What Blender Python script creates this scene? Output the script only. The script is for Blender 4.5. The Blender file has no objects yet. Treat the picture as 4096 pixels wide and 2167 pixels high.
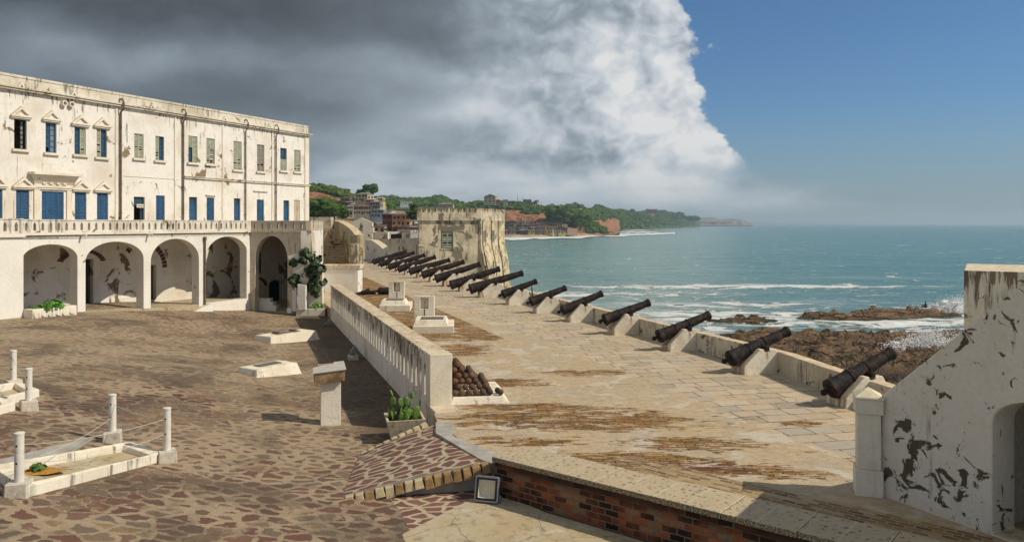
import bpy, bmesh, math, random
from mathutils import Vector, Matrix, noise as mnoise
from mathutils.geometry import tessellate_polygon
sc = bpy.context.scene
col = sc.collection
rad = math.radians
F = 3125.0; HY = 895.0

# ---------------- camera, exposure, sun, sky ----------------
cam_d = bpy.data.cameras.new("camera"); cam = bpy.data.objects.new("camera", cam_d); col.objects.link(cam)
cam.location = (0, 0, 0); cam.rotation_euler = (rad(90), 0, 0)
cam_d.sensor_width = 36; cam_d.lens = F/4096*36; cam_d.shift_y = -188.5/4096
cam_d.clip_start = 0.1; cam_d.clip_end = 200000
sc.camera = cam
sc.view_settings.view_transform = 'Standard'; sc.view_settings.look = 'None'
sc.view_settings.exposure = -0.04; sc.view_settings.gamma = 1
sc.render.resolution_x = 1024; sc.render.resolution_y = 541
try:
    sc.cycles.max_bounces = 6; sc.cycles.diffuse_bounces = 4; sc.cycles.glossy_bounces = 3; sc.cycles.transmission_bounces = 2
    sc.cycles.volume_bounces = 0; sc.cycles.use_denoising = True; sc.cycles.sample_clamp_indirect = 4
except Exception: pass

SUN_EL = rad(42); SH = Vector((-0.98, 0.17, 0)).normalized()     # direction sunlight travels over the ground
sun_d = bpy.data.lights.new("sun", 'SUN'); sun = bpy.data.objects.new("sun", sun_d); col.objects.link(sun)
sun_d.energy = 4.2; sun_d.angle = rad(0.5); sun_d.color = (1.0, 0.895, 0.725)
travel = Vector((SH.x*math.cos(SUN_EL), SH.y*math.cos(SUN_EL), -math.sin(SUN_EL)))
sun.rotation_euler = travel.to_track_quat('-Z', 'Y').to_euler(); sun.location = (30, -5, 30)

class NG:
    """small helper round a node tree"""
    def __init__(s, nt): s.nt = nt; s.N = nt.nodes; s.L = nt.links
    def put(s, sock, v):
        if v is None: return
        if isinstance(v, bpy.types.NodeSocket): s.L.new(v, sock)
        else:
            if sock.type == 'RGBA' and len(v) == 3: v = (*v, 1)
            sock.default_value = v
    def n(s, t, ins=None, **a):
        nd = s.N.new(t)
        for k, v in a.items(): setattr(nd, k, v)
        for k, v in (ins or {}).items(): s.put(nd.inputs[k], v)
        return nd
    def m(s, op, a, b=None, c=None, clamp=False):
        nd = s.n('ShaderNodeMath', operation=op); nd.use_clamp = clamp
        s.put(nd.inputs[0], a)
        if b is not None: s.put(nd.inputs[1], b)
        if c is not None: s.put(nd.inputs[2], c)
        return nd.outputs[0]
    def vm(s, op, a, b=None):
        nd = s.n('ShaderNodeVectorMath', operation=op); s.put(nd.inputs[0], a)
        if b is not None: s.put(nd.inputs[1], b)
        return nd.outputs['Value'] if op in ('LENGTH', 'DISTANCE', 'DOT_PRODUCT') else nd.outputs[0]
    def mix(s, f, a, b, mode='MIX'):
        nd = s.n('ShaderNodeMix', data_type='RGBA', blend_type=mode)
        s.put(nd.inputs[0], f); s.put(nd.inputs[6], a); s.put(nd.inputs[7], b); return nd.outputs[2]
    def noise(s, v, sc_, det=4, ro=0.55, dist=0.0, dim='3D'):
        nd = s.n('ShaderNodeTexNoise', noise_dimensions=dim)
        s.put(nd.inputs['Vector'], v); nd.inputs['Scale'].default_value = sc_; nd.inputs['Detail'].default_value = det
        nd.inputs['Roughness'].default_value = ro; nd.inputs['Distortion'].default_value = dist
        return nd.outputs[0]
    def noisec(s, v, sc_, det=2):
        nd = s.n('ShaderNodeTexNoise'); s.put(nd.inputs['Vector'], v); nd.inputs['Scale'].default_value = sc_; nd.inputs['Detail'].default_value = det
        return nd.outputs[1]
    def voro(s, v, sc_, feat='F1', dim='2D', rnd=1.0):
        nd = s.n('ShaderNodeTexVoronoi', voronoi_dimensions=dim, feature=feat)
        s.put(nd.inputs['Vector'], v); nd.inputs['Scale'].default_value = sc_; nd.inputs['Randomness'].default_value = rnd
        return nd
    def sm(s, v, a, b):                   # smoothstep
        nd = s.n('ShaderNodeMapRange', interpolation_type='SMOOTHSTEP'); s.put(nd.inputs[0], v)
        s.put(nd.inputs[1], a); s.put(nd.inputs[2], b); return nd.outputs[0]
    def lin(s, v, a, b, c=0.0, d=1.0):
        nd = s.n('ShaderNodeMapRange'); s.put(nd.inputs[0], v)
        for i, q in enumerate((a, b, c, d)): s.put(nd.inputs[i+1], q)
        return nd.outputs[0]
    def ramp(s, f, stops, mode='LINEAR'):
        nd = s.n('ShaderNodeValToRGB'); s.put(nd.inputs[0], f); cr = nd.color_ramp; cr.interpolation = mode
        while len(cr.elements) < len(stops): cr.elements.new(0.5)
        for e, (p, c) in zip(cr.elements, stops):
            e.position = p; e.color = (*c, 1) if len(c) == 3 else c
        return nd.outputs[0]
    def curve(s, v, pts):
        nd = s.n('ShaderNodeFloatCurve'); s.put(nd.inputs[1], v); c = nd.mapping.curves[0]; nd.mapping.extend = 'HORIZONTAL'
        while len(c.points) < len(pts): c.points.new(0.5, 0.5)
        for p, (x, y) in zip(c.points, pts): p.location = (x, y); p.handle_type = 'AUTO_CLAMPED'
        nd.mapping.update(); return nd.outputs[0]
    def vec(s, v, scale=(1, 1, 1), rz=0.0, loc=(0, 0, 0)):
        nd = s.n('ShaderNodeMapping'); s.put(nd.inputs[0], v); nd.inputs['Scale'].default_value = scale
        nd.inputs['Rotation'].default_value = (0, 0, rz); nd.inputs['Location'].default_value = loc; return nd.outputs[0]

world = bpy.data.worlds.new("World"); sc.world = world; world.use_nodes = True
def build_world():
    g = NG(world.node_tree); g.N.clear()
    out = g.n('ShaderNodeOutputWorld'); bg = g.n('ShaderNodeBackground'); bg.inputs['Strength'].default_value = 0.1
    g.L.new(bg.outputs[0], out.inputs[0])
    sky = g.n('ShaderNodeTexSky', sky_type='NISHITA'); sky.sun_disc = False; sky.sun_elevation = SUN_EL
    sky.sun_rotation = math.atan2(-SH.x, -SH.y); sky.air_density = 1.0; sky.dust_density = 0.6; sky.ozone_density = 2.0; sky.altitude = 0
    d = g.n('ShaderNodeTexCoord').outputs['Generated']
    sp = g.n('ShaderNodeSeparateXYZ'); g.L.new(d, sp.inputs[0]); x, y, z = sp.outputs
    az = g.m('ARCTAN2', x, y); el = g.m('ARCSINE', z)
    def AE(px, py):      # photo measurement (2576 wide) -> azimuth, elevation
        X = (px*1.59-2048)/F; V = (HY-py*1.59)/F; a = math.atan(X); return a, math.atan(V*math.cos(a))
    # cloud bank edge: azimuth against elevation
    pts = [(2420, 563), (2290, 525), (2060, 475), (1880, 430), (1850, 405), (1822, 370), (1795, 320), (1762, 260), (1725, 205), (1728, 150), (1742, 100), (1715, 50), (1665, 0), (1560, -100)]
    ae = [AE(*p) for p in pts]
    cv = [(e/0.36+0.0, (a+0.1)/0.5) for a, e in ae]; cv.append((1.0, 0.1))
    azb = g.m('MULTIPLY_ADD', g.curve(g.m('DIVIDE', el, 0.36), cv), 0.5, -0.1)
    dn = g.vec(d, (1, 1, 1.25))
    b1 = g.noise(dn, 9, 3, 0.6); b2 = g.noise(dn, 26, 8, 0.62)
    # billows: inverted cell distance warped by noise
    wv = g.vm('ADD', dn, g.vm('SCALE', g.vm('SUBTRACT', g.noisec(dn, 22, 4), (0.5, 0.5, 0.5)), None)) if False else dn
    warp = g.n('ShaderNodeVectorMath', {0: g.noisec(dn, 18, 5), 1: (0.05, 0.05, 0.05), 2: dn}, operation='MULTIPLY_ADD').outputs[0]
    def bil(v):
        a = g.voro(v, 11, 'SMOOTH_F1', '3D'); a.inputs['Smoothness'].default_value = 0.5
        b = g.voro(v, 30, 'SMOOTH_F1', '3D'); b.inputs['Smoothness'].default_value = 0.4
        c = g.voro(v, 75, 'F1', '3D')
        t = g.m('ADD', g.m('MULTIPLY', a.outputs['Distance'], 0.55), g.m('MULTIPLY', b.outputs['Distance'], 0.22))
        return g.m('SUBTRACT', 1.0, g.m('ADD', t, g.m('MULTIPLY', c.outputs['Distance'], 0.11)))
    B0 = bil(warp)
    sdir = (-SH.x*0.018, -SH.y*0.018, 0.018)
    B1 = bil(g.vm('ADD', warp, sdir))
    lit = g.m('SUBTRACT', B0, B1)                     # >0 on the side towards the sun
    edge = g.m('ADD', g.m('SUBTRACT', azb, az), g.m('ADD', g.m('MULTIPLY', g.m('SUBTRACT', b1, 0.5), 0.06),
               g.m('ADD', g.m('MULTIPLY', g.m('SUBTRACT', b2, 0.5), 0.05), g.m('MULTIPLY', g.m('SUBTRACT', B0, 0.5), 0.075))))
    soft = g.curve(g.m('DIVIDE', el, 0.36), [(0, 0.9), (0.13, 0.7), (0.22, 0.09), (0.3, 0.03), (1, 0.03)])
    mask = g.sm(edge, g.m('MULTIPLY', soft, -0.12), g.m('MULTIPLY', soft, 0.2))
    mask = g.m('MULTIPLY', mask, g.sm(az, -2.6, -1.2))
    mask = g.m('MULTIPLY', mask, g.lin(el, 0.0, 0.1, 0.80, 1.0))
    # brightness of the bank: broad light and dark masses at their bearings, warped, plus finer puffs
    wn = g.n('ShaderNodeSeparateColor'); g.L.new(g.noisec(g.vec(d, (1, 1, 1.6)), 6.5, 5), wn.inputs[0])
    azw = g.m('ADD', az, g.m('MULTIPLY', g.m('SUBTRACT', wn.outputs[0], 0.5), 0.16)); elw = g.m('ADD', el, g.m('MULTIPLY', g.m('SUBTRACT', wn.outputs[1], 0.5), 0.10))
    v = None
    for (bx, by, rx, ry, am) in ((150, 0, 520, 75, -.24), (750, 0, 500, 80, -.17), (260, 165, 240, 60, .13), (560, 250, 420, 60, -.17), (1000, 105, 230, 60, -.10), (1225, 290, 150, 50, .26), (1400, 90, 220, 150, .17),
                                 (1640, 120, 120, 170, .34), (1745, 330, 120, 110, .38), (1150, 190, 170, 36, .12), (1500, 300, 160, 60, .10), (900, 390, 300, 50, -.06), (1350, 395, 260, 34, -.06), (1250, 500, 700, 80, .28), (1000, 400, 320, 70, .12), (1060, 255, 260, 80, .11), (1700, 470, 320, 60, .17), (1560, 330, 210, 110, .15), (-400, 250, 500, 200, -.1)):
        A0, E0 = AE(bx, by); ra = rx*1.59/F; re = ry*1.59/F
        p1 = g.m('DIVIDE', g.m('SUBTRACT', azw, A0), ra); p2 = g.m('DIVIDE', g.m('SUBTRACT', elw, E0), re)
        q = g.m('ADD', g.m('MULTIPLY', p1, p1), g.m('MULTIPLY', p2, p2)); ex = g.m('MULTIPLY', g.m('POWER', 2.718, g.m('MULTIPLY', q, -1.0)), am)
        v = ex if v is None else g.m('ADD', v, ex)
    v = g.m('ADD', v, 0.515)
    mid = g.noise(g.vec(d, (1, 1, 1.9)), 8.5, 8, 0.58, 0.25); lown = g.noise(g.vec(d, (1, 1, 4.2)), 13, 5, 0.5)
    v = g.m('ADD', v, g.m('MULTIPLY', g.m('SUBTRACT', mid, 0.5), 0.27))
    v = g.m('ADD', v, g.m('MULTIPLY', g.m('MULTIPLY', g.m('SUBTRACT', lown, 0.5), 0.40), g.sm(el, 0.15, 0.03)))
    kk = g.m('MULTIPLY', g.sm(az, -0.16, 0.16), g.sm(el, 0.02, 0.10))
    v = g.m('ADD', v, g.m('MULTIPLY', g.m('MULTIPLY', lit, 0.95), kk))
    v = g.m('ADD', v, g.m('MULTIPLY', g.m('MULTIPLY', g.m('SUBTRACT', B0, 0.56), 0.34), kk), clamp=True)
    cc = g.ramp(v, [(0.0, (0.030, 0.034, 0.038)), (0.2, (0.070, 0.080, 0.092)), (0.42, (0.165, 0.197, 0.23)), (0.62, (0.33, 0.385, 0.44)), (0.82, (0.60, 0.645, 0.69)), (1.0, (0.84, 0.84, 0.83))])
    cc10 = g.vm('MULTIPLY', cc, (9.5, 9.5, 9.6))
    # blue part: tint deeper, pale towards the horizon
    blue = g.vm('MULTIPLY', sky.outputs[0], (0.44, 0.66, 0.88))
    hz = g.sm(el, 0.16, -0.01)
    blue = g.mix(g.m('MULTIPLY', hz, 0.75), blue, (2.5, 3.35, 3.9))
    # unseen sky overhead and behind the camera: broken bright cloud added to neutralise fill
    fillcloud = g.m('MAXIMUM', g.sm(el, 0.42, 0.75), g.m('MAXIMUM', g.sm(az, 1.3, 2.0), g.sm(az, -1.5, -2.2)))
    on_ = g.sm(g.noise(d, 2.5, 6, 0.6, 0.3), 0.38, 0.56)
    fin = g.mix(mask, blue, cc10)
    fin = g.mix(g.m('MULTIPLY', fillcloud, g.m('MULTIPLY', on_, 0.85)), fin, (4.8, 4.7, 4.4))
    g.L.new(fin, bg.inputs[0])
build_world()

# ---------------- geometry helpers ----------------
def hp(px, py, h):
    t = -h*F/(py-HY); return Vector(((px-2048)/F*t, t, h))
def dp(px, py, D): return Vector(((px-2048)/F*D, D, -(py-HY)/F*D))
def s2(px, py): return px*1.59, py*1.59
class Frame:
    """vertical plane frame: t along, w into the wall, h up"""
    def __init__(s, ox, oy, dx, dy):
        l = math.hypot(dx, dy); s.e = Vector((dx/l, dy/l, 0)); s.n = Vector((-dy/l, dx/l, 0)); s.o = Vector((ox, oy, 0))
        s.M = Matrix(((s.e.x, s.n.x, 0, ox), (s.e.y, s.n.y, 0, oy), (0, 0, 1, 0), (0, 0, 0, 1)))
    def p(s, px, py, w=0.0):
        r = Vector(((px-2048)/F, 1, -(py-HY)/F)); k = (s.o+s.n*w).dot(s.n)/r.dot(s.n)
        q = r*k; return (q-s.o).dot(s.e), q.z
    def P(s, t, w, h): return s.M @ Vector((t, w, h))
ID = Matrix.Identity(4)
def TR(x, y, z, rz=0.0, ry=0.0): return Matrix.Translation((x, y, z)) @ Matrix.Rotation(rz, 4, 'Z') @ Matrix.Rotation(ry, 4, 'Y')
def worldm(o):
    m = Matrix.LocRotScale(o.location, o.rotation_euler, o.scale)
    return worldm(o.parent) @ m if o.parent else m
class MB:
    def __init__(s, M=None): s.v = []; s.f = []; s.M = M or ID; s.smooth = False
    def add(s, vs, fs, M=None):
        b = len(s.v); M = s.M @ M if M else s.M
        s.v += [M @ Vector(q) for q in vs]; s.f += [[b+i for i in f] for f in fs]; return s
    def box(s, x0, x1, y0, y1, z0, z1, M=None):
        vs = [(x, y, z) for z in (z0, z1) for y in (y0, y1) for x in (x0, x1)]
        return s.add(vs, [(0, 2, 3, 1), (4, 5, 7, 6), (0, 1, 5, 4), (2, 6, 7, 3), (0, 4, 6, 2), (1, 3, 7, 5)], M)
    def frus(s, b, t, z0, z1, M=None):   # b,t=(x0,x1,y0,y1)
        vs = [(x, y, z0) for y in b[2:] for x in b[:2]]+[(x, y, z1) for y in t[2:] for x in t[:2]]
        return s.add(vs, [(0, 2, 3, 1), (4, 5, 7, 6), (0, 1, 5, 4), (2, 6, 7, 3), (0, 4, 6, 2), (1, 3, 7, 5)], M)
    def plate(s, outer, holes, w0, w1, M=None):    # outline in (t,h), thickness in w
        loops = [outer]+list(holes); flat = [p for l in loops for p in l]; n = len(flat)
        tr = tessellate_polygon([[Vector((p[0], p[1], 0)) for p in l] for l in loops])
        vs = [(p[0], w0, p[1]) for p in flat]+[(p[0], w1, p[1]) for p in flat]
        fs = [tuple(t) for t in tr]+[tuple(n+i for i in reversed(t)) for t in tr]; k = 0
        for l in loops:
            m = len(l)
            for i in range(m): a, b = k+i, k+(i+1) % m; fs.append((a, b, n+b, n+a))
            k += m
        return s.add(vs, fs, M)
    def prism(s, pts, z0, z1, M=None, top=None):   # outline in xy
        n = len(pts); top = top or pts
        zf = (lambda p, i: z1[i]) if isinstance(z1, (list, tuple)) else (lambda p, i: z1)
        tr = tessellate_polygon([[Vector((p[0], p[1], 0)) for p in pts]])
        vs = [(p[0], p[1], z0) for p in pts]+[(p[0], p[1], zf(p, i)) for i, p in enumerate(top)]
        fs = [tuple(reversed(t)) for t in tr]+[tuple(n+i for i in t) for t in tr]+[(i, (i+1) % n, n+(i+1) % n, n+i) for i in range(n)]
        return s.add(vs, fs, M)
    def lathe(s, prof, seg=24, M=None, axis='Z'):
        vs = []; fs = []
        for (r, z) in prof:
            for i in range(seg):
                a = 2*math.pi*i/seg
                vs.append((r*math.cos(a), r*math.sin(a), z) if axis == 'Z' else (z, r*math.cos(a), r*math.sin(a)))
        for j in range(len(prof)-1):
            for i in range(seg):
                k = (i+1) % seg; fs.append((j*seg+i, j*seg+k, (j+1)*seg+k, (j+1)*seg+i))
        fs.append(tuple(reversed(range(seg)))); fs.append(tuple(range((len(prof)-1)*seg, len(prof)*seg)))
        return s.add(vs, fs, M)
    def tube(s, pts, r, seg=8, M=None):
        pts = [Vector(p) for p in pts]; vs = []; fs = []
        for i, p in enumerate(pts):
            d = (pts[min(i+1, len(pts)-1)]-pts[max(i-1, 0)]).normalized()
            a = d.orthogonal().normalized(); b = d.cross(a); rr = r[i] if isinstance(r, (list, tuple)) else r
            if i and False: pass
            for k in range(seg):
                t = 2*math.pi*k/seg; vs.append(p+a*math.cos(t)*rr+b*math.sin(t)*rr)
        for j in range(len(pts)-1):
            for i in range(seg):
                k = (i+1) % seg; fs.append((j*seg+i, j*seg+k, (j+1)*seg+k, (j+1)*seg+i))
        fs.append(tuple(reversed(range(seg)))); fs.append(tuple(range((len(pts)-1)*seg, len(pts)*seg)))
        return s.add(vs, fs, M)
    def ball(s, c, r, sub=2, amp=0.0, fr=2.0, sq=(1, 1, 1), M=None, seed=0.0):
        bm = bmesh.new(); bmesh.ops.create_icosphere(bm, subdivisions=sub, radius=1)
        vs = []
        for q in bm.verts:
            k = 1+amp*mnoise.noise(q.co*fr+Vector((seed, seed*1.7, seed*0.3)))
            vs.append((c[0]+q.co.x*r*k*sq[0], c[1]+q.co.y*r*k*sq[1], c[2]+q.co.z*r*k*sq[2]))
        fs = [tuple(x.index for x in f.verts) for f in bm.faces]; bm.free(); return s.add(vs, fs, M)
    def build(s, name, mat, parent=None, smooth=False, bevel=0.0, origin=None, auto=None, recalc=True):
        me = bpy.data.meshes.new(name); vs = s.v
        if parent is not None:
            inv = worldm(parent).inverted(); vs = [inv @ q for q in vs]
        elif origin is not None:
            o = Vector(origin); vs = [q-o for q in vs]
        me.from_pydata([tuple(q) for q in vs], [], [tuple(f) for f in s.f]); me.update()
        bm = bmesh.new(); bm.from_mesh(me)
        if recalc: bmesh.ops.recalc_face_normals(bm, faces=bm.faces)
        if smooth:
            for f in bm.faces: f.smooth = True
        if auto is not None:
            for e in bm.edges:
                if len(e.link_faces) == 2 and e.calc_face_angle(0) > rad(auto): e.smooth = False
        bm.to_mesh(me); bm.free()
        for m_ in (mat if isinstance(mat, (list, tuple)) else [mat]): me.materials.append(m_)
        o = bpy.data.objects.new(name, me); col.objects.link(o)
        if parent is not None: o.parent = parent
        elif origin is not None: o.location = origin
        if bevel:
            b = o.modifiers.new('bevel', 'BEVEL'); b.width = bevel; b.segments = 2; b.limit_method = 'ANGLE'; b.angle_limit = rad(40)
        return o
def tag(o, label=None, cat=None, group=None, kind=None):
    if label: o['label'] = label
    if cat: o['category'] = cat
    if group: o['group'] = group
    if kind: o['kind'] = kind
    return o
def thing(name, label, cat, loc=(0, 0, 0), rz=0.0, group=None):
    o = bpy.data.objects.new(name, None); col.objects.link(o); o.location = loc; o.rotation_euler = (0, 0, rz)
    o.empty_display_size = 0.3
    return tag(o, label, cat, group)
def dup(src, label=None, loc=None, rz=None, group=None):
    r = src.copy(); col.objects.link(r)
    if loc is not None: r.location = loc
    if rz is not None: r.rotation_euler = (0, 0, rz)
    if label: r['label'] = label
    if group: r['group'] = group
    for ch in list(src.children):
        c = ch.copy(); col.objects.link(c); c.parent = r
        for g in ch.children:
            d = g.copy(); col.objects.link(d); d.parent = c
    return r
def arch_pts(t0, t1, hb, hs, hc, n=18, pointed=False):
    """opening outline: flat sides up to hs, elliptic (or pointed) head up to hc"""
    c = (t0+t1)/2; r = (t1-t0)/2; pts = [(t0, hb), (t1, hb)]
    for i in range(n+1):
        a = math.pi*i/n
        x = math.cos(a); y = math.sin(a)
        if pointed: y = 1-abs(x)**1.5
        pts.append((c+r*x, hs+(hc-hs)*y))
    return pts
# courtyard surface
WX, WY = -2.32, 21.54; WD = Vector((-0.3247, 0.9458, 0)); WL = Vector((-0.9458, -0.3247, 0))
def court_z(x, y):
    s = (x-WX)*WL.x+(y-WY)*WL.y; k = min(max((s-1)/13.0, 0), 1); return -5.59+1.35*k*k*(3-2*k)
def cp(px, py, dh=0.0):
    h = -5.5
    for _ in range(12): q = hp(px, py, h+dh); h = court_z(q.x, q.y)
    return Vector((q.x, q.y, h))
def leafball(mb, c, r_, n, s, seed, sq=(1, 1, 1)):
    q = random.Random(seed)
    for i in range(n):
        d = Vector((q.gauss(0, 1), q.gauss(0, 1), q.gauss(0, 1))).normalized()*r_*q.random()**.4; p = Vector(c)+Vector((d.x*sq[0], d.y*sq[1], d.z*sq[2]))
        nrm = (d.normalized()+Vector((q.uniform(-.6, .6), q.uniform(-.6, .6), q.uniform(-.2, .9)))).normalized(); a = nrm.orthogonal().normalized(); a = (a*math.cos(i)+nrm.cross(a)*math.sin(i)); b = nrm.cross(a); k = s*q.uniform(.7, 1.3)
        mb.add([tuple(p+(a*math.cos(t)+b*math.sin(t)*.85)*k*(1 if j else 1.15)+nrm*(.12*k if j % 2 else 0)) for j, t in enumerate([x*math.pi/3 for x in range(6)])], [(0, 1, 2, 3, 4, 5)])
# ---------------- materials ----------------
def newmat(name):
    m = bpy.data.materials.new(name); m.use_nodes = True; g = NG(m.node_tree)
    b = m.node_tree.nodes['Principled BSDF']; b.inputs['Specular IOR Level'].default_value = 0.25
    g.bsdf = b; g.pos = g.n('ShaderNodeNewGeometry').outputs['Position']; return m, g
def bump(g, h, strength=0.4, dist=0.02):
    b = g.n('ShaderNodeBump', {'Strength': strength, 'Distance': dist, 'Height': h}); g.L.new(b.outputs[0], g.bsdf.inputs['Normal'])
def fin(g, c, r=0.85):
    g.put(g.bsdf.inputs['Base Color'], c); g.put(g.bsdf.inputs['Roughness'], r)
def nz(g):
    s = g.n('ShaderNodeSeparateXYZ'); g.L.new(g.n('ShaderNodeNewGeometry').outputs['True Normal'], s.inputs[0]); return s.outputs[2]
def plaster(name, base=(0.70, 0.66, 0.58), dirt=(0.42, 0.36, 0.27), peelc=(0.26, 0.19, 0.11), mold=(0.07, 0.06, 0.05),
            peel=0.66, moldt=0.66, dirtk=0.5, psc=1.1, top=(0.50, 0.40, 0.26), off=0.0, streak=True, topk=0.75, belt=None):
    m, g = newmat(name); p = g.vec(g.pos, (1, 1, 1), 0, (off, off*0.7, off*0.3))
    n1 = g.noise(p, 0.45, 6, 0.6, 0.4); n2 = g.noise(p, 2.3, 8, 0.65, 0.6); n3 = g.noise(p, 14, 5, 0.6)
    c = g.mix(g.m('MULTIPLY', g.sm(n1, 0.42, 0.72), dirtk), base, dirt)
    c = g.mix(g.m('MULTIPLY', g.sm(n2, 0.50, 0.72), dirtk*0.7), c, dirt)
    c = g.mix(g.lin(n3, 0.3, 0.7, 0.0, 0.22), c, (base[0]*0.55, base[1]*0.54, base[2]*0.55))
    if streak:
        st = g.noise(g.vec(p, (3.2, 3.2, 0.35)), 1.6, 7, 0.65, 0.3); reg = g.noise(p, 0.5, 3, 0.5)
        mm = g.m('MULTIPLY', g.sm(st, moldt-0.12, moldt-0.01), g.sm(reg, 0.42, 0.60))
        c = g.mix(g.m('MULTIPLY', mm, 0.75), c, mold)
        st2 = g.noise(g.vec(p, (6, 6, 0.5), 0, (7, 3, 1)), 1.3, 5, 0.6)
        c = g.mix(g.m('MULTIPLY', g.sm(st2, 0.52, 0.75), 0.35), c, dirt)
    if belt:
        z_ = g.n('ShaderNodeSeparateXYZ'); g.L.new(g.pos, z_.inputs[0]); s3 = g.noise(g.vec(p, (4.0, 4.0, 0.45)), 1.5, 7, 0.68, 0.2); gb = g.noise(p, 0.35, 3, 0.5)
        v_ = g.m('ADD', s3, g.m('ADD', g.m('MULTIPLY', g.sm(z_.outputs[2], belt[0], belt[1]), 0.16), g.m('MULTIPLY', g.m('SUBTRACT', gb, 0.5), 0.25)))
        c = g.mix(g.m('MULTIPLY', g.sm(v_, belt[2], belt[2]+0.05), 0.85), c, g.mix(n3, (0.05, 0.035, 0.02), (0.20, 0.12, 0.05)))
    pn = g.noise(g.vec(p, (1, 1, 1), 0, (31, 17, 5)), psc, 9, 0.62, 0.7); pr = g.noise(p, 0.28, 2, 0.5)
    pv = g.m('ADD', pn, g.m('MULTIPLY', g.m('SUBTRACT', pr, 0.5), 0.35))
    pm = g.sm(pv, peel, peel+0.012); rim = g.m('SUBTRACT', g.sm(pv, peel-0.02, peel), pm)
    c = g.mix(pm, c, g.mix(n2, (peelc[0]*0.6, peelc[1]*0.6, peelc[2]*0.62), (peelc[0]*1.3, peelc[1]*1.28, peelc[2]*1.25)))
    c = g.mix(g.m('MULTIPLY', rim, 0.4), c, mold)
    tz = g.sm(nz(g), 0.5, 0.8)
    tc = g.mix(g.sm(n2, 0.35, 0.65), (top[0]*1.12, top[1]*1.14, top[2]*1.2), (top[0]*0.74, top[1]*0.70, top[2]*0.62))
    c = g.mix(g.m('MULTIPLY', tz, topk), c, tc)
    fin(g, c, 0.9); h = g.m('ADD', g.m('MULTIPLY', n2, 0.6), g.m('SUBTRACT', g.m('MULTIPLY', n3, 0.35), g.m('MULTIPLY', pm, 0.5))); bump(g, h, 0.55, 0.05)
    return m
def simple(name, c, r=0.6, metal=0.0, var=0.25, sc_=8.0, spec=0.3, coord='pos', rust=None, rustt=0.6, bmp=0.2):
    m, g = newmat(name); p = g.pos if coord == 'pos' else g.n('ShaderNodeTexCoord').outputs['Object']
    n = g.noise(p, sc_, 6, 0.6, 0.2); k = g.lin(n, 0.25, 0.75, 1-var, 1+var)
    cc = g.vm('MULTIPLY', g.mix(0, c, c), g.n('ShaderNodeCombineXYZ', {0: k, 1: k, 2: k}).outputs[0])
    if rust:
        rn = g.noise(p, sc_*0.5, 8, 0.65, 0.5); cc = g.mix(g.m('MULTIPLY', g.sm(rn, rustt-0.06, rustt+0.08), 0.8), cc, rust)
    fin(g, cc, r); g.bsdf.inputs['Metallic'].default_value = metal; g.bsdf.inputs['Specular IOR Level'].default_value = spec
    if bmp: bump(g, n, bmp, 0.02)
    return m
M = {}
M['white'] = plaster('facade_plaster', base=(0.80, 0.77, 0.71), dirt=(0.60, 0.52, 0.41), peel=0.635, moldt=0.70, belt=(5.2, 6.6, 0.69), dirtk=0.75, psc=0.9, off=3.7)
M['arcade'] = plaster('arcade_plaster', base=(0.80, 0.77, 0.70), dirt=(0.60, 0.53, 0.41), peel=0.665, moldt=0.78, dirtk=0.4, psc=1.2, off=11)
M['inner'] = plaster('inner_plaster', base=(0.78, 0.75, 0.69), dirt=(0.56, 0.49, 0.37), peelc=(0.20, 0.15, 0.10), peel=0.595, moldt=0.74, dirtk=0.7, psc=0.75, off=23)
M['trim'] = plaster('trim_plaster', base=(0.80, 0.75, 0.64), dirt=(0.55, 0.45, 0.31), peel=0.70, moldt=0.72, dirtk=0.6, off=7)
M['cornice'] = plaster('cornice_plaster', base=(0.72, 0.67, 0.56), dirt=(0.42, 0.36, 0.26), peel=0.64, moldt=0.62, dirtk=0.8, off=17)
M['balu'] = plaster('stained_plaster', base=(0.76, 0.72, 0.63), dirt=(0.50, 0.42, 0.30), peelc=(0.20, 0.13, 0.06), mold=(0.09, 0.065, 0.04), peel=0.66, moldt=0.60, dirtk=0.65, off=41, top=(0.58, 0.47, 0.31))
M['balw'] = plaster('wall_plaster', base=(0.80, 0.77, 0.70), dirt=(0.56, 0.48, 0.36), peelc=(0.20, 0.13, 0.06), peel=0.68, moldt=0.68, dirtk=0.5, off=44, top=(0.62, 0.50, 0.34), belt=(-4.9, -3.75, 0.625))
M['tower'] = plaster('tower_plaster', base=(0.67, 0.57, 0.41), dirt=(0.32, 0.285, 0.20), peelc=(0.19, 0.165, 0.12), mold=(0.05, 0.043, 0.035), belt=(1.0, 2.2, 0.60), peel=0.545, moldt=0.60, dirtk=0.9, psc=0.42, off=5)
M['old'] = plaster('old_plaster', base=(0.62, 0.55, 0.42), dirt=(0.36, 0.29, 0.18), peelc=(0.17, 0.13, 0.08), mold=(0.06, 0.05, 0.04), peel=0.635, moldt=0.66, dirtk=0.6, psc=0.6, off=13)
M['stairw'] = plaster('stair_plaster', base=(0.74, 0.69, 0.60), dirt=(0.62, 0.54, 0.40), peelc=(0.11, 0.088, 0.06), mold=(0.06, 0.05, 0.04), peel=0.582, moldt=0.72, dirtk=0.5, psc=3.4, off=61.5)
M['post'] = plaster('pillar_plaster', base=(0.80, 0.75, 0.64), dirt=(0.58, 0.48, 0.32), peel=0.72, moldt=0.74, dirtk=0.6, psc=2.0, off=31, top=(0.66, 0.57, 0.38))
M['parapet'] = plaster('parapet_plaster', base=(0.66, 0.59, 0.46), dirt=(0.42, 0.34, 0.22), peelc=(0.17, 0.125, 0.07), mold=(0.10, 0.075, 0.045), peel=0.60, moldt=0.60, dirtk=0.8, psc=1.6, off=91, top=(0.62, 0.48, 0.30))
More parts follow.
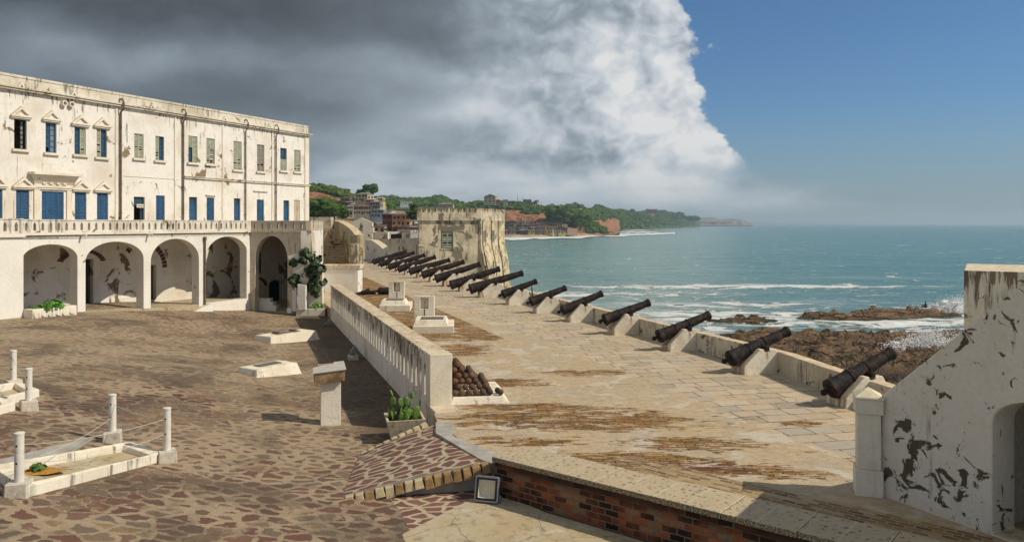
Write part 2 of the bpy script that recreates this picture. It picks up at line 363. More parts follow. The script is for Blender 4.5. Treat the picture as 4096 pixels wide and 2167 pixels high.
M['tomb'] = plaster('tomb_plaster', base=(0.78, 0.73, 0.62), dirt=(0.55, 0.47, 0.33), peel=0.72, moldt=0.66, dirtk=0.6, psc=3, off=19, top=(0.74, 0.66, 0.50))

def mount_mat():
    m, g = newmat('mount_plaster'); p = g.pos; o = g.n('ShaderNodeTexCoord').outputs['Object']
    n1 = g.noise(p, 1.3, 6, 0.6, 0.4); n2 = g.noise(p, 7, 6, 0.6)
    c = g.mix(g.sm(n1, 0.4, 0.7), (0.80, 0.75, 0.64), (0.58, 0.51, 0.38))
    c = g.mix(g.lin(n2, 0.3, 0.7, 0, 0.3), c, (0.45, 0.39, 0.29))
    # rust run below the trunnion notch and on the rear sill, object space
    s = g.n('ShaderNodeSeparateXYZ'); g.L.new(o, s.inputs[0])
    wob = g.m('MULTIPLY', g.m('SUBTRACT', g.noise(p, 5, 4), 0.5), 0.12)
    a = g.sm(g.m('ABSOLUTE', g.m('ADD', s.outputs[0], wob)), 0.07, 0.015)
    a = g.m('MULTIPLY', a, g.sm(n2, 0.30, 0.5)); a = g.m('MULTIPLY', a, g.sm(s.outputs[2], 0.3, 0.7))
    b = g.m('MULTIPLY', g.sm(s.outputs[0], -0.72, -0.90), g.sm(g.noise(g.vec(p, (4, 4, 0.6)), 2.0, 5, 0.6), 0.42, 0.58))
    r = g.m('MAXIMUM', g.m('MULTIPLY', a, 0.75), g.m('MULTIPLY', b, 0.9))
    ed = g.m('MULTIPLY', g.sm(nz(g), 0.3, 0.7), 0.5)
    c = g.mix(ed, c, (0.58, 0.42, 0.20)); c = g.mix(r, c, g.mix(n2, (0.20, 0.075, 0.015), (0.42, 0.20, 0.05)))
    fin(g, c, 0.9); bump(g, n2, 0.5, 0.03); return m
M['mount'] = mount_mat()
def iron():
    m, g = newmat('rusty_iron'); o = g.n('ShaderNodeTexCoord').outputs['Object']; r = g.n('ShaderNodeObjectInfo').outputs['Random']
    p = g.vm('ADD', o, g.n('ShaderNodeCombineXYZ', {0: g.m('MULTIPLY', r, 37.0), 1: r, 2: r}).outputs[0])
    n1 = g.noise(p, 5, 8, 0.65, 0.5); n2 = g.noise(p, 22, 7, 0.65)
    c = g.mix(g.sm(n1, 0.48, 0.68), (0.008, 0.0075, 0.009), (0.075, 0.038, 0.022))
    c = g.mix(g.m('MULTIPLY', g.sm(n2, 0.55, 0.75), 0.5), c, (0.12, 0.085, 0.07))
    fin(g, c, g.lin(n1, 0.3, 0.7, 0.5, 0.8)); g.bsdf.inputs['Specular IOR Level'].default_value = 0.22
    bump(g, g.m('ADD', n2, g.m('MULTIPLY', n1, 1.2)), 0.8, 0.03); return m
M['iron'] = iron()
def ballmat():
    m, g = newmat('cannonball_rust'); r = g.n('ShaderNodeObjectInfo').outputs['Random']; o = g.pos
    n = g.noise(o, 26, 6, 0.6)
    c = g.ramp(r, [(0.0, (0.035, 0.028, 0.025)), (0.35, (0.085, 0.045, 0.028)), (0.6, (0.13, 0.055, 0.025)), (0.8, (0.06, 0.05, 0.045)), (1.0, (0.16, 0.08, 0.04))])
    c = g.mix(g.sm(n, 0.45, 0.7), c, (0.16, 0.11, 0.075)); fin(g, c, 0.8); bump(g, n, 0.5, 0.02); return m
M['ball'] = ballmat()
M['blue'] = simple('blue_paint', (0.028, 0.095, 0.20), 0.5, var=0.25, sc_=3)
M['bluelight'] = simple('pale_blue_paint', (0.10, 0.22, 0.36), 0.5, var=0.3, sc_=3)
M['olive'] = simple('olive_paint', (0.37, 0.385, 0.29), 0.7, var=0.25, sc_=3)
M['grey_sh'] = simple('grey_paint', (0.27, 0.26, 0.22), 0.7, var=0.25, sc_=3)
M['green_sh'] = simple('dark_green_paint', (0.085, 0.11, 0.085), 0.6, var=0.3, sc_=5)
M['glass'] = simple('window_glass', (0.03, 0.06, 0.09), 0.08, var=0.3, sc_=2, spec=0.6, bmp=0)
M['glass2'] = simple('dusty_glass', (0.20, 0.22, 0.20), 0.35, var=0.35, sc_=2.5, spec=0.5, bmp=0)
M['black'] = simple('dark_paint', (0.012, 0.014, 0.018), 0.6, var=0.2)
M['pipe'] = simple('pipe_brown', (0.15, 0.11, 0.08), 0.6, var=0.4, sc_=4)
M['signw'] = simple('sign_board', (0.66, 0.60, 0.48), 0.6, var=0.1)
M['signink'] = simple('sign_ink', (0.14, 0.08, 0.05), 0.6, var=0.1)
M['wood'] = simple('weathered_wood', (0.30, 0.20, 0.11), 0.8, var=0.45, sc_=5, rust=(0.12, 0.07, 0.035), rustt=0.52)
M['desk'] = simple('grey_board', (0.42, 0.40, 0.36), 0.6, var=0.15, sc_=6)
M['slate'] = simple('plaque_metal', (0.13, 0.12, 0.11), 0.5, var=0.3, sc_=10)
M['pvc'] = simple('post_white_paint', (0.66, 0.63, 0.56), 0.6, var=0.15, sc_=5, rust=(0.28, 0.24, 0.19), rustt=0.66)
M['conc'] = simple('concrete_block', (0.52, 0.48, 0.40), 0.9, var=0.25, sc_=9, rust=(0.22, 0.16, 0.10), rustt=0.62, bmp=0.5)
M['pot'] = simple('pot_cement', (0.46, 0.40, 0.29), 0.9, var=0.3, sc_=9, rust=(0.12, 0.10, 0.06), rustt=0.60, bmp=0.5)
M['rope'] = simple('thin_rope', (0.5, 0.48, 0.42), 0.8)
M['lampbody'] = simple('lamp_housing', (0.30, 0.32, 0.34), 0.35, metal=0.6, var=0.1)
M['lampblack'] = simple('lamp_trim', (0.03, 0.018, 0.015), 0.5, var=0.1)
M['lampglass'] = simple('lamp_reflector', (0.62, 0.58, 0.48), 0.25, var=0.12, sc_=12, spec=0.6)
M['led'] = simple('led_chip', (0.72, 0.66, 0.22), 0.4, var=0.05)
M['darkblock'] = simple('dark_void', (0.02, 0.018, 0.015), 0.9, var=0.2)
M['soil'] = simple('soil', (0.06, 0.045, 0.03), 0.95, var=0.4, sc_=12)
M['ochre'] = simple('ochre_mulch', (0.42, 0.20, 0.03), 0.95, var=0.6, sc_=30, rust=(0.30, 0.26, 0.10), rustt=0.55)
M['skin'] = simple('skin_dark', (0.12, 0.07, 0.045), 0.6, var=0.1)
M['clothd'] = simple('dark_cloth', (0.03, 0.03, 0.05), 0.9, var=0.2)
M['bird'] = simple('black_feathers', (0.02, 0.02, 0.02), 0.7)
def leafmat(name, a, b, c_):
    m, g = newmat(name); n = g.noise(g.pos, 2.2, 4, 0.6); n2 = g.noise(g.pos, 11, 3)
    c = g.mix(g.sm(n, 0.38, 0.62), a, b); c = g.mix(g.m('MULTIPLY', g.sm(n2, 0.5, 0.75), 0.6), c, c_)
    fin(g, c, 0.5); g.bsdf.inputs['Specular IOR Level'].default_value = 0.4; return m
M['leaf'] = leafmat('broad_leaf', (0.014, 0.035, 0.009), (0.035, 0.075, 0.015), (0.10, 0.14, 0.025))
M['cactus'] = leafmat('cactus_green', (0.05, 0.11, 0.02), (0.12, 0.22, 0.03), (0.20, 0.22, 0.05))
M['bark'] = simple('bark', (0.16, 0.11, 0.07), 0.9, var=0.4, sc_=14, bmp=0.6)
M['grassb'] = leafmat('bright_plant', (0.05, 0.16, 0.02), (0.10, 0.26, 0.03), (0.18, 0.30, 0.04))

def brickmat():
    m, g = newmat('old_red_brick'); o = g.n('ShaderNodeTexCoord').outputs['Object']
    s = g.n('ShaderNodeSeparateXYZ'); g.L.new(o, s.inputs[0])
    v = g.n('ShaderNodeCombineXYZ', {0: g.m('ADD', s.outputs[0], s.outputs[1]), 1: s.outputs[2], 2: 0.0}).outputs[0]
    dis = g.n('ShaderNodeVectorMath', {0: g.noisec(g.pos, 5, 3), 1: (0.03, 0.03, 0), 2: v}, operation='MULTIPLY_ADD').outputs[0]
    bt = g.n('ShaderNodeTexBrick', {'Vector': dis, 'Scale': 1.0, 'Mortar Size': 0.014, 'Mortar Smooth': 0.25, 'Bias': -0.05, 'Brick Width': 0.29, 'Row Height': 0.118,
             'Color1': (0.02, 0.0, 0.0, 1), 'Color2': (1, 1, 1, 1), 'Mortar': (0.5, 0.5, 0.5, 1)})
    n = g.noise(g.pos, 1.5, 4, 0.5); n2 = g.noise(g.pos, 16, 5, 0.6)
    k = g.m('ADD', g.m('MULTIPLY', bt.outputs[0], 0.62), g.m('MULTIPLY', g.sm(n, 0.3, 0.7), 0.38))
    c = g.ramp(k, [(0.0, (0.012, 0.009, 0.008)), (0.30, (0.045, 0.02, 0.012)), (0.42, (0.15, 0.042, 0.018)), (0.62, (0.33, 0.092, 0.030)), (0.8, (0.22, 0.16, 0.10)), (1.0, (0.44, 0.13, 0.045))])
    c = g.mix(g.m('MULTIPLY', g.sm(n2, 0.48, 0.75), 0.45), c, (0.03, 0.02, 0.015))
    c = g.mix(bt.outputs[1], c, g.mix(n2, (0.08, 0.06, 0.04), (0.28, 0.22, 0.15)))
    soot = g.m('MULTIPLY', g.sm(s.outputs[2], 0.42, 0.64), 0.85); c = g.mix(g.m('MULTIPLY', soot, g.sm(n, 0.3, 0.6)), c, (0.018, 0.013, 0.010))
    fin(g, c, 0.92); bump(g, g.m('SUBTRACT', n2, g.m('MULTIPLY', bt.outputs[1], 1.6)), 0.8, 0.02); return m
M['brick'] = brickmat()
def slabmat():
    m, g = newmat('pebble_slab'); o = g.n('ShaderNodeTexCoord').outputs['Object']
    n = g.noise(g.pos, 3, 6, 0.6); n2 = g.noise(g.pos, 40, 4, 0.6)
    c = g.mix(n, (0.40, 0.315, 0.195), (0.55, 0.455, 0.305)); c = g.mix(g.lin(n2, 0.3, 0.7, 0, 0.3), c, (0.24, 0.20, 0.14))
    d = g.n('ShaderNodeVectorMath', {0: g.noisec(g.pos, 9, 2), 1: (0.08, 0.08, 0), 2: o}, operation='MULTIPLY_ADD').outputs[0]
    v = g.voro(d, 7.5); sz = g.n('ShaderNodeSeparateXYZ'); g.L.new(v.outputs['Color'], sz.inputs[0])
    pm = g.sm(v.outputs['Distance'], g.m('MULTIPLY_ADD', sz.outputs[0], 0.22, 0.09), g.m('MULTIPLY_ADD', sz.outputs[0], 0.20, 0.05))
    pm = g.m('MULTIPLY', pm, g.sm(nz(g), 0.5, 0.8))
    pc = g.ramp(sz.outputs[1], [(0, (0.10, 0.09, 0.075)), (0.4, (0.22, 0.20, 0.17)), (0.7, (0.34, 0.31, 0.27)), (1, (0.16, 0.13, 0.09))])
    c = g.mix(g.m('MULTIPLY', pm, 0.85), c, pc)
    s = g.n('ShaderNodeSeparateXYZ'); g.L.new(o, s.inputs[0])
    j = g.sm(g.m('ABSOLUTE', g.m('SUBTRACT', g.m('FRACT', g.m('DIVIDE', g.m('ADD', s.outputs[0], g.m('MULTIPLY', n, 0.03)), 0.62)), 0.5)), 0.485, 0.493)
    c = g.mix(g.m('MULTIPLY', j, 0.7), c, (0.62, 0.54, 0.40))
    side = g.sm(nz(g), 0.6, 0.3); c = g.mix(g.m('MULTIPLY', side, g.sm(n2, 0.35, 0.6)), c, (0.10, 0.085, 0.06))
    fin(g, c, 0.9); bump(g, g.m('ADD', n2, pm), 0.5, 0.015); return m
M['slab'] = slabmat()

def crazy(g, v, scale, mort, edge=(0.05, 0.09)):
    """irregular stones: returns (stone mask, random r, random b)"""
    d = g.n('ShaderNodeVectorMath', {0: g.noisec(v, 2.2*scale/3, 3), 1: (0.22*3/scale,)*3, 2: v}, operation='MULTIPLY_ADD').outputs[0]
    e = g.voro(d, scale, 'DISTANCE_TO_EDGE'); f = g.voro(d, scale, 'F1')
    s = g.n('ShaderNodeSeparateXYZ'); g.L.new(f.outputs['Color'], s.inputs[0])
    return g.sm(e.outputs['Distance'], g.m('ADD', mort, -0.015), g.m('ADD', mort, 0.02)), s.outputs[0], s.outputs[1], e.outputs['Distance']
def courtmat():
    m, g = newmat('cobbled_court'); v = g.vec(g.pos, (1, 1, 0.0))
    reg = g.noise(v, 0.16, 4, 0.55, 0.3); reg2 = g.noise(g.vec(v, (1, 1, 1), 0, (50, 20, 0)), 0.33, 5, 0.6, 0.4)
    fine = g.noise(v, 6, 7, 0.65); ff = g.noise(v, 30, 4, 0.6)
    mort = g.m('ADD', 0.060, g.m('MULTIPLY', g.m('SUBTRACT', fine, 0.42), 0.55))
    mort = g.m('ADD', mort, g.m('MULTIPLY', g.sm(reg2, 0.44, 0.60), 0.16))
    mk, r, b, e = crazy(g, g.vec(v, (0.85, 1.2, 1), 0.3), 2.6, mort)
    mk2, r2, b2, e2 = crazy(g, g.vec(v, (1, 1, 1), 0.7, (9, 4, 0)), 6.2, 0.05)
    red = g.ramp(r, [(0.0, (0.075, 0.038, 0.036)), (0.22, (0.15, 0.064, 0.055)), (0.42, (0.090, 0.062, 0.055)), (0.56, (0.19, 0.150, 0.110)), (0.70, (0.185, 0.082, 0.066)), (0.86, (0.14, 0.128, 0.115)), (1.0, (0.28, 0.20, 0.12))])
    tan = g.ramp(b, [(0.0, (0.15, 0.125, 0.095)), (0.3, (0.23, 0.19, 0.135)), (0.6, (0.31, 0.235, 0.145)), (0.8, (0.20, 0.18, 0.15)), (1.0, (0.14, 0.09, 0.07))])
    sep = g.n('ShaderNodeSeparateXYZ'); g.L.new(g.pos, sep.inputs[0])
    near = g.sm(sep.outputs[1], 25.0, 15.0)      # redder, larger stones close by
    stone = g.mix(g.m('MAXIMUM', g.m('MULTIPLY', near, 0.85), g.sm(reg, 0.50, 0.62)), tan, red)
    mortc = g.mix(fine, (0.28, 0.235, 0.17), (0.52, 0.45, 0.335))
    small = g.mix(mk2, mortc, g.ramp(r2, [(0, (0.11, 0.075, 0.06)), (0.4, (0.22, 0.17, 0.12)), (0.7, (0.29, 0.24, 0.165)), (1, (0.15, 0.12, 0.10))]))
    base = g.mix(g.m('MULTIPLY', g.sm(reg2, 0.40, 0.52), 0.8), small, mortc)
    c = g.mix(g.m('MULTIPLY', mk, g.m('SUBTRACT', 1.0, g.m('MULTIPLY', g.sm(g.noise(v, 0.9, 7, 0.68), 0.55, 0.64), 0.85))), base, stone)
    pale = g.m('MULTIPLY', g.m('MULTIPLY', g.sm(g.noise(v, 0.22, 6, 0.62, 0.6), 0.54, 0.66), 0.75), g.sm(sep.outputs[1], 17.0, 24.0)); c = g.mix(pale, c, (0.40, 0.36, 0.28))
    dark = g.m('MULTIPLY', g.sm(g.noise(g.vec(v, (1, 1, 1), 0, (70, 0, 0)), 0.3, 8, 0.7, 0.5), 0.50, 0.62), 0.65); c = g.mix(dark, c, (0.085, 0.072, 0.058))
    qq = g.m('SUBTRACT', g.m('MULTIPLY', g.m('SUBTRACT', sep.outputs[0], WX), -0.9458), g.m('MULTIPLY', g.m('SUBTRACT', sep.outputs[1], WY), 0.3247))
    wallshade = g.m('MULTIPLY', g.sm(g.m('ADD', qq, g.m('MULTIPLY', g.m('SUBTRACT', fine, 0.5), 2.0)), 2.3, 1.0), g.sm(fine, 0.30, 0.5)); c = g.mix(g.m('MULTIPLY', wallshade, 0.85), c, (0.055, 0.047, 0.036))  # wall's cast shadow deepened by darker paving colour beside it
    c = g.mix(g.lin(ff, 0.3, 0.7, 0.0, 0.35), c, (0.12, 0.095, 0.07))
    c = g.vm('MULTIPLY', c, (0.96, 0.86, 0.76))
    fin(g, c, 0.9); bump(g, g.m('ADD', g.m('MULTIPLY', mk, 0.8), g.m('ADD', g.m('MULTIPLY', mk2, 0.4), fine)), 0.6, 0.035); return m
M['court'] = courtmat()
def rampmat():
    m, g = newmat('red_crazy_paving'); v = g.vec(g.pos, (1, 1, 0), -0.25); v = g.vec(v, (0.70, 1.18, 0))
    fine = g.noise(v, 7, 6, 0.65); ff = g.noise(v, 35, 4, 0.6)
    mk, r, b, e = crazy(g, v, 3.3, g.m('ADD', 0.12, g.m('MULTIPLY', g.m('SUBTRACT', fine, 0.5), 0.20)))
    st = g.ramp(r, [(0, (0.095, 0.042, 0.036)), (0.4, (0.16, 0.068, 0.054)), (0.7, (0.125, 0.06, 0.052)), (1, (0.20, 0.088, 0.065))])
    st = g.mix(g.lin(ff, 0.35, 0.75, 0, 0.4), st, (0.24, 0.16, 0.13))
    mo = g.mix(fine, (0.34, 0.27, 0.18), (0.50, 0.42, 0.29)); c = g.mix(mk, mo, st)
    fin(g, c, 0.88); bump(g, g.m('ADD', mk, g.m('MULTIPLY', ff, 0.5)), 0.6, 0.03); return m
M['ramp'] = rampmat()
def concfloor():
    m, g = newmat('stained_concrete'); v = g.pos; n = g.noise(v, 0.8, 7, 0.62, 0.6); n2 = g.noise(v, 5, 7, 0.65, 0.3); n3 = g.noise(v, 40, 3)
    c = g.mix(g.sm(n, 0.35, 0.65), (0.42, 0.33, 0.19), (0.46, 0.40, 0.29))
    c = g.mix(g.m('MULTIPLY', g.sm(n2, 0.52, 0.66), 0.7), c, (0.20, 0.165, 0.12))
    c = g.mix(g.m('MULTIPLY', g.sm(g.noise(v, 1.7, 6, 0.6, 0.4), 0.58, 0.70), 0.5), c, (0.62, 0.58, 0.50))
    c = g.mix(g.lin(n3, 0.3, 0.7, 0, 0.15), c, (0.2, 0.16, 0.1))
    cr = g.voro(g.n('ShaderNodeVectorMath', {0: g.noisec(v, 3, 3), 1: (0.3, 0.3, 0), 2: v}, operation='MULTIPLY_ADD').outputs[0], 0.7, 'DISTANCE_TO_EDGE')
    c = g.mix(g.m('MULTIPLY', g.sm(cr.outputs['Distance'], 0.010, 0.004), 0.55), c, (0.1, 0.08, 0.055))
    fin(g, c, 0.85); bump(g, n2, 0.4, 0.02); return m
M['cfloor'] = concfloor()
M['grey_cement'] = simple('grey_cement', (0.34, 0.32, 0.28), 0.9, var=0.3, sc_=3, bmp=0.5)
M['edge_stone'] = simple('edge_stone', (0.33, 0.22, 0.10), 0.9, var=0.6, sc_=4, rust=(0.16, 0.07, 0.03), rustt=0.55, bmp=0.8)
M['edge_pale'] = simple('edge_stone_pale', (0.50, 0.41, 0.25), 0.9, var=0.4, sc_=5, bmp=0.8)

def platmat():
    m, g = newmat('gun_platform_paving'); P = g.vec(g.pos, (1, 1, 0))
    ang = math.atan2(-0.3247, 0.9458)     # along the sea wall
    v = g.vec(P, (1, 1, 0), -rad(12))
    dis = g.n('ShaderNodeVectorMath', {0: g.noisec(P, 1.6, 4), 1: (0.10, 0.10, 0), 2: v}, operation='MULTIPLY_ADD').outputs[0]
    sl = g.n('ShaderNodeTexBrick', {'Vector': dis, 'Scale': 1.0, 'Mortar Size': 0.019, 'Mortar Smooth': 0.3, 'Bias': 0.0, 'Brick Width': 1.05, 'Row Height': 0.62,
            'Color1': (0, 0, 0, 1), 'Color2': (1, 1, 1, 1), 'Mortar': (0.5, 0.5, 0.5, 1)}, offset=0.37, offset_frequency=2, squash=0.7, squash_frequency=3)
    n = g.noise(P, 0.5, 6, 0.6, 0.4); n2 = g.noise(P, 4, 7, 0.65, 0.4); n3 = g.noise(P, 28, 4, 0.6)
    slc = g.ramp(sl.outputs[0], [(0, (0.36, 0.315, 0.24)), (0.3, (0.52, 0.42, 0.285)), (0.55, (0.47, 0.39, 0.285)), (0.8, (0.57, 0.47, 0.34)), (1.0, (0.39, 0.365, 0.31))])
    slc = g.mix(g.lin(n2, 0.4, 0.7, 0, 0.5), slc, (0.36, 0.27, 0.165))
    gap = g.m('MULTIPLY', sl.outputs[1], g.sm(g.noise(P, 1.1, 3), 0.36, 0.52)); slc = g.mix(gap, slc, (0.075, 0.05, 0.03))
    # plain mortar skin
    mo = g.mix(g.sm(n, 0.35, 0.65), (0.52, 0.405, 0.25), (0.475, 0.40, 0.285)); mo = g.mix(g.lin(n2, 0.40, 0.68, 0, 0.6), mo, (0.36, 0.255, 0.14)); mo = g.mix(g.m('MULTIPLY', g.sm(g.noise(P, 0.8, 7, 0.65, 0.5), 0.52, 0.62), 0.6), mo, (0.60, 0.57, 0.49))
    crn = g.noise(g.vec(P, (1, 2.8, 0), rad(-8)), 1.5, 7, 0.7, 1.0)
    mo = g.mix(g.m('MULTIPLY', g.sm(g.m('ABSOLUTE', g.m('SUBTRACT', crn, 0.5)), 0.012, 0.003), 0.55), mo, (0.13, 0.085, 0.05))
    # exposed ochre courses
    w = g.vec(P, (1, 1, 0), -rad(4)); wd = g.n('ShaderNodeVectorMath', {0: g.noisec(P, 3, 4), 1: (0.30, 0.13, 0), 2: w}, operation='MULTIPLY_ADD').outputs[0]
    oc = g.n('ShaderNodeTexBrick', {'Vector': wd, 'Scale': 1.0, 'Mortar Size': 0.024, 'Mortar Smooth': 0.5, 'Bias': 0.0, 'Brick Width': 0.46, 'Row Height': 0.125,
            'Color1': (0, 0, 0, 1), 'Color2': (1, 1, 1, 1), 'Mortar': (0.5, 0.5, 0.5, 1)})
    oct_ = g.ramp(oc.outputs[0], [(0, (0.07, 0.034, 0.012)), (0.25, (0.33, 0.17, 0.035)), (0.5, (0.15, 0.075, 0.025)), (0.75, (0.46, 0.27, 0.07)), (1, (0.24, 0.075, 0.03))])
    oct_ = g.mix(g.lin(n3, 0.35, 0.7, 0, 0.25), oct_, (0.36, 0.24, 0.09)); oct_ = g.mix(oc.outputs[1], oct_, g.mix(g.sm(n3, 0.4, 0.7), (0.035, 0.02, 0.012), (0.16, 0.10, 0.05)))
    # diagonal larger sets beside the brick wall
    u = g.vec(P, (1, 1, 0), rad(42)); ud = g.n('ShaderNodeVectorMath', {0: g.noisec(P, 4, 3), 1: (0.08, 0.08, 0), 2: u}, operation='MULTIPLY_ADD').outputs[0]
    dg = g.n('ShaderNodeTexBrick', {'Vector': ud, 'Scale': 1.0, 'Mortar Size': 0.018, 'Mortar Smooth': 0.3, 'Bias': 0.0, 'Brick Width': 0.27, 'Row Height': 0.13,
            'Color1': (0, 0, 0, 1), 'Color2': (1, 1, 1, 1), 'Mortar': (0.5, 0.5, 0.5, 1)})
    dgc = g.ramp(dg.outputs[0], [(0, (0.17, 0.10, 0.04)), (0.25, (0.30, 0.20, 0.07)), (0.5, (0.15, 0.06, 0.045)), (0.7, (0.34, 0.25, 0.11)), (1, (0.42, 0.34, 0.20))])
    dgc = g.mix(dg.outputs[1], dgc, (0.36, 0.29, 0.19))
    s = g.n('ShaderNodeSeparateXYZ'); g.L.new(P, s.inputs[0]); X, Y = s.outputs[0], s.outputs[1]
    # distance to the right of the near balustrade line
    q = g.m('SUBTRACT', g.m('MULTIPLY', g.m('SUBTRACT', X, WX), 0.9458), g.m('MULTIPLY', g.m('SUBTRACT', Y, WY), -0.3247))
    jit = g.m('MULTIPLY', g.m('SUBTRACT', n, 0.5), 0.8)
    slabm = g.sm(g.m('ADD', q, jit), 7.25, 7.35)          # slab strip by the guns
    c = g.mix(slabm, mo, slc)
    st = g.m('ADD', g.m('MULTIPLY', g.noise(g.vec(P, (0.7, 1.8, 0), rad(-4)), 1.3, 8, 0.72, 0.5), 0.62), g.m('MULTIPLY', g.noise(g.vec(P, (0.45, 2.2, 0), rad(-4)), 5.0, 6, 0.7, 0.4), 0.38))
    def blob(cx, cy, rx, ry, rz=0.0):
        b = g.n('ShaderNodeMapping', {0: P, 'Location': (cx, cy, 0), 'Rotation': (0, 0, rz), 'Scale': (rx, ry, 1)}, vector_type='TEXTURE').outputs[0]
        return g.sm(g.vm('LENGTH', b), 1.45, 0.3)
    strip = g.m('MULTIPLY', g.m('MULTIPLY', g.sm(q, 6.0, 5.9), g.sm(q, 2.2, 2.8)), g.sm(Y, 32.0, 34.5))
    strip2 = g.m('MULTIPLY', g.m('MULTIPLY', g.sm(q, 4.0, 3.5), g.sm(q, 0.8, 1.2)), g.sm(Y, 40.0, 44.0))
    tot = g.m('MAXIMUM', g.m('MULTIPLY', strip, 1.0), g.m('MULTIPLY', strip2, 0.7))
    for b in ((1.6, 20.0, 3.9, 1.35, rad(-3)), (0.6, 21.3, 2.4, 0.6, 0), (4.2, 17.8, 1.7, 0.7, rad(-8)), (-0.2, 24.6, 1.5, 0.9, 0), (2.5, 26.2, 1.6, 0.7, 0), (2.9, 16.4, 2.6, 0.8, rad(-10)),
              (0.2, 18.0, 1.2, 0.5, 0), (-1.9, 31, 1.2, 2.0, 0), (4.9, 15.9, 1.7, 0.6, rad(-10)), (7.2, 19.6, 0.7, 0.35, 0)):
        tot = g.m('MAXIMUM', tot, blob(*b))
    om = g.sm(g.m('ADD', g.m('ADD', g.m('MULTIPLY', tot, 0.225), g.m('MULTIPLY_ADD', st, 1.55, -0.275)), g.m('MULTIPLY', g.m('SUBTRACT', oc.outputs[0], 0.5), 0.10)), 0.650, 0.672)
    c = g.mix(om, c, oct_)
    redb = g.m('MULTIPLY', blob(4.1, 16.1, 0.9, 0.35, rad(-5)), om); c = g.mix(g.m('MULTIPLY', redb, 0.75), c, g.mix(oc.outputs[1], (0.13, 0.03, 0.025), (0.05, 0.02, 0.015)))
    # strip along the brick wall: line from (1.3,16.9) heading (.761,-.649)
    q2 = g.m('ADD', g.m('MULTIPLY', g.m('SUBTRACT', X, 0.35), 0.649), g.m('MULTIPLY', g.m('SUBTRACT', Y, 16.75), 0.761))
    dm = g.m('MULTIPLY', g.sm(g.m('ADD', q2, jit), 1.55, 1.4), g.sm(X, 2.2, 2.9)); c = g.mix(dm, c, dgc)
    c = g.mix(g.lin(n3, 0.3, 0.7, 0, 0.18), c, (0.15, 0.11, 0.07))
    fin(g, c, 0.9)
    hh = g.m('ADD', g.m('MULTIPLY', n2, 0.7), g.m('SUBTRACT', g.m('MULTIPLY', om, g.m('SUBTRACT', 0.3, oc.outputs[1])), g.m('MULTIPLY', gap, 0.8)))
    bump(g, g.m('ADD', hh, g.m('MULTIPLY', n3, 0.3)), 0.65, 0.04); return m
M['plat'] = platmat()

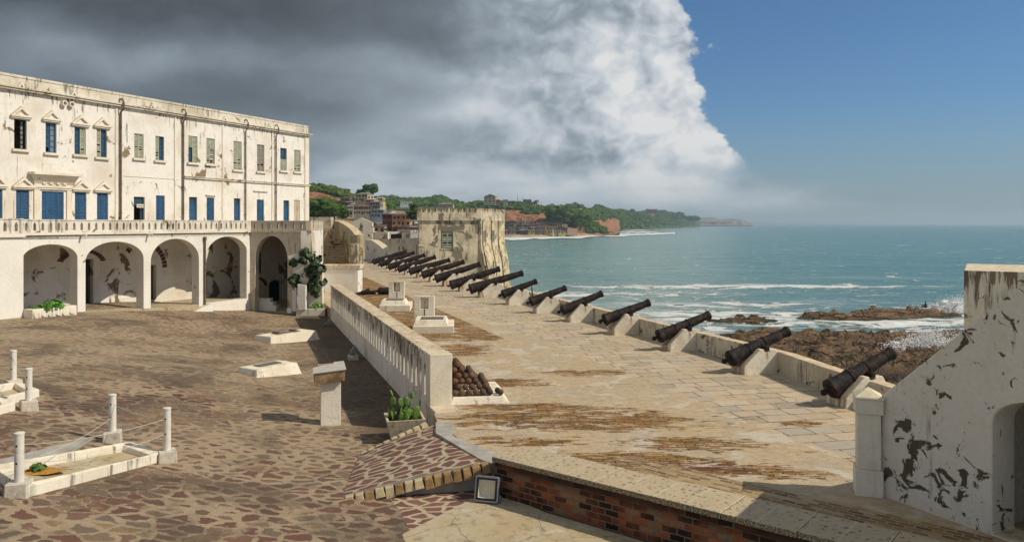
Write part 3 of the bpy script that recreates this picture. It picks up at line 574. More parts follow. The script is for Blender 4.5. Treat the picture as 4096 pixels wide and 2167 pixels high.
def seamat():
    m, g = newmat('sea_water'); P = g.vec(g.pos, (1, 1, 0)); s = g.n('ShaderNodeSeparateXYZ'); g.L.new(P, s.inputs[0]); X, Y = s.outputs[0], s.outputs[1]
    far = g.sm(Y, 150.0, 1500.0)
    n1 = g.noise(g.vec(P, (0.35, 1, 0)), 0.016, 4, 0.5); n2 = g.noise(g.vec(P, (0.5, 1, 0)), 0.12, 6, 0.6)
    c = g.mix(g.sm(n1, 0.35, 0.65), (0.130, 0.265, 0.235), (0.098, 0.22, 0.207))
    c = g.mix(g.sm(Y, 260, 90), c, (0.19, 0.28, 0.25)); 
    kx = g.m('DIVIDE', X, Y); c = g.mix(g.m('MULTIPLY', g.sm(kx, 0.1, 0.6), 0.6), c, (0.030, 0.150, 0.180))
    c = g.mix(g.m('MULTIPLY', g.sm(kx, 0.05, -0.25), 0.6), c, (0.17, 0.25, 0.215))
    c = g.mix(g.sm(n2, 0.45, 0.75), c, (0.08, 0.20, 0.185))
    # foam: lacy web that thickens towards the rocks
    nd = g.m('ADD', g.sm(Y, 240, 100), g.m('MULTIPLY', g.sm(X, 15, 60), 0.0))
    fd = g.n('ShaderNodeVectorMath', {0: g.noisec(P, 0.18, 4), 1: (7, 7, 0), 2: P}, operation='MULTIPLY_ADD').outputs[0]
    web = g.voro(g.vec(fd, (0.35, 1.0, 0)), 0.22, 'DISTANCE_TO_EDGE').outputs['Distance']
    lace = g.sm(web, g.m('MULTIPLY', nd, 0.11), g.m('MULTIPLY', nd, 0.03))
    fz = g.noise(g.vec(P, (0.3, 1, 0)), 0.045, 6, 0.6, 0.5); lace = g.m('MULTIPLY', lace, g.sm(fz, 0.42, 0.56))
    rs = [(72, 124, 34, 14), (38, 128, 16, 10), (60, 104, 18, 14), (92, 142, 30, 14), (45, 156, 20, 7), (18, 116, 22, 9), (30, 140, 26, 7), (12, 180, 40, 9), (60, 200, 60, 9), (0, 96, 20, 8)]
    sol = None
    for (cx, cy, rx, ry) in rs:
        b = g.n('ShaderNodeMapping', {0: P, 'Location': (cx, cy, 0), 'Scale': (rx, ry, 1)}, vector_type='TEXTURE').outputs[0]
        q = g.sm(g.vm('LENGTH', b), 1.3, 0.4); sol = q if sol is None else g.m('MAXIMUM', sol, q)
    fn = g.noise(g.vec(P, (0.6, 1, 0)), 0.16, 9, 0.72, 1.2); so = g.sm(g.m('ADD', fn, g.m('MULTIPLY', sol, 0.155)), 0.595, 0.645)
    crest = g.noise(g.vec(P, (0.16, 1, 0)), 0.05, 6, 0.62, 0.4); cr = g.m('MULTIPLY', g.sm(crest, 0.60, 0.70), g.sm(Y, 420, 120))
    foam = g.m('MAXIMUM', g.m('MAXIMUM', g.m('MULTIPLY', lace, 0.6), so), g.m('MULTIPLY', cr, 0.55))
    c = g.mix(foam, c, (0.66, 0.68, 0.66)); fin(g, c, g.mix(foam, (0.16,)*3, (0.8,)*3))
    g.bsdf.inputs['IOR'].default_value = 1.33; g.bsdf.inputs['Specular IOR Level'].default_value = 0.4
    w1 = g.noise(g.vec(P, (0.5, 1.2, 0), rad(12)), 0.35, 6, 0.62, 0.3); w2 = g.noise(g.vec(P, (0.4, 1, 0), rad(-8)), 0.05, 5, 0.6)
    hh = g.m('ADD', w1, g.m('MULTIPLY', w2, 4.0)); hh = g.m('ADD', hh, g.m('MULTIPLY', foam, 0.3))
    bump(g, hh, 1.0, 1.1); return m
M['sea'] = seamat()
def rockmat():
    m, g = newmat('shore_rock'); P = g.pos; n = g.noise(P, 0.12, 6, 0.6, 0.4); n2 = g.noise(g.vec(P, (1, 1, 2)), 0.9, 8, 0.68, 0.5); n3 = g.noise(P, 4, 5, 0.6)
    c = g.mix(g.sm(n2, 0.35, 0.65), (0.05, 0.032, 0.02), (0.30, 0.185, 0.10)); c = g.mix(g.lin(n3, 0.3, 0.7, 0, 0.45), c, (0.30, 0.20, 0.11))
    cre = g.voro(g.n('ShaderNodeVectorMath', {0: g.noisec(P, 0.4, 4), 1: (6, 6, 6), 2: g.vec(P, (0.6, 1.3, 2.5), 0.5)}, operation='MULTIPLY_ADD').outputs[0], 0.20, 'DISTANCE_TO_EDGE', '3D'); cr_ = g.sm(cre.outputs['Distance'], 0.09, 0.0)
    c = g.mix(g.m('MULTIPLY', cr_, 0.6), c, (0.02, 0.013, 0.008))
    s = g.n('ShaderNodeSeparateXYZ'); g.L.new(P, s.inputs[0])
    gr = g.m('MULTIPLY', g.sm(g.m('ADD', s.outputs[0], g.m('MULTIPLY', n, 30.0)), 52, 66), 0.0)
    gz = g.m('MULTIPLY', g.sm(n, 0.52, 0.60), g.sm(s.outputs[1], 100, 84)); gz = g.m('MULTIPLY', gz, g.sm(s.outputs[0], 30, 42)); c = g.mix(g.m('MULTIPLY', gz, 0.8), c, (0.055, 0.072, 0.018))
    wet = g.sm(s.outputs[2], -15.2, -16.0); c = g.mix(g.m('MULTIPLY', wet, 0.65), c, (0.035, 0.032, 0.018))
    dk = g.m('MULTIPLY', g.sm(s.outputs[1], 88, 78), 0.7); c = g.mix(dk, c, (0.045, 0.038, 0.03))
    fin(g, c, 0.75); bump(g, g.m('ADD', g.m('SUBTRACT', n2, g.m('MULTIPLY', cr_, 0.7)), g.m('MULTIPLY', n3, 0.4)), 1.0, 0.9); return m
M['rock'] = rockmat()
def hillmat(name, green, green2, earth, earth2, far=1.0):
    m, g = newmat(name); P = g.pos; n = g.noise(P, 0.02*far, 5, 0.6, 0.4); n2 = g.noise(P, 0.11*far, 6, 0.65); at = g.n('ShaderNodeAttribute', attribute_name='earth').outputs['Fac']
    gc = g.mix(g.sm(n2, 0.35, 0.65), green, green2); gul = g.noise(g.vec(P, (0.16*far, 0.16*far, 0.012)), 1, 5, 0.6, 0.4)
    ec = g.mix(g.sm(gul, 0.38, 0.62), earth, earth2)
    k = g.sm(g.m('ADD', at, g.m('MULTIPLY', g.m('SUBTRACT', n2, 0.5), 0.7)), 0.42, 0.55); c = g.mix(k, gc, ec)
    fin(g, c, 0.95); bump(g, n2, 1.0, 3.0/far); return m
M['hill'] = hillmat('hill_ground', (0.028, 0.060, 0.014), (0.065, 0.105, 0.028), (0.16, 0.060, 0.030), (0.38, 0.18, 0.085))
M['townsoil'] = hillmat('town_ground', (0.05, 0.065, 0.025), (0.10, 0.10, 0.05), (0.24, 0.16, 0.10), (0.34, 0.23, 0.15), 3)
M['cape'] = hillmat('cape_ground', (0.05, 0.07, 0.03), (0.10, 0.10, 0.06), (0.16, 0.125, 0.10), (0.28, 0.22, 0.17))
M['bush'] = leafmat('far_foliage', (0.040, 0.075, 0.018), (0.085, 0.135, 0.032), (0.13, 0.17, 0.05))
for n_ in M['bush'].node_tree.nodes:
    if n_.type == 'TEX_NOISE': n_.inputs['Scale'].default_value *= 0.075
    if n_.type == 'BSDF_PRINCIPLED': n_.inputs['Roughness'].default_value = 1.0; n_.inputs['Specular IOR Level'].default_value = 0.0
M['sand'] = simple('beach_sand', (0.40, 0.30, 0.20), 0.9, var=0.15, sc_=0.1, bmp=0)
def surfm():
    m, g = newmat('surf_foam'); n = g.noise(g.vec(g.pos, (0.35, 1, 1)), 0.09, 6, 0.65, 0.5)
    c = g.mix(g.sm(n, 0.46, 0.56), (0.82, 0.83, 0.82), (0.45, 0.52, 0.51)); fin(g, c, 0.8); bump(g, n, 1.0, 2.0); return m
M['surf'] = surfm()
M['spray'] = simple('sea_spray', (0.85, 0.86, 0.86), 0.9, var=0.05, bmp=0)
HW = [simple('house_wall_'+n, c, 0.85, var=0.25, sc_=0.6, bmp=0) for n, c in
      (('grey', (0.28, 0.26, 0.22)), ('cream', (0.46, 0.39, 0.26)), ('pink', (0.44, 0.28, 0.22)), ('green', (0.16, 0.28, 0.19)), ('white', (0.58, 0.57, 0.53)), ('salmon', (0.52, 0.27, 0.15)),
       ('maroon', (0.12, 0.04, 0.035)), ('pale_blue', (0.30, 0.40, 0.48)), ('brown', (0.20, 0.15, 0.11)), ('brick', (0.26, 0.15, 0.11)), ('yellow', (0.46, 0.38, 0.16)))]
HWN = ['grey', 'cream', 'pink', 'green', 'white', 'salmon', 'maroon', 'pale blue', 'brown', 'brick red', 'yellow']
HR = [simple('house_roof_'+n, c, 0.8, var=0.35, sc_=0.4, bmp=0) for n, c in
      (('rust', (0.15, 0.10, 0.075)), ('grey', (0.20, 0.19, 0.175)), ('dark', (0.075, 0.062, 0.055)), ('pale', (0.38, 0.36, 0.33)), ('red', (0.22, 0.09, 0.065)))]
HRN = ['rusty', 'grey', 'dark', 'pale', 'reddish']
M['hole'] = simple('house_window_dark', (0.03, 0.03, 0.032), 0.4, var=0.1, bmp=0)
M['stairw2'] = plaster('block_plaster', base=(0.72, 0.66, 0.54), dirt=(0.50, 0.42, 0.28), peelc=(0.20, 0.15, 0.08), mold=(0.05, 0.045, 0.035), peel=0.62, moldt=0.60, belt=(-3.4, -1.9, 0.62), dirtk=0.8, psc=1.5, off=71, top=(0.72, 0.62, 0.45))
M['tower2'] = plaster('buttress_plaster', base=(0.66, 0.56, 0.37), dirt=(0.40, 0.33, 0.20), peelc=(0.28, 0.23, 0.16), mold=(0.05, 0.043, 0.035), peel=0.54, moldt=0.60, dirtk=0.9, psc=0.8, off=15)
M['gable'] = plaster('gable_plaster', base=(0.70, 0.65, 0.54), dirt=(0.50, 0.44, 0.32), peelc=(0.22, 0.18, 0.12), mold=(0.06, 0.05, 0.04), peel=0.62, moldt=0.72, dirtk=0.6, psc=0.5, off=29, top=(0.66, .56, .38))
M['tower3'] = plaster('far_wall_plaster', base=(0.56, 0.51, 0.41), dirt=(0.36, 0.31, 0.22), peelc=(0.16, 0.13, 0.09), mold=(0.05, 0.045, 0.04), peel=0.60, moldt=0.56, dirtk=0.9, psc=0.5, off=27, top=(0.5, .42, .29))
M['ochrew'] = plaster('ochre_stained_plaster', base=(0.62, 0.54, 0.38), dirt=(0.50, 0.38, 0.17), peelc=(0.30, 0.19, 0.05), mold=(0.08, 0.06, 0.03), peel=0.56, moldt=0.60, dirtk=1.0, psc=0.7, off=33, top=(0.62, 0.50, 0.32))
M['stepm'] = plaster('worn_step_stone', base=(0.52, 0.40, 0.25), dirt=(0.30, 0.17, 0.06), peelc=(0.12, 0.09, 0.05), mold=(0.04, 0.035, 0.03), peel=0.62, moldt=0.64, dirtk=0.6, psc=0.9, off=37, top=(0.74, 0.60, 0.38))
# ---------------- frames ----------------
FA = Frame(-16.27, 48.5, 0.41, 0.912)                 # arcade front
TD = 3.3                                              # terrace depth
FF = Frame(FA.P(0, TD, 0).x, FA.P(0, TD, 0).y, 0.41, 0.912)   # tall facade
FC = Frame(-16.27, 48.5, 0.995, -0.100)               # bridging arch wall
CL = 3.9
CE = FC.P(CL, 0, 0)
FLOOR = -0.43                                         # terrace level
rnd = random.Random(5)

# ---------------- ground, court, platform, water ----------------
def structure(o, name=None): o['kind'] = 'structure'; return o
mb = MB(); nx, ny = 60, 76
for j in range(ny+1):
    for i in range(nx+1):
        x = -34+i*0.62; y = 8+j*0.58; mb.v.append(Vector((x, y, court_z(x, y))))
mb.f = [(j*(nx+1)+i, j*(nx+1)+i+1, (j+1)*(nx+1)+i+1, (j+1)*(nx+1)+i) for j in range(ny) for i in range(nx)]
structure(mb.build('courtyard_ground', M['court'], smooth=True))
mb = MB(); mb.prism([(0.62, 15.1), (1.1, 14.7), (9, 8.1), (6.5, 4), (-3.2, 4), (-2.85, 12.5), (-2.3, 13.5), (-0.95, 15.6), (-0.41, 16.4)], -6.4, -5.56)
structure(mb.build('concrete_floor', M['cfloor']))
mb = MB(); mb.prism([(-0.41, 16.05), (-0.95, 15.6), (-2.3, 13.5), (-2.85, 12.5), (-3.2, 9), (-6, 9), (-4.6, 13.6), (-3.45, 15.75), (-0.6, 16.9)], -6.4, -5.568)
structure(mb.build('stone_path', M['ramp']))
# gun platform slab
PW = [(9.9, 20.0), (9.3, 23.3), (8.95, 25.9), (-18.2, 105.0)]      # inner foot of the sea parapet
def wl(y): return WX+(y-WY)*(WD.x/WD.y)
plat_pts = [(-0.42, 16.35), (0.36, 16.15), (11.2, 7.0), (30, 7.0), (30, 12), (11.3, 14), (10.4, 17), (10.45, 20.0), (9.85, 23.3), (9.5, 25.9), (-17.6, 105.3), (-14, 112), (-18, 140), (-36, 140), (-34, 62), (-16.5, 62), (-14.2, 56), (wl(45.7)+.05, 45.7), (wl(21.3)+.05, 21.3), (-1.85, 19.55)]
mb = MB(); mb.prism(plat_pts, -6.6, -5.0); structure(mb.build('gun_platform', M['plat']))
# masonry scarp from the platform down to the rocks
mb = MB(); a = [(30, 12), (11.3, 14), (10.4, 17), (10.45, 20.0), (9.85, 23.3), (9.5, 25.9), (-17.6, 105.3), (-14, 112), (-18, 140)]
b = [(33, 15), (13.0, 15), (12.0, 17.3), (12.0, 20.2), (11.4, 23.8), (11.0, 26.4), (-16.0, 105.9), (-12.4, 112), (-16, 142)]
for p, q in zip(a, b): mb.v += [Vector((p[0], p[1], -5.02)), Vector((q[0], q[1], -18))]
mb.f = [(2*i, 2*i+1, 2*i+3, 2*i+2) for i in range(len(a)-1)]
o = mb.build('sea_wall', M['old']); tag(o, 'tall weathered sea wall dropping from the gun platform to the rocks', 'wall')

# sloping ramp of red stones
c_tl = cp(1437, 1821); c_bl = cp(1367, 1985); tr_ = hp(1760, 1694, -5.0); br_ = hp(1957, 1848, -5.0)
t = thing('stone_ramp', 'cream mortared ramp of purple red crazy stones rising to the platform', 'ramp', (c_bl.x, c_bl.y, c_bl.z))
mb = MB(); N_ = 14; vs = []
for j in range(N_+1):
    for i in range(N_+1):
        u, v = i/N_, j/N_; p = c_bl.lerp(br_, u).lerp(c_tl.lerp(tr_, u), v); z = p.z+0.05*math.sin(u*3.14)*1.0+0.012
        vs.append((p.x, p.y, z+0.012*mnoise.noise(Vector((p.x*2, p.y*2, 0)))))
mb.add(vs, [(j*(N_+1)+i, j*(N_+1)+i+1, (j+1)*(N_+1)+i+1, (j+1)*(N_+1)+i) for j in range(N_) for i in range(N_)])
mb.build('ramp_surface', M['ramp'], t, smooth=True)
mb = MB()
def under(edge):
    n = len(edge); vs = [tuple(p) for p in edge]+[(p[0], p[1], -6.0) for p in edge]
    mb.add(vs, [(i, i+1, n+i+1, n+i) for i in range(n-1)])
under([vs[i] for i in range(N_+1)]); mb.build('ramp_side', M['grey_cement'], t)
mb = MB(); under([vs[N_*(N_+1)+i] for i in range(N_+1)]); mb.build('ramp_side', M['grey_cement'], t)
def stone_row(name, A, B, n, w, h, mats, parent, lift=0.0, seed=1):
    r = random.Random(seed); d = (B-A); L = d.length; d.normalize(); s_ = Vector((-d.y, d.x, 0)).normalized()
    for i in range(n):
        c = A.lerp(B, (i+.5)/n)+Vector((0, 0, lift)); k = r.choice([0, 0, 1]) if i < n*0.6 else 0
        if len(mats) > 1 and i < n*0.45: k = 1 if r.random() < .75 else 0
        rz = math.atan2(d.y, d.x)+r.uniform(-.05, .05); hh = h*r.uniform(.8, 1.2); ll = L/n*r.uniform(.93, 1.0); ww = w*r.uniform(.8, 1.1)
        m4 = Matrix.Translation(c) @ Matrix.Rotation(rz, 4, 'Z') @ Matrix.Rotation(-math.asin(max(-1, min(1, d.z))), 4, 'Y') @ Matrix.Rotation(r.uniform(-.07, .07), 4, 'X')
        q_ = MB(); q_.frus((-ll/2, ll/2, -ww/2, ww/2), (-ll/2+.02, ll/2-.02, -ww/2+.02, ww/2-.02), -hh, .0, m4); q_.build(name, mats[k], parent, bevel=0.012)

stone_row('edging_stone', c_bl+Vector((.05, 0, .06)), br_+Vector((0, -.06, .07)), 15, .30, .20, [M['edge_stone'], M['edge_pale']], t, -0.045, 3)
stone_row('edging_stone', c_tl+Vector((0, .04, .06)), tr_+Vector((-.35, 0.12, .05)), 9, .16, .2, [M['edge_pale'], M['edge_pale']], t, -0.03, 4)
mb = MB(); q0, q1 = tr_, br_
mb.prism([(q0.x-.12, q0.y+.15), (q0.x+.3, q0.y+.1), (q0.x+.42, q0.y-1.2), (q1.x+.45, q1.y+.25), (q1.x+.05, q1.y-.1), (q1.x-.18, q1.y+.15), (q0.x-.02, q0.y-.9)], -5.2, -4.985)
mb.build('cement_strip', M['grey_cement'], t)

# brick parapet with pebbled coping, bottom of the picture
FB = Frame(-0.41, 16.0, 0.777, -0.63)
bw = thing('brick_parapet', 'low red brick wall capped with long pebble studded slabs, bottom right', 'wall', FB.P(0, 0, -5.56), math.atan2(-0.63, 0.777))
mb = MB(FB.M); mb.box(0.03, 11.5, 0.05, 0.95, -6.2, -4.86); mb.build('brick_face', M['brick'], bw)
mb = MB(FB.M)
x = 0.0; r = random.Random(3); n_ = 0
while x < 11.4:
    w = 0.62 if n_ else 0.62
    y0 = r.uniform(-.02, .01); z1 = -4.756+r.uniform(-.006, .006); mb.box(x+.003, x+w*2-.004, y0, 1.03, -4.862, z1); x += w*2; n_ += 1
mb.build('coping_slabs', M['slab'], bw, bevel=0.012)

# ---------------- sea ----------------
SEA = -16.0
mb = MB(); rows = []; y = 22.0
while y < 700: rows.append(y); y *= 1.012
rows += [760, 850, 1000, 1300, 1800, 2600, 4000, 7000, 14000, 25000]; KS = [-8, -4, -2, -1.1]+[-0.55+1.35*i/230 for i in range(231)]+[1.1, 1.6, 2.5, 4, 8, 16]; nc = len(KS)-1
for y in rows:
    for i in range(nc+1):
        k = KS[i]; x = max(-19000, min(29000, k*y+ (0 if y > 60 else (60-y)*.4)))
        a = min(1, max(0, (y-20)/60))*max(0.0, 1-y/900)
        z = SEA+a*(0.40*mnoise.noise(Vector((x*.02, y*.06, 1)))+0.28*mnoise.noise(Vector((x*.07+3, y*.16, 4)))+0.12*mnoise.noise(Vector((x*.25, y*.4, 7))))
        dd = y-(205+0.55*(x-60)); z += 0.0
        mb.v.append(Vector((x, y, z)))
mb.f = [(j*(nc+1)+i, j*(nc+1)+i+1, (j+1)*(nc+1)+i+1, (j+1)*(nc+1)+i) for j in range(len(rows)-1) for i in range(nc)]
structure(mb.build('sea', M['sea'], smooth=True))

# ---------------- shore rocks ----------------
def fb(x, y, s, o=5, z=0.0):
    v = 0; a = 1; t_ = 0
    for k in range(o): v += a*mnoise.noise(Vector((x*s, y*s, z+k*7.3))); t_ += a; a *= .55; s *= 2.05
    return v/t_
def shelf(x, y):
    # polygon-like mask: shelf close under the wall
    wall = 9.5+(-27.1/79.2)*(y-26)
    e = 1-max(abs((x-(52+0.0*(y-95)))/36.0)**4, abs((y-(92-0.08*(x-40)))/26.0)**4)
    e += 0.55*fb(x, y, .045, 4); e -= 1.6*max(0, (y-113+0.12*(x-40))/10); e -= 1.2*max(0, (34-x)/14) if y > 88 else 0
    return e
def rock_patch(name, x0, x1, y0, y1, st, hf, zmin=-17.2, origin=None):
    m = MB(); nx_ = int((x1-x0)/st); ny_ = int((y1-y0)/st)
    for j in range(ny_+1):
        for i in range(nx_+1):
            x = x0+i*st; y = y0+j*st; m.v.append(Vector((x+.3*st*mnoise.noise(Vector((x, y, 3))), y, max(zmin, hf(x, y)))))
    for j in range(ny_):
        for i in range(nx_):
            f = (j*(nx_+1)+i, j*(nx_+1)+i+1, (j+1)*(nx_+1)+i+1, (j+1)*(nx_+1)+i)
            if max(m.v[q].z for q in f) > zmin+.05: m.f.append(f)
    return m.build(name, M['rock'], smooth=True, recalc=False, origin=origin)
def ridged(x, y, s, z=0):
    v = 0; a = 1; t_ = 0
    for k in range(5):
        n = 1-abs(mnoise.noise(Vector((x*s*0.55+y*s*.25, y*s*1.3, z+k*5)))*2); v += a*n*n; t_ += a; a *= .55; s *= 2.1
    return v/t_
def hshelf(x, y):
    e = shelf(x, y); b = max(0, min(1, e*1.6))
    q_ = -17.3+1.5*b**.6+1.3*b*ridged(x, y, .10)+1.5*b*ridged(x, y, .30, 30)+.7*b*ridged(x, y, .8, 50)+.5*b*fb(x, y, 1.2, 3, 9)-0.5*b*max(0, (88-y)/15)-.9*b; return q_-.35*((q_*1.6) % 1.0)
structure(rock_patch('shore_rocks', 6, 96, 62, 124, .5, hshelf))
def outcrop(cx, cy, rx, ry, hh, seed, rot=0.0):
    def f(x, y):
        dx, dy = x-cx, y-cy; u = dx*math.cos(rot)+dy*math.sin(rot); v = -dx*math.sin(rot)+dy*math.cos(rot)
        e = 1-((u/rx)**2+(v/ry)**2)+.75*fb(x, y, .11, 4, seed); b = max(0, min(1, e*1.5))
        q_ = -17.2+hh*b**.45*(0.55+.6*ridged(x, y, .13, seed))+1.1*b*ridged(x, y, .4, seed+40)-.7*b+.6*b*ridged(x, y, 1.0, seed+60); return q_-.4*((q_*1.4) % 1.0)
    return f
R1 = rock_patch('rock_outcrop', 26, 50, 118, 138, .45, outcrop(37.5, 128, 6.6, 4.0, 2.2, 3.0)); tag(R1, 'brown rock outcrop with green base standing alone in the foam, left of the long reef', 'rock')
R2 = rock_patch('rock_outcrop', 42, 86, 116, 148, .45, outcrop(63, 134, 16, 4.4, 2.7, 8.0, 0.25)); tag(R2, 'long reddish rock reef in the surf where a person sits', 'rock')
R3 = rock_patch('rock_outcrop', 26, 42, 148, 166, .5, outcrop(33.5, 156, 2.6, 1.3, 1.5, 14.0)); tag(R3, 'small dark rock barely awash amid foam, farthest out', 'rock')
R4 = rock_patch('rock_outcrop', 52, 78, 104, 124, .5, outcrop(66, 113.5, 6.5, 3.4, 1.8, 21.0)); tag(R4, 'low brown rock beside the splash at the edge of the big white wall', 'rock')

# spray: many small droplets clumps
def splash(name, label, C_, sx, sy, sz, n, seed, slant=0.0):
    r = random.Random(seed); m = MB()
    plumes = [(r.uniform(-.9, .9), r.uniform(.25, 1.0), r.uniform(-.4, .4)) for _ in range(18)]
    for i in range(n):
        pa, ph, pl_ = r.choice(plumes); u = r.random()**1.3; wd_ = .06+.14*(1-u)+.10*u
        x = C_[0]+(pa+r.gauss(0, wd_))*sx+u*ph*(slant+pl_*sx); y = C_[1]+r.gauss(0, .3)*sy; z = C_[2]+u*ph*sz*(1-.4*abs(pa))
        s = r.uniform(.02, .12)*(1.4-u)
        m.add([(x+s, y, z), (x-s, y, z), (x, y+s, z), (x, y-s, z), (x, y, z+s), (x, y, z-s)], [(0, 2, 4), (2, 1, 4), (1, 3, 4), (3, 0, 4), (2, 0, 5), (1, 2, 5), (3, 1, 5), (0, 3, 5)])
    for q in range(26): pa, ph, pl_ = r.choice(plumes); u = r.random()*.45; m.ball((C_[0]+pa*sx+u*ph*(slant+pl_*sx), C_[1]+r.gauss(0, .3)*sy, C_[2]+u*ph*sz*.8), r.uniform(.25, .6)*sx*.11, 3, 1.1, 2.6, (1.5, 1, .8), seed=q)
    o = m.build(name, M['spray'], smooth=True, origin=C_, recalc=False); tag(o, label, 'sea spray', kind='stuff'); return o
splash('sea_spray', 'white wave bursting behind the reef at the block edge', (84, 140, -15.8), 10, 3, 5.8, 11000, 1, 6.0)
splash('sea_spray', 'splash shooting up between the near rocks by the wall slope', (50.5, 95, -15.6), 4.6, 2, 4.4, 8000, 2, 2.0)
# ---------------- coast, hills, beach ----------------
def interp(pts, x):
    if x <= pts[0][0]: return pts[0][1]
    for (a, b), (c, d) in zip(pts, pts[1:]):
        if x <= c: return b+(d-b)*(x-a)/(c-a)
    return pts[-1][1]
class Land:
    """terrain sheet in bearing / distance; heights follow the measured ridge and foot lines"""
    def __init__(s, x0, x1, foot, ridge, zf, zb, power=0.7, amp=1.0, fr=.02): s.x0, s.x1, s.foot, s.ridge, s.zf, s.zb, s.pw, s.amp, s.fr = x0, x1, foot, ridge, zf, zb, power, amp, fr
    def at(s, px, t):
        zf = interp(s.zf, px); zb = interp(s.zb, px); z = zf+(zb-zf)*t; k = (px-2048)/F
        hf = -(interp(s.foot, px)-HY)/F*zf; hr = -(interp(s.ridge, px)-HY)/F*zb
        if t <= 1: h = hf+(hr-hf)*(t**s.pw)
        else: h = hr-(t-1)*(hr-hf)*.6
        e = min(1, 4*t)*s.amp; x = k*z
        h += e*(mnoise.noise(Vector((x*s.fr, z*s.fr, 0)))*2.2+mnoise.noise(Vector((x*s.fr*3.1, z*s.fr*3.1, 5)))*.9)
        return Vector((x, z, h))
    def build(s, name, mat, nx=140, ny=40, earth=None, tmax=1.6):
        m = MB(); E = []
        for j in range(ny+1):
            for i in range(nx+1):
                px = s.x0+(s.x1-s.x0)*i/nx; t = tmax*j/ny; m.v.append(s.at(px, t)); E.append(earth(px, t) if earth else 0.0)
        m.f = [(j*(nx+1)+i, j*(nx+1)+i+1, (j+1)*(nx+1)+i+1, (j+1)*(nx+1)+i) for j in range(ny) for i in range(nx)]
        o = m.build(name, mat, smooth=True, recalc=False); a = o.data.attributes.new('earth', 'FLOAT', 'POINT'); a.data.foreach_set('value', E); structure(o); return o
C = lambda v: [(0, v)]
# near town slope
LA = Land(1150, 1800, [(1150, 985), (1700, 985), (1800, 985)], [(1150, 795), (1230, 790), (1400, 800), (1500, 820), (1600, 845), (1700, 868), (1800, 880)], C(145), [(1150, 520), (1500, 560), (1800, 620)], 1.35, .8, .03)
LA.build('town_slope', M['townsoil'], 90, 44, lambda px, t: .55+.3*mnoise.noise(Vector((px*.02, t*6, 0))))
# green knoll with red cliff, left
LK = Land(1180, 1530, [(1180, 825), (1400, 822), (1530, 838)], [(1180, 752), (1240, 758), (1300, 762), (1340, 768), (1390, 786), (1430, 805), (1470, 822), (1530, 850)], C(520), C(610), .45, 1.0, .03)
LK.build('hill', M['hill'], 60, 24, lambda px, t: (.9 if (px < 1335 and t < .5) or (px > 1340 and px < 1400 and t < .18) else .12))
# far mid ridge
LM = Land(1380, 1960, [(1380, 900), (1960, 900)], [(1380, 806), (1450, 796), (1500, 800), (1560, 794), (1600, 800), (1660, 803), (1700, 806), (1740, 798), (1760, 797), (1790, 806), (1830, 815), (1880, 828), (1960, 838)], C(700), C(1250), .75, 2.2, .012)
LM.build('hill', M['hill'], 110, 30, lambda px, t: .1)
# hill with the house above the beach town
LC = Land(1860, 2290, [(1860, 900), (2000, 898), (2290, 900)], [(1860, 828), (1890, 818), (1940, 810), (2000, 812), (2060, 820), (2150, 826), (2210, 832), (2250, 850), (2290, 880)], C(990), C(1090), .40, 1.6, .02)
LC.build('hill', M['hill'], 90, 34, lambda px, t: .95 if (t < .42 and px < 2160) or (t < .3) or px > 2190 and t < .7 else .08)
# beach town shelf
LB = Land(1900, 2310, [(1900, 940), (2240, 938), (2310, 942)], [(1900, 895), (2200, 897), (2310, 905)], [(1900, 930), (2310, 940)], C(985), 1.0, .3, .02)
LB.build('town_slope', M['townsoil'], 50, 12, lambda px, t: .8, 1.3)
# long green coast
LD = Land(2180, 2800, [(2180, 930), (2230, 936), (2300, 938), (2400, 930), (2500, 922), (2600, 916), (2700, 910), (2800, 905)],
          [(2180, 838), (2220, 832), (2300, 832), (2400, 838), (2500, 846), (2540, 850), (2570, 846), (2610, 843), (2660, 846), (2720, 858), (2760, 868), (2800, 872)],
          [(2180, 930), (2300, 1060), (2400, 1330), (2500, 1800), (2600, 2300), (2700, 3100), (2800, 4200)], [(2180, 1250), (2300, 1400), (2400, 1750), (2500, 2300), (2600, 2900), (2700, 3900), (2800, 5000)], .62, 4.0, .008)
def ed(px, t):
    if 2250 < px < 2345 and .72 < t < .93: return .95
    if 2340 < px < 2480 and t < .35: return .75+.3*mnoise.noise(Vector((px*.03, t*8, 0)))
    if px < 2330 and t < .3: return .85
    if px > 2500: return .28+.3*mnoise.noise(Vector((px*.03, t*9, 2)))
    return .1
LD.build('hill', M['hill'], 150, 44, ed)
LP = Land(2735, 3010, [(2735, 903), (3010, 901)], [(2735, 874), (2780, 866), (2850, 868), (2880, 877), (2930, 872), (2965, 878), (2985, 886), (3010, 901)], C(5200), C(5900), .8, 9.0, .003)
LP.build('headland', M['cape'], 70, 16, lambda px, t: .62+.4*mnoise.noise(Vector((px*.05, t*7, 0))))
LF = Land(2980, 3700, [(2980, 897.9), (3700, 897.7)], [(2980, 888), (3100, 889), (3300, 891), (3500, 894), (3700, 896.6)], C(18000), C(20000), 1, 0, .001)
LF.build('far_coast', M['bush'], 30, 3)
# rocky cape mid coast
def caperock(px, t): return .62+.7*mnoise.noise(Vector((px*.03, t*5, 3)))-(.5 if t > .8 else 0)
LR = Land(2300, 2480, [(2300, 944), (2400, 945), (2450, 940), (2480, 934)], [(2300, 905), (2330, 884), (2370, 882), (2400, 896), (2430, 915), (2455, 928), (2480, 934)], C(1040), C(1130), .7, 2.5, .03)
LR.build('headland', M['hill'], 50, 12, caperock)
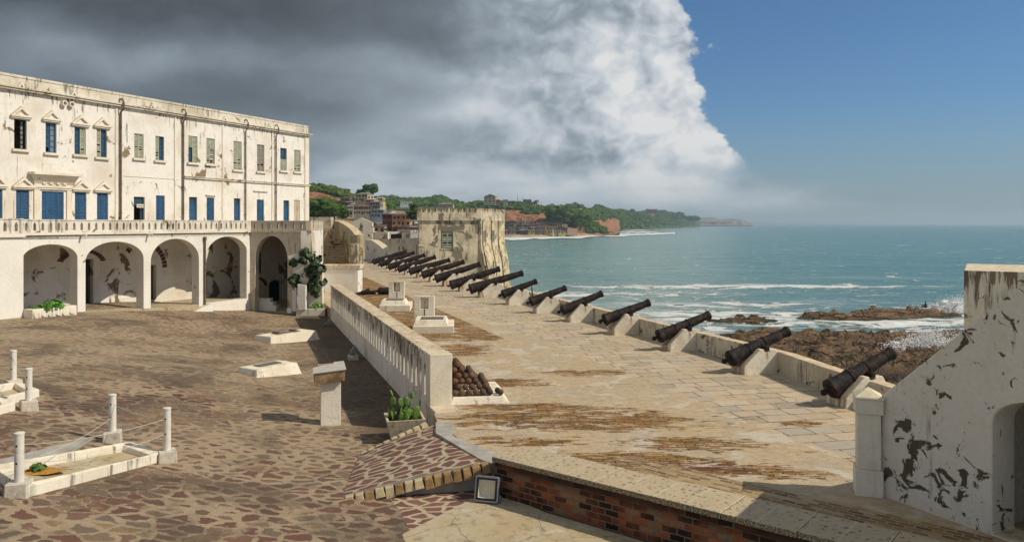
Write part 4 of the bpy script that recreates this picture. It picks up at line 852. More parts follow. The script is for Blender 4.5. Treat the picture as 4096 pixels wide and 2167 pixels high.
# beach and surf
def ribbon(name, pts_near, pts_far, mat, kind='structure'):
    m = MB(); n = len(pts_near); m.add([tuple(p) for p in pts_near]+[tuple(p) for p in pts_far], [(i, i+1, n+i+1, n+i) for i in range(n-1)]); o = m.build(name, mat, recalc=True); o['kind'] = kind; return o
pn = []; pf = []
for i in range(41):
    px = 1880+i*15; py = 949.5-2*mnoise.noise(Vector((i*.4, 0, 0)))-(max(0, px-2150)*.035); a = hp(px, py, SEA+.5); pn.append(a); b_ = a.copy(); b_ = Vector((a.x*1.035, a.y*1.035, SEA+2.9)); pf.append(b_)
ribbon('beach', pn, pf, M['sand'])
pn = []; pf = []
for i in range(81):
    px = 1900+i*10; k = max(0, px-2100); yb = 947.5-.030*k; th = max(3.5, 13-0.010*k)+4*mnoise.noise(Vector((i*.23, 3, 0)))
    pn.append(hp(px, yb+th*.85+5*mnoise.noise(Vector((i*.11, 0, 5))), SEA+.55)); pf.append(hp(px, yb, SEA+.65))
ribbon('surf_line', pn, pf, M['surf'], 'structure')
def foamstrip(px0, px1, y0, th, seed, lift=.6):
    n = 40; pn = []; pf = []
    for i in range(n+1):
        px = px0+(px1-px0)*i/n; w = math.sin(math.pi*i/n)**.5*th*(.7+.6*mnoise.noise(Vector((i*.3, seed, 0)))); c_ = y0(px)+1.5*mnoise.noise(Vector((i*.2, seed, 9)))
        pn.append(hp(px, c_+w*.5+.05, SEA+lift)); pf.append(hp(px, c_-w*.5-.05, SEA+lift))
    ribbon('surf_line', pn, pf, M['surf'], 'structure')
foamstrip(2480, 2640, lambda p: 929, 6.5, 1); foamstrip(2380, 2600, lambda p: 921, 6, 2, .8); foamstrip(2330, 2520, lambda p: 934, 5, 3, .7)
foamstrip(2520, 2720, lambda p: 906.5-(p-2520)*.005, 3.0, 4, 1.2); foamstrip(2720, 3060, lambda p: 902.3, 2.2, 5, 2.0); foamstrip(2560, 2640, lambda p: 913, 3, 8, 1.0)

# foliage clumps on the hills (a far-off wood)
def woodland(name, land, n, px0, px1, t0, t1, smin, smax, seed, cond=None, sub=1):
    r = random.Random(seed); m = MB()
    for i in range(n):
        px = r.uniform(px0, px1); t = r.uniform(t0, t1)
        if cond and not cond(px, t): continue
        p = land.at(px, t); s = r.uniform(smin, smax); cl = r.randint(2, 4)
        for q in range(cl): m.ball((p.x+r.uniform(-.8, .8)*s, p.y+r.uniform(-.8, .8)*s, p.z+s*r.uniform(.1, .6)), s*r.uniform(.5, .95), sub+ (1 if s > 3 else 0), .75, 2.3, (1, 1, .72), seed=i+q)
    o = m.build(name, M['bush']); o['kind'] = 'stuff'; tag(o, {'woodland': 'dense green scrub covering the far hillsides'}.get(name), 'woodland'); return o
woodland('woodland', LK, 330, 1235, 1480, .3, 1.08, 2.2, 4.4, 1, lambda px, t: t > .50 or px > 1340)['label'] = 'bright green scrub on the red knoll below the brown block'
woodland('woodland', LM, 1100, 1400, 1950, .45, 1.02, 2.6, 5.4, 2)['label'] = 'hazy green woods along the skyline behind the crenellated tower'
woodland('woodland', LC, 900, 1870, 2235, .22, 1.02, 2.2, 4.2, 3, lambda px, t: t > .48 or px > 2085 and px < 2165 and t > .2)['label'] = 'green bushes on the hill under the cream gabled house'
woodland('woodland', LD, 3400, 2190, 2780, .02, 1.01, 2.6, 6, 4, lambda px, t: ed(px, t) < .5)['label'] = 'long green scrub of the distant coast running to the cape'
woodland('woodland', LA, 60, 1400, 1660, .80, 1.0, 2.2, 4.0, 6, lambda px, t: 1460 < px < 1560)['label'] = 'dark green thicket in the valley left of the tower'
woodland('woodland', LR, 60, 2340, 2420, .1, .8, 2.5, 5, 7)['label'] = 'bushes on the rocky bluff at the end of the beach'

# ---------------- houses ----------------
def house(land, px, py, D, w, h, dpt, wall, roof, kind, label, group=None, rot=0.0, nwin=3, storeys=1, over=.5, rise=.9, S=None):
    if S is None: S = .46 if land is LA else .55
    w *= S; h *= S; dpt *= S; rise *= S; over *= max(S, .6)
    """base sits where the line of sight px,py meets distance D"""
    k = (px-2048)/F; base = -(py-HY)/F*D; x = k*D
    t = thing('house' if storeys < 3 else 'apartment_block', label, 'house' if storeys < 3 else 'building', (x, D, base), rot, group)
    m4 = TR(x, D, base, rot)
    m = MB(m4); m.box(-w/2, w/2, -dpt/2, dpt/2, -4, h); m.build('wall', HW[wall], t)
    m = MB(m4)
    if kind == 'gable': m.add([(-w/2-over, -dpt/2-over, h), (w/2+over, -dpt/2-over, h), (w/2+over, dpt/2+over, h), (-w/2-over, dpt/2+over, h), (0, -dpt/2-over, h+rise), (0, dpt/2+over, h+rise)], [(0, 1, 4), (3, 5, 2), (0, 4, 5, 3), (1, 2, 5, 4), (0, 3, 2, 1)])
    elif kind == 'hip': m.frus((-w/2-over, w/2+over, -dpt/2-over, dpt/2+over), (-w/4, w/4, -dpt/12, dpt/12), h, h+rise)
    else: m.add([(-w/2-over, -dpt/2-over, h+.02), (w/2+over, -dpt/2-over, h+.02), (w/2+over, dpt/2+over, h+rise), (-w/2-over, dpt/2+over, h+rise), (-w/2-over, -dpt/2-over, h+.14), (w/2+over, -dpt/2-over, h+.14), (w/2+over, dpt/2+over, h+rise+.12), (-w/2-over, dpt/2+over, h+rise+.12)], [(0, 1, 2, 3), (4, 7, 6, 5), (0, 4, 5, 1), (1, 5, 6, 2), (2, 6, 7, 3), (3, 7, 4, 0)])
    m.build('roof', HR[roof], t)
    for s_ in range(storeys):
        z0 = h*(s_+.32)/storeys; z1 = h*(s_+.76)/storeys
        for q in range(nwin):
            cx = -w/2+w*(q+.5)/nwin+(.15 if (q+s_) % 2 else -.1)*w/nwin*.5; ww = min(.75, w/nwin*.26)
            isdoor = (s_ == 0 and q == nwin//2 and nwin > 1); m = MB(m4); m.box(cx-ww, cx+ww, -dpt/2-.06, -dpt/2+.02, (.05 if isdoor else z0), z1); m.build('door' if isdoor else 'window', M['hole'], t)
    if nwin > 1:
        for q in range(2):
            m = MB(m4); yy = -dpt/4+q*dpt/2; m.box(w/2-.02, w/2+.06, yy-.5, yy+.5, h*.36, h*.76); m.build('window', M['hole'], t)
    return t
H = house
H(LK, 1362, 790, 640, 28, 12, 16, 9, 1, 'hip', 'wide red brown three storey block on the knoll skyline', rot=.25, nwin=5, storeys=3, rise=2.2)
H(LA, 1458, 806, 380, 16, 7.5, 10, 1, 1, 'hip', 'cream two storey house with grey hipped roof on the slope', rot=-.5, nwin=4, storeys=2, rise=2)
H(LA, 1488, 826, 370, 10, 7, 9, 2, 3, 'hip', 'pale pink house beside the cream hipped one', rot=-.4, nwin=3, storeys=2, rise=1.4)
H(LA, 1522, 815, 420, 9, 6.5, 8, 10, 3, 'hip', 'yellow house above the green valley', rot=-.3, nwin=3, storeys=2, rise=1.2)
H(LA, 1506, 835, 340, 10, 6, 8, 0, 1, 'shed', 'grey veranda house with pale tin roof', rot=-.2, nwin=4, storeys=2, rise=1)
H(LA, 1311, 849, 330, 18, 3.6, 8, 3, 3, 'gable', 'mint green bungalow with pale roof among trees', rot=.1, nwin=4, rise=1.2)
H(LA, 1346, 846, 330, 8, 3.6, 8, 3, 1, 'gable', 'small mint green annex right of the bungalow', rot=.1, nwin=2, rise=1.3)
H(LA, 1352, 826, 360, 24, 3.5, 10, 8, 2, 'gable', 'long brown house with dark roof above the mint bungalow', rot=.05, nwin=5, rise=2.2)
H(LA, 1401, 848, 350, 10, 5, 8, 2, 1, 'hip', 'pink house beside the long dark roof', rot=-.3, nwin=3, rise=1.8)
H(LA, 1450, 858, 300, 14, 6.6, 9, 0, 0, 'hip', 'grey two storey house with a row of tall windows', rot=.15, nwin=7, storeys=2, rise=1.6)
H(LA, 1515, 868, 300, 11, 5.6, 8, 7, 3, 'gable', 'pale blue house with blue white gable', rot=-.1, nwin=4, storeys=2, rise=1.4)
H(LA, 1556, 901, 250, 8.6, 7.4, 8, 6, 0, 'shed', 'dark maroon half of the twin storey house', rot=.12, nwin=3, storeys=2, rise=.7)
H(LA, 1609, 903, 244, 12, 7.2, 9, 5, 0, 'shed', 'salmon orange half of the twin storey house', rot=-.05, nwin=4, storeys=2, rise=.7)
H(LA, 1655, 868, 320, 14, 5, 9, 0, 2, 'hip', 'grey block half hidden by the tower edge', rot=0, nwin=5, storeys=2, rise=1)
H(LM, 1624, 817, 900, 24, 7.5, 12, 4, 3, 'shed', 'white flat villa amid the far woods', rot=.1, nwin=5, storeys=2, rise=.5)
H(LM, 1647, 822, 880, 10, 4, 10, 4, 3, 'gable', 'small white annex by the flat villa in the woods', rot=-.2, nwin=2, rise=1.2)
H(LM, 1783, 830, 860, 32, 6.5, 14, 1, 1, 'hip', 'wide cream villa with hipped roof just above the tower battlements', rot=-.1, nwin=7, storeys=2, rise=3)
H(LC, 1964, 810, 1045, 29, 14, 22, 1, 1, 'gable', 'large cream gabled house crowning the hill over the tower', rot=-.25, nwin=3, storeys=2, rise=6)
H(LC, 1990, 812, 1040, 14, 7, 8, 8, 2, 'shed', 'dark low building right below the large gabled house', rot=0, nwin=3, rise=1)
H(LC, 2022, 813, 1045, 12, 8, 9, 0, 2, 'shed', 'grey box house on the hill crest', rot=.1, nwin=3, storeys=2, rise=.8)
H(LC, 2048, 817, 1050, 15, 7, 9, 8, 2, 'shed', 'brown flat building with masts on the crest', rot=0, nwin=4, rise=.6)
H(LC, 2110, 813, 1075, 20, 9, 10, 0, 3, 'shed', 'pale roofed house beside the lone palm', rot=-.1, nwin=4, storeys=2, rise=1.4)
H(LC, 2137, 820, 1070, 14, 7, 8, 1, 0, 'gable', 'cream house just under the lone palm', rot=.2, nwin=3, storeys=1, rise=2)
H(LC, 2205, 835, 1035, 12, 6, 8, 1, 0, 'shed', 'small house at the end of the tree line', rot=.1, nwin=2, rise=.8)
H(LD, 2607, 851, 2700, 48, 17, 25, 6, 2, 'hip', 'dark square house alone on the far ridge', rot=.1, nwin=4, storeys=2, rise=6)
H(LD, 2640, 851, 2750, 40, 8, 18, 8, 4, 'gable', 'low reddish roof beside the dark ridge house', rot=0, nwin=3, rise=5)
H(LD, 2486, 848, 2250, 34, 7, 18, 0, 2, 'hip', 'small grey roof on the mid coast ridge', rot=0, nwin=3, rise=5)
for (px, py, D, w, hh, wa, lb) in ((2538, 856, 2500, 40, 9, 4, 'pale house strip high on the green coast'), (2565, 885, 2450, 34, 7, 1, 'lone beige house midway down the green coast'), (2673, 878, 3300, 40, 11, 0, 'grey house near the trees by the fishing headland'), (2604, 861, 2600, 36, 10, 1, 'cream house just under the dark ridge house')):
    H(LD, px, py, D, w, hh, 14, wa, 1, 'shed', lb, nwin=3, rise=2)
# crowded rows: small shacks, told apart only by wall, roof and quarter
def row(land, n, px0, px1, f_py, D0, D1, wr, hr, seed, where, walls=(0, 8, 1, 0, 8, 4, 0), roofs=(0, 1, 2, 0, 1, 3), S=.5):
    r = random.Random(seed)
    for i in range(n):
        px = px0+(px1-px0)*(i+r.uniform(.1, .9))/n; D = r.uniform(D0, D1); py = f_py(px, D); w = r.uniform(*wr); h_ = r.uniform(*hr)
        wa = r.choice(walls); ro = r.choice(roofs)
        kd = r.choice(['shed', 'shed', 'gable']); H(land, px, py, D, w, h_, w*.7, wa, ro, kd, '%s %s shack, %s %s roof, %s' % ('small' if w < wr[0]+(wr[1]-wr[0])*.35 else 'wide' if w > wr[0]+(wr[1]-wr[0])*.7 else 'middling', HWN[wa], HRN[ro], 'gabled' if kd == 'gable' else 'lean-to', where), 'shacks '+where, S=S, rot=r.uniform(-.4, .4), nwin=2 if w < 9 else 3, over=.4, rise=r.uniform(.3, 1.5))
def on(land, extra=0):
    def f(px, D):
        zf = interp(land.zf, px); zb = interp(land.zb, px); p = land.at(px, (D-zf)/(zb-zf)); return HY-(p.z+extra)/p.y*F
    return f
row(LA, 30, 1235, 1420, on(LA), 395, 470, (7, 14), (3, 5), 11, 'below the red knoll')
row(LA, 34, 1380, 1560, on(LA), 420, 540, (7, 13), (3.5, 6), 12, 'high on the town slope')
row(LA, 32, 1400, 1570, on(LA), 330, 410, (6, 11), (3, 5), 13, 'midway up the town slope')
row(LA, 24, 1540, 1690, on(LA), 290, 400, (6, 11), (3, 5), 14, 'behind the salmon house')
row(LA, 20, 1440, 1690, on(LA), 215, 260, (5, 8), (2.8, 4.2), 15, 'right below the salmon house', walls=(0, 8, 1, 10))
row(LA, 13, 1480, 1690, on(LA), 165, 200, (4, 7), (2.5, 3.4), 16, 'behind the low castle walls')
row(LA, 16, 1240, 1440, on(LA), 300, 380, (6, 11), (3, 5), 31, 'among trees left of the stairs')
row(LB, 16, 1945, 2260, lambda px, D: 936-(px-1945)*.008, 934, 942, (8, 15), (4, 5.5), 17, 'in the front row along the beach', walls=(8, 0, 8, 1, 8, 10, 0), roofs=(0, 2, 1, 0, 2), S=.8)
row(LB, 16, 1945, 2270, lambda px, D: 924-(px-1945)*.008, 948, 954, (8, 16), (4, 6), 18, 'in the second row behind the beach', walls=(8, 0, 8, 1, 8, 9, 0), roofs=(0, 2, 1, 0, 2), S=.8)
row(LB, 15, 1940, 2260, lambda px, D: 912-(px-1945)*.008, 960, 966, (9, 17), (4, 6), 19, 'in the third row behind the beach', walls=(8, 0, 8, 1, 8, 9, 0), roofs=(0, 2, 1, 0, 2), S=.8)
row(LB, 14, 1930, 2250, lambda px, D: 901-(px-1945)*.006, 972, 978, (9, 17), (4, 6), 20, 'under the red cliff', walls=(8, 0, 8, 9, 8, 1, 0), roofs=(0, 2, 1, 0, 2), S=.8)
row(LD, 8, 2160, 2320, lambda px, D: 893+(px-2160)*.05, 1000, 1030, (8, 16), (4, 7), 21, 'round the lone trees at the beach end')
row(LP, 84, 2765, 2975, lambda px, D: HY-(D-5200)/700*14*max(.15, 1-(px-2765)/260)+6-4, 5260, 5800, (35, 70), (14, 24), 22, 'on the fishing headland', walls=(0, 8, 9, 1, 4), roofs=(0, 1, 3, 4), S=.6)
def untwin():
    seen = {}
    for o in col.objects:
        if o.parent is None and o.get('label') and str(o.get('group', '')).startswith('shacks'): seen.setdefault(o['label'], []).append(o)
    W = {2: ['left one', 'right one'], 3: ['leftmost', 'middle one', 'rightmost']}
    for l, os_ in seen.items():
        if len(os_) > 1:
            os_.sort(key=lambda o: o.location.x/o.location.y); n = len(os_)
            for i, o in enumerate(os_): o['label'] = l+', '+(W[n][i] if n in W else ['leftmost', 'second from left', 'third from left', 'fourth from left', 'fifth from left', 'sixth from left'][min(i, 5)])
untwin()
def mast(px, y0, y1, D, label):
    a = dp(px, y0, D); b_ = dp(px, y1, D); m = MB(); m.tube([a-Vector((0, 0, 3)), b_], [.35, .15], 5); tag(m.build('radio_mast', HR[2], origin=a), label, 'mast')
for px, y0, y1, lb in ((1915, 812, 793, 'short thin mast left of the gabled house'), (2070, 815, 778, 'tall thin mast over the brown flat building'), (2092, 815, 784, 'second thin mast between flat building and palm'), (2166, 818, 806, 'thin mast right of the palm'), (2203, 828, 810, 'thin mast at the end of the tree line')): mast(px, y0, y1, 1050, lb)
# lone trees
def farbush(px, py, D, w, h_, label, n=26, seed=1, trunk=True, cat='tree', k=.17):
    r = random.Random(seed); b_ = dp(px, py, D); t = thing('round_tree', label, cat, b_); m = MB()
    for i in range(n):
        a = r.uniform(0, 6.28); u = r.random(); rr = w/2*math.sqrt(r.random())*.85; z = h_*(.25+.65*u)*(1-.25*(rr/(w/2))**2)
        m.ball((b_.x+rr*math.cos(a), b_.y+rr*math.sin(a), b_.z+z), w*k*r.uniform(.6, 1.25), 2, .8, 2.5, (1, 1, .8), seed=i+seed*9)
    for i in range(n//2 if D < 1200 else 0):
        a = r.uniform(0, 6.28); rr = w/2*math.sqrt(r.random())*.8; z = h_*(.3+.6*r.random())*(1-.25*(rr/(w/2))**2); leafball(m, (b_.x+rr*math.cos(a), b_.y+rr*math.sin(a), b_.z+z), w*.22, 90, w*.028, i+seed, (1, 1, .8))
    m.build('crown', M['bush'], t, recalc=False); m = MB(); m.tube([b_-Vector((0, 0, 3)), b_+Vector((0, 0, h_*.5))], [w*.05, w*.03], 6); m.build('trunk', M['bark'], t); return t
farbush(1483, 790, 500, 10, 9, 'dark round tree standing on the town skyline', seed=3)
farbush(1445, 788, 500, 7, 5, 'low bush left of the skyline tree', seed=4)
farbush(1295, 878, 290, 11, 8, 'round tree left of the castle stair, below the mint bungalow', seed=5)
farbush(1337, 882, 280, 9, 7, 'smaller round tree above the stair top', seed=6)
farbush(1250, 876, 290, 9, 8, 'tree just right of the white building corner', seed=9)
farbush(1655, 903, 235, 3.6, 8, 'narrow bright tree right of the salmon house', seed=7)
farbush(2237, 900, 980, 34, 24, 'broad dark tree behind the beach shacks', 50, 8)
farbush(2322, 912, 985, 26, 22, 'rounded tree at the right end of the beach shacks', 44, 10)
farbush(2303, 876, 1010, 12, 11, 'small tree on the bank beside the broad one', 24, 12)
farbush(2770, 880, 3400, 70, 16, 'dark grove before the fishing headland', 110, 13, k=.10)
farbush(2690, 876, 3300, 112, 27, 'big dark grove beside the ridge house', 200, 14, k=.07)
t = thing('palm_tree', 'lone palm with dark fronds on the hill crest', 'palm', dp(2146, 822, 1065)); b_ = t.location.copy()
m = MB(); m.tube([b_-Vector((0, 0, 2)), b_+Vector((0, 0, 7))], [.45, .3], 6); m.build('trunk', M['bark'], t); m = MB(); r = random.Random(2)
for i in range(13):
    a = i*6.28/13; L_ = r.uniform(3.6, 5); el_ = r.uniform(-.1, .8); pts = [b_+Vector((math.cos(a)*L_*u, math.sin(a)*L_*u, 7+L_*(el_*u-1.1*u*u))) for u in (0, .35, .7, 1)]
    for (p, q) in zip(pts, pts[1:]): s_ = Vector((-math.sin(a), math.cos(a), 0))*.75; m.add([tuple(p-s_), tuple(q-s_*.6), tuple(q+s_*.6), tuple(p+s_)], [(0, 1, 2, 3)])
m.build('crown', M['bush'], t)
# ---------------- tall white building ----------------
Z1 = lambda x, y: (x/1.947, 250+y/1.947)       # measured on an enlarged crop
def ff(x, y, w=0.0): return FF.p(*Z1(x, y), w)
bld = thing('white_building', 'long whitewashed two storey fort building with blue and olive shutters', 'building', FF.P(-2, 0, FLOOR), math.atan2(.912, .41))
TE = FF.p(1233, 700)[0]; TL0 = -20.5; ROOF = 7.33; CORN = 6.55
wins = []   # (kind, t0, t1, h0, h1)
def rect(x0, x1, yt, yb):
    t0, a = ff(x0, yt); t1, b = ff(x1, yt+ (0)); xm = (x0+x1)/2; _, ht = ff(xm, yt); _, hb = ff(xm, yb) if yb else (0, FLOOR+.02); return t0, t1, hb, ht
UP = [('open', 110, 208, 445, 675, 1), ('glass', 355, 440, 471, 703, 1), ('gs', 580, 668, 505, 717, 1), ('sg', 752, 832, 520, 738, 1), ('ss', 1045, 1118, 556, 745, 0), ('sg', 1210, 1278, 576, 762, 0),
      ('top_g', 1467, 1538, 574, 780, 0), ('top_s', 1607, 1673, 593, 790, 0), ('ss', 1818, 1882, 615, 835, 0), ('ss2', 2002, 2058, 641, 848, 0), ('gtop', 2183, 2233, 668, 842, 0), ('ss', 2291, 2341, 682, 850, 0)]
LO = [('b2', -60, 20, 985), ('b2', 125, 228, 993), ('b4', 325, 497, 1006), ('b2', 583, 673, 1012), ('b2', 755, 842, 1018), ('dopen', 1042, 1127, 1046), ('b2', 1215, 1283, 1036), ('door', 1473, 1535, 1048), ('b2', 1610, 1668, 1052), ('door', 1822, 1872, 1058), ('b2', 2000, 2055, 1068), ('door', 2208, 2253, 1074), ('blocked', 2290, 2335, 1072)]
ups = [(k, *rect(x0, x1, a, b), pd) for k, x0, x1, a, b, pd in UP]; ups.insert(0, ('ss', ups[0][1]-1.75, ups[0][1]-.95, ups[0][3], ups[0][4], 1))
los = [(k, *rect(x0, x1, a, None)) for k, x0, x1, a in LO]
holes = [[(t0, h0), (t1, h0), (t1, h1), (t0, h1)] for (_, t0, t1, h0, h1, _p) in ups]
holes += [[(t0, h0), (t1, h0), (t1, h1), (t0, h1)] for (_, t0, t1, h0, h1) in los]
mb = MB(FF.M); mb.plate([(TL0, FLOOR), (TE, FLOOR), (TE, CORN), (TL0, CORN)], holes, 0, .38)
mb.box(TE-.38, TE, .38, 9, -6.8, CORN); mb.box(TL0, TE, 8.7, 9, -6.8, CORN); mb.box(TL0, TL0+.3, .38, 8.7, -6.8, CORN)
mb.build('wall', M['white'], bld)
mb = MB(FF.M); mb.box(TL0, TE+.02, .0, 9, CORN+.14, ROOF-.12); mb.build('roof_parapet', M['cornice'], bld)
mb = MB(FF.M); mb.box(TL0, TE+.03, -.03, .55, ROOF-.118, ROOF); mb.build('roof_coping', M['cornice'], bld)
mb = MB(FF.M)
mb.box(TL0, TE+.16, -.20, .02, CORN, CORN+.10); mb.box(TL0, TE+.22, -.27, .02, CORN+.102, CORN+.17); mb.build('cornice', M['cornice'], bld)
mb = MB(FF.M); ts = ff(1430, 888)[0]; hs = ff(1430, 888)[1]
mb.box(ts, TE+.1, -.10, .01, hs-.10, hs-.005); mb.box(ts, TE+.14, -.14, .01, hs-.004, hs+.04); mb.build('string_course', M['cornice'], bld)
mb = MB(FF.M); t0 = ff(960, 880)[0]; h_ = ff(960, 880)[1]; mb.box(t0, ts-.4, -.03, .01, h_-.04, h_); mb.build('string_course', M['trim'], bld)
# pilaster strips
for x, w_ in ((905, .16), (1362, .12), (1733, .12), (2119, .10)):
    t0 = ff(x, 800)[0]; mb = MB(FF.M); mb.box(t0-w_/2, t0+w_/2, -.05, .01, FLOOR, CORN-.01); mb.build('pilaster', M['trim'], bld)
mb = MB(FF.M); mb.box(TE-.42, TE+.03, -.06, .01, FLOOR, CORN-.01); mb.build('pilaster', M['trim'], bld)
for x, r_, m_ in ((932, .055, 'pipe'), (1419, .05, 'pipe'), (1905, .045, 'pipe'), (2142, .045, 'pipe')):
    t0 = ff(x, 700)[0]; mb = MB(FF.M); mb.tube([(t0, -.1, FLOOR+.01), (t0, -.1, CORN-.3), (t0, -.32, CORN-.12), (t0, -.33, CORN+.2), (t0, -.2, CORN+.42), (t0, 0, CORN+.42)], r_, 8)
    for k in range(4): mb.lathe([(r_+.012, 0), (r_+.012, .08)], 8, TR(t0, -.1, .6+k*1.6))
    mb.build('drainpipe', M[m_], bld)
for x, y in ((488, 320), (545, 328)):
    t0, h_ = ff(x, y); mb = MB(FF.M); M4 = TR(t0, -.22, h_) @ Matrix.Rotation(rad(90), 4, 'X')
    mb.lathe([(.15, -.25), (.15, .10), (.10, .10), (.10, -.2)], 14, TR(t0, -.10, h_) @ Matrix.Rotation(rad(90), 4, 'X')); mb.build('vent_pipe', M['trim'], bld)
for x, y in ((155, 185), (565, 250), (1175, 352), (1740, 443), (2090, 500)):    # triangular spout hoods on the parapet
    t0, h_ = ff(x, y); mb = MB(FF.M); mb.plate([(t0-.22, h_-.14), (t0+.22, h_-.14), (t0, h_+.2)], [[(t0-.10, h_-.09), (t0+.10, h_-.09), (t0, h_+.08)]], -.16, 0.01); mb.build('spout_hood', M['trim'], bld)

def louver(mb, t0, t1, h0, h1, w, pitch=.075, broken=(), frame=.045, rnd_=None, tilt=.02):
    fr = frame; mb.plate([(t0, h0), (t1, h0), (t1, h1), (t0, h1)], [[(t0+fr, h0+fr), (t1-fr, h0+fr), (t1-fr, (h0+h1)/2-fr/2), (t0+fr, (h0+h1)/2-fr/2)], [(t0+fr, (h0+h1)/2+fr/2), (t1-fr, (h0+h1)/2+fr/2), (t1-fr, h1-fr), (t0+fr, h1-fr)]], w, w+.035)
    n = int((h1-h0)/pitch)
    for i in range(n):
        z = h0+(i+.5)*pitch
        if z < h0+fr or z > h1-fr or i in broken: continue
        d = tilt; mb.add([(t0+fr, w+.002, z-.026), (t1-fr, w+.002, z-.026), (t1-fr, w+.033, z+.020), (t0+fr, w+.033, z+.020), (t0+fr, w+.002, z-.016), (t1-fr, w+.002, z-.016), (t1-fr, w+.033, z+.030), (t0+fr, w+.033, z+.030)],
               [(0, 1, 2, 3), (4, 7, 6, 5), (0, 4, 5, 1), (2, 6, 7, 3), (1, 5, 6, 2), (0, 3, 7, 4)])
def sash(parent, t0, t1, h0, h1, w, n=5, mat='glass', fmat='blue', missing=()):
    f = MB(FF.M); hs_ = []
    for i in range(n):
        a = h0+.04+(h1-h0-.04)*i/n; b = h0+(h1-h0)*(i+1)/n-.0; hs_.append([(t0+.04, a), (t1-.04, a), (t1-.04, b-.035), (t0+.04, b-.035)])
    f.plate([(t0, h0), (t1, h0), (t1, h1), (t0, h1)], hs_, w, w+.04); f.build('sash', M[fmat], parent)
    g_ = MB(FF.M)
    for i, q in enumerate(hs_):
        if i in missing: continue
        g_.box(q[0][0]-.005, q[1][0]+.005, w+.015, w+.022, q[0][1]-.005, q[2][1]+.005)
    g_.build('pane', M[mat], parent)
def window_frame(t0, t1, h0, h1, mat, w=.1):
    f = MB(FF.M); f.plate([(t0-.001, h0-.001), (t1+.001, h0-.001), (t1+.001, h1+.001), (t0-.001, h1+.001)], [[(t0+.04, h0+.04), (t1-.04, h0+.04), (t1-.04, h1-.04), (t0+.04, h1-.04)]], w, w+.08)
    return f.build('window', M[mat], bld)
def shut(parent, t0, t1, h0, h1, mat, w=.05, broken=()):
    m = MB(FF.M); louver(m, t0, t1, h0, h1, w, broken=broken); m.build('shutter', M[mat], parent)
def pediment(parent, t0, t1, h1, scale=1.0):
    c = (t0+t1)/2; wd = (t1-t0)/2+.17; m = MB(FF.M); b0 = h1+.05
    m.box(c-wd, c+wd, -.12, .01, b0, b0+.07); m.box(c-wd-.05, c+wd+.05, -.17, .01, b0+.072, b0+.12)
    z0 = b0+.122; hh = .38*scale; m.plate([(c-wd-.05, z0), (c+wd+.05, z0), (c, z0+hh+.1)], [[(c-wd+.14, z0+.05), (c+wd-.14, z0+.05), (c, z0+hh-.06)]], -.15, .01)
    m.plate([(c-wd+.1, z0+.01), (c+wd-.1, z0+.01), (c, z0+hh-.03)], [], -.05, .008)
    m.build('pediment', M['trim'], parent)
r = random.Random(8)
for k, t0, t1, h0, h1, pd in ups:
    c = (t0+t1)/2; hm = (h0+h1)/2+.12; mat = 'grey_sh' if k == 'ss2' else 'olive'
    wf = window_frame(t0, t1, h0, h1, 'blue' if k in ('glass', 'gs', 'sg', 'top_g', 'gtop') else ('black' if k == 'open' else mat))
    i0, i1, j0, j1 = t0+.02, t1-.02, h0+.02, h1-.02
    br = tuple(r.sample(range(2, 9), 2))
    if k == 'open': sash(wf, c+.1, i1, j0, j1, .2, 6, 'glass2', 'black')
    elif k == 'glass': sash(wf, i0, c-.01, j0, j1, .12, 5, missing=(0,)); sash(wf, c+.01, i1, j0, j1, .12, 5, 'glass2')
    elif k == 'gs': sash(wf, i0, c, j0, j1, .12, 5); shut(wf, c+.02, i1, j0, j1, mat, broken=(3,))
    elif k == 'sg': shut(wf, i0, c-.02, j0, j1, mat, broken=br); sash(wf, c, i1, j0, j1, .12, 5)
    elif k in ('ss', 'ss2'): shut(wf, i0, c-.004, j0, j1, mat, broken=br[:1]); shut(wf, c+.004, i1, j0, j1, mat, broken=br)
    elif k == 'top_g': shut(wf, i0, c-.004, hm, j1, mat); shut(wf, c+.004, i1, hm, j1, mat); shut(wf, c+.004, i1, j0, hm-.01, mat); sash(wf, i0, c, j0, hm-.01, .12, 3)
    elif k == 'top_s': shut(wf, i0, c-.004, hm, j1, mat); shut(wf, c+.004, i1, hm, j1, mat); shut(wf, i0, c-.004, j0, hm-.01, mat, broken=(2,)); sash(wf, c, i1, j0, hm-.01, .12, 3, 'glass2', 'signw', (0,))
    elif k == 'gtop': sash(wf, i0, c, hm-.1, j1, .12, 2); sash(wf, c, i1, hm-.1, j1, .12, 2); shut(wf, i0, c-.004, j0, hm-.11, mat); shut(wf, c+.004, i1, j0, hm-.11, mat)
    s_ = MB(FF.M); s_.box(t0-.12, t1+.12, -.13, .0, h0-.13, h0-.01); s_.build('sill', M['trim'], wf)
    if pd: pediment(wf, t0, t1, h1)
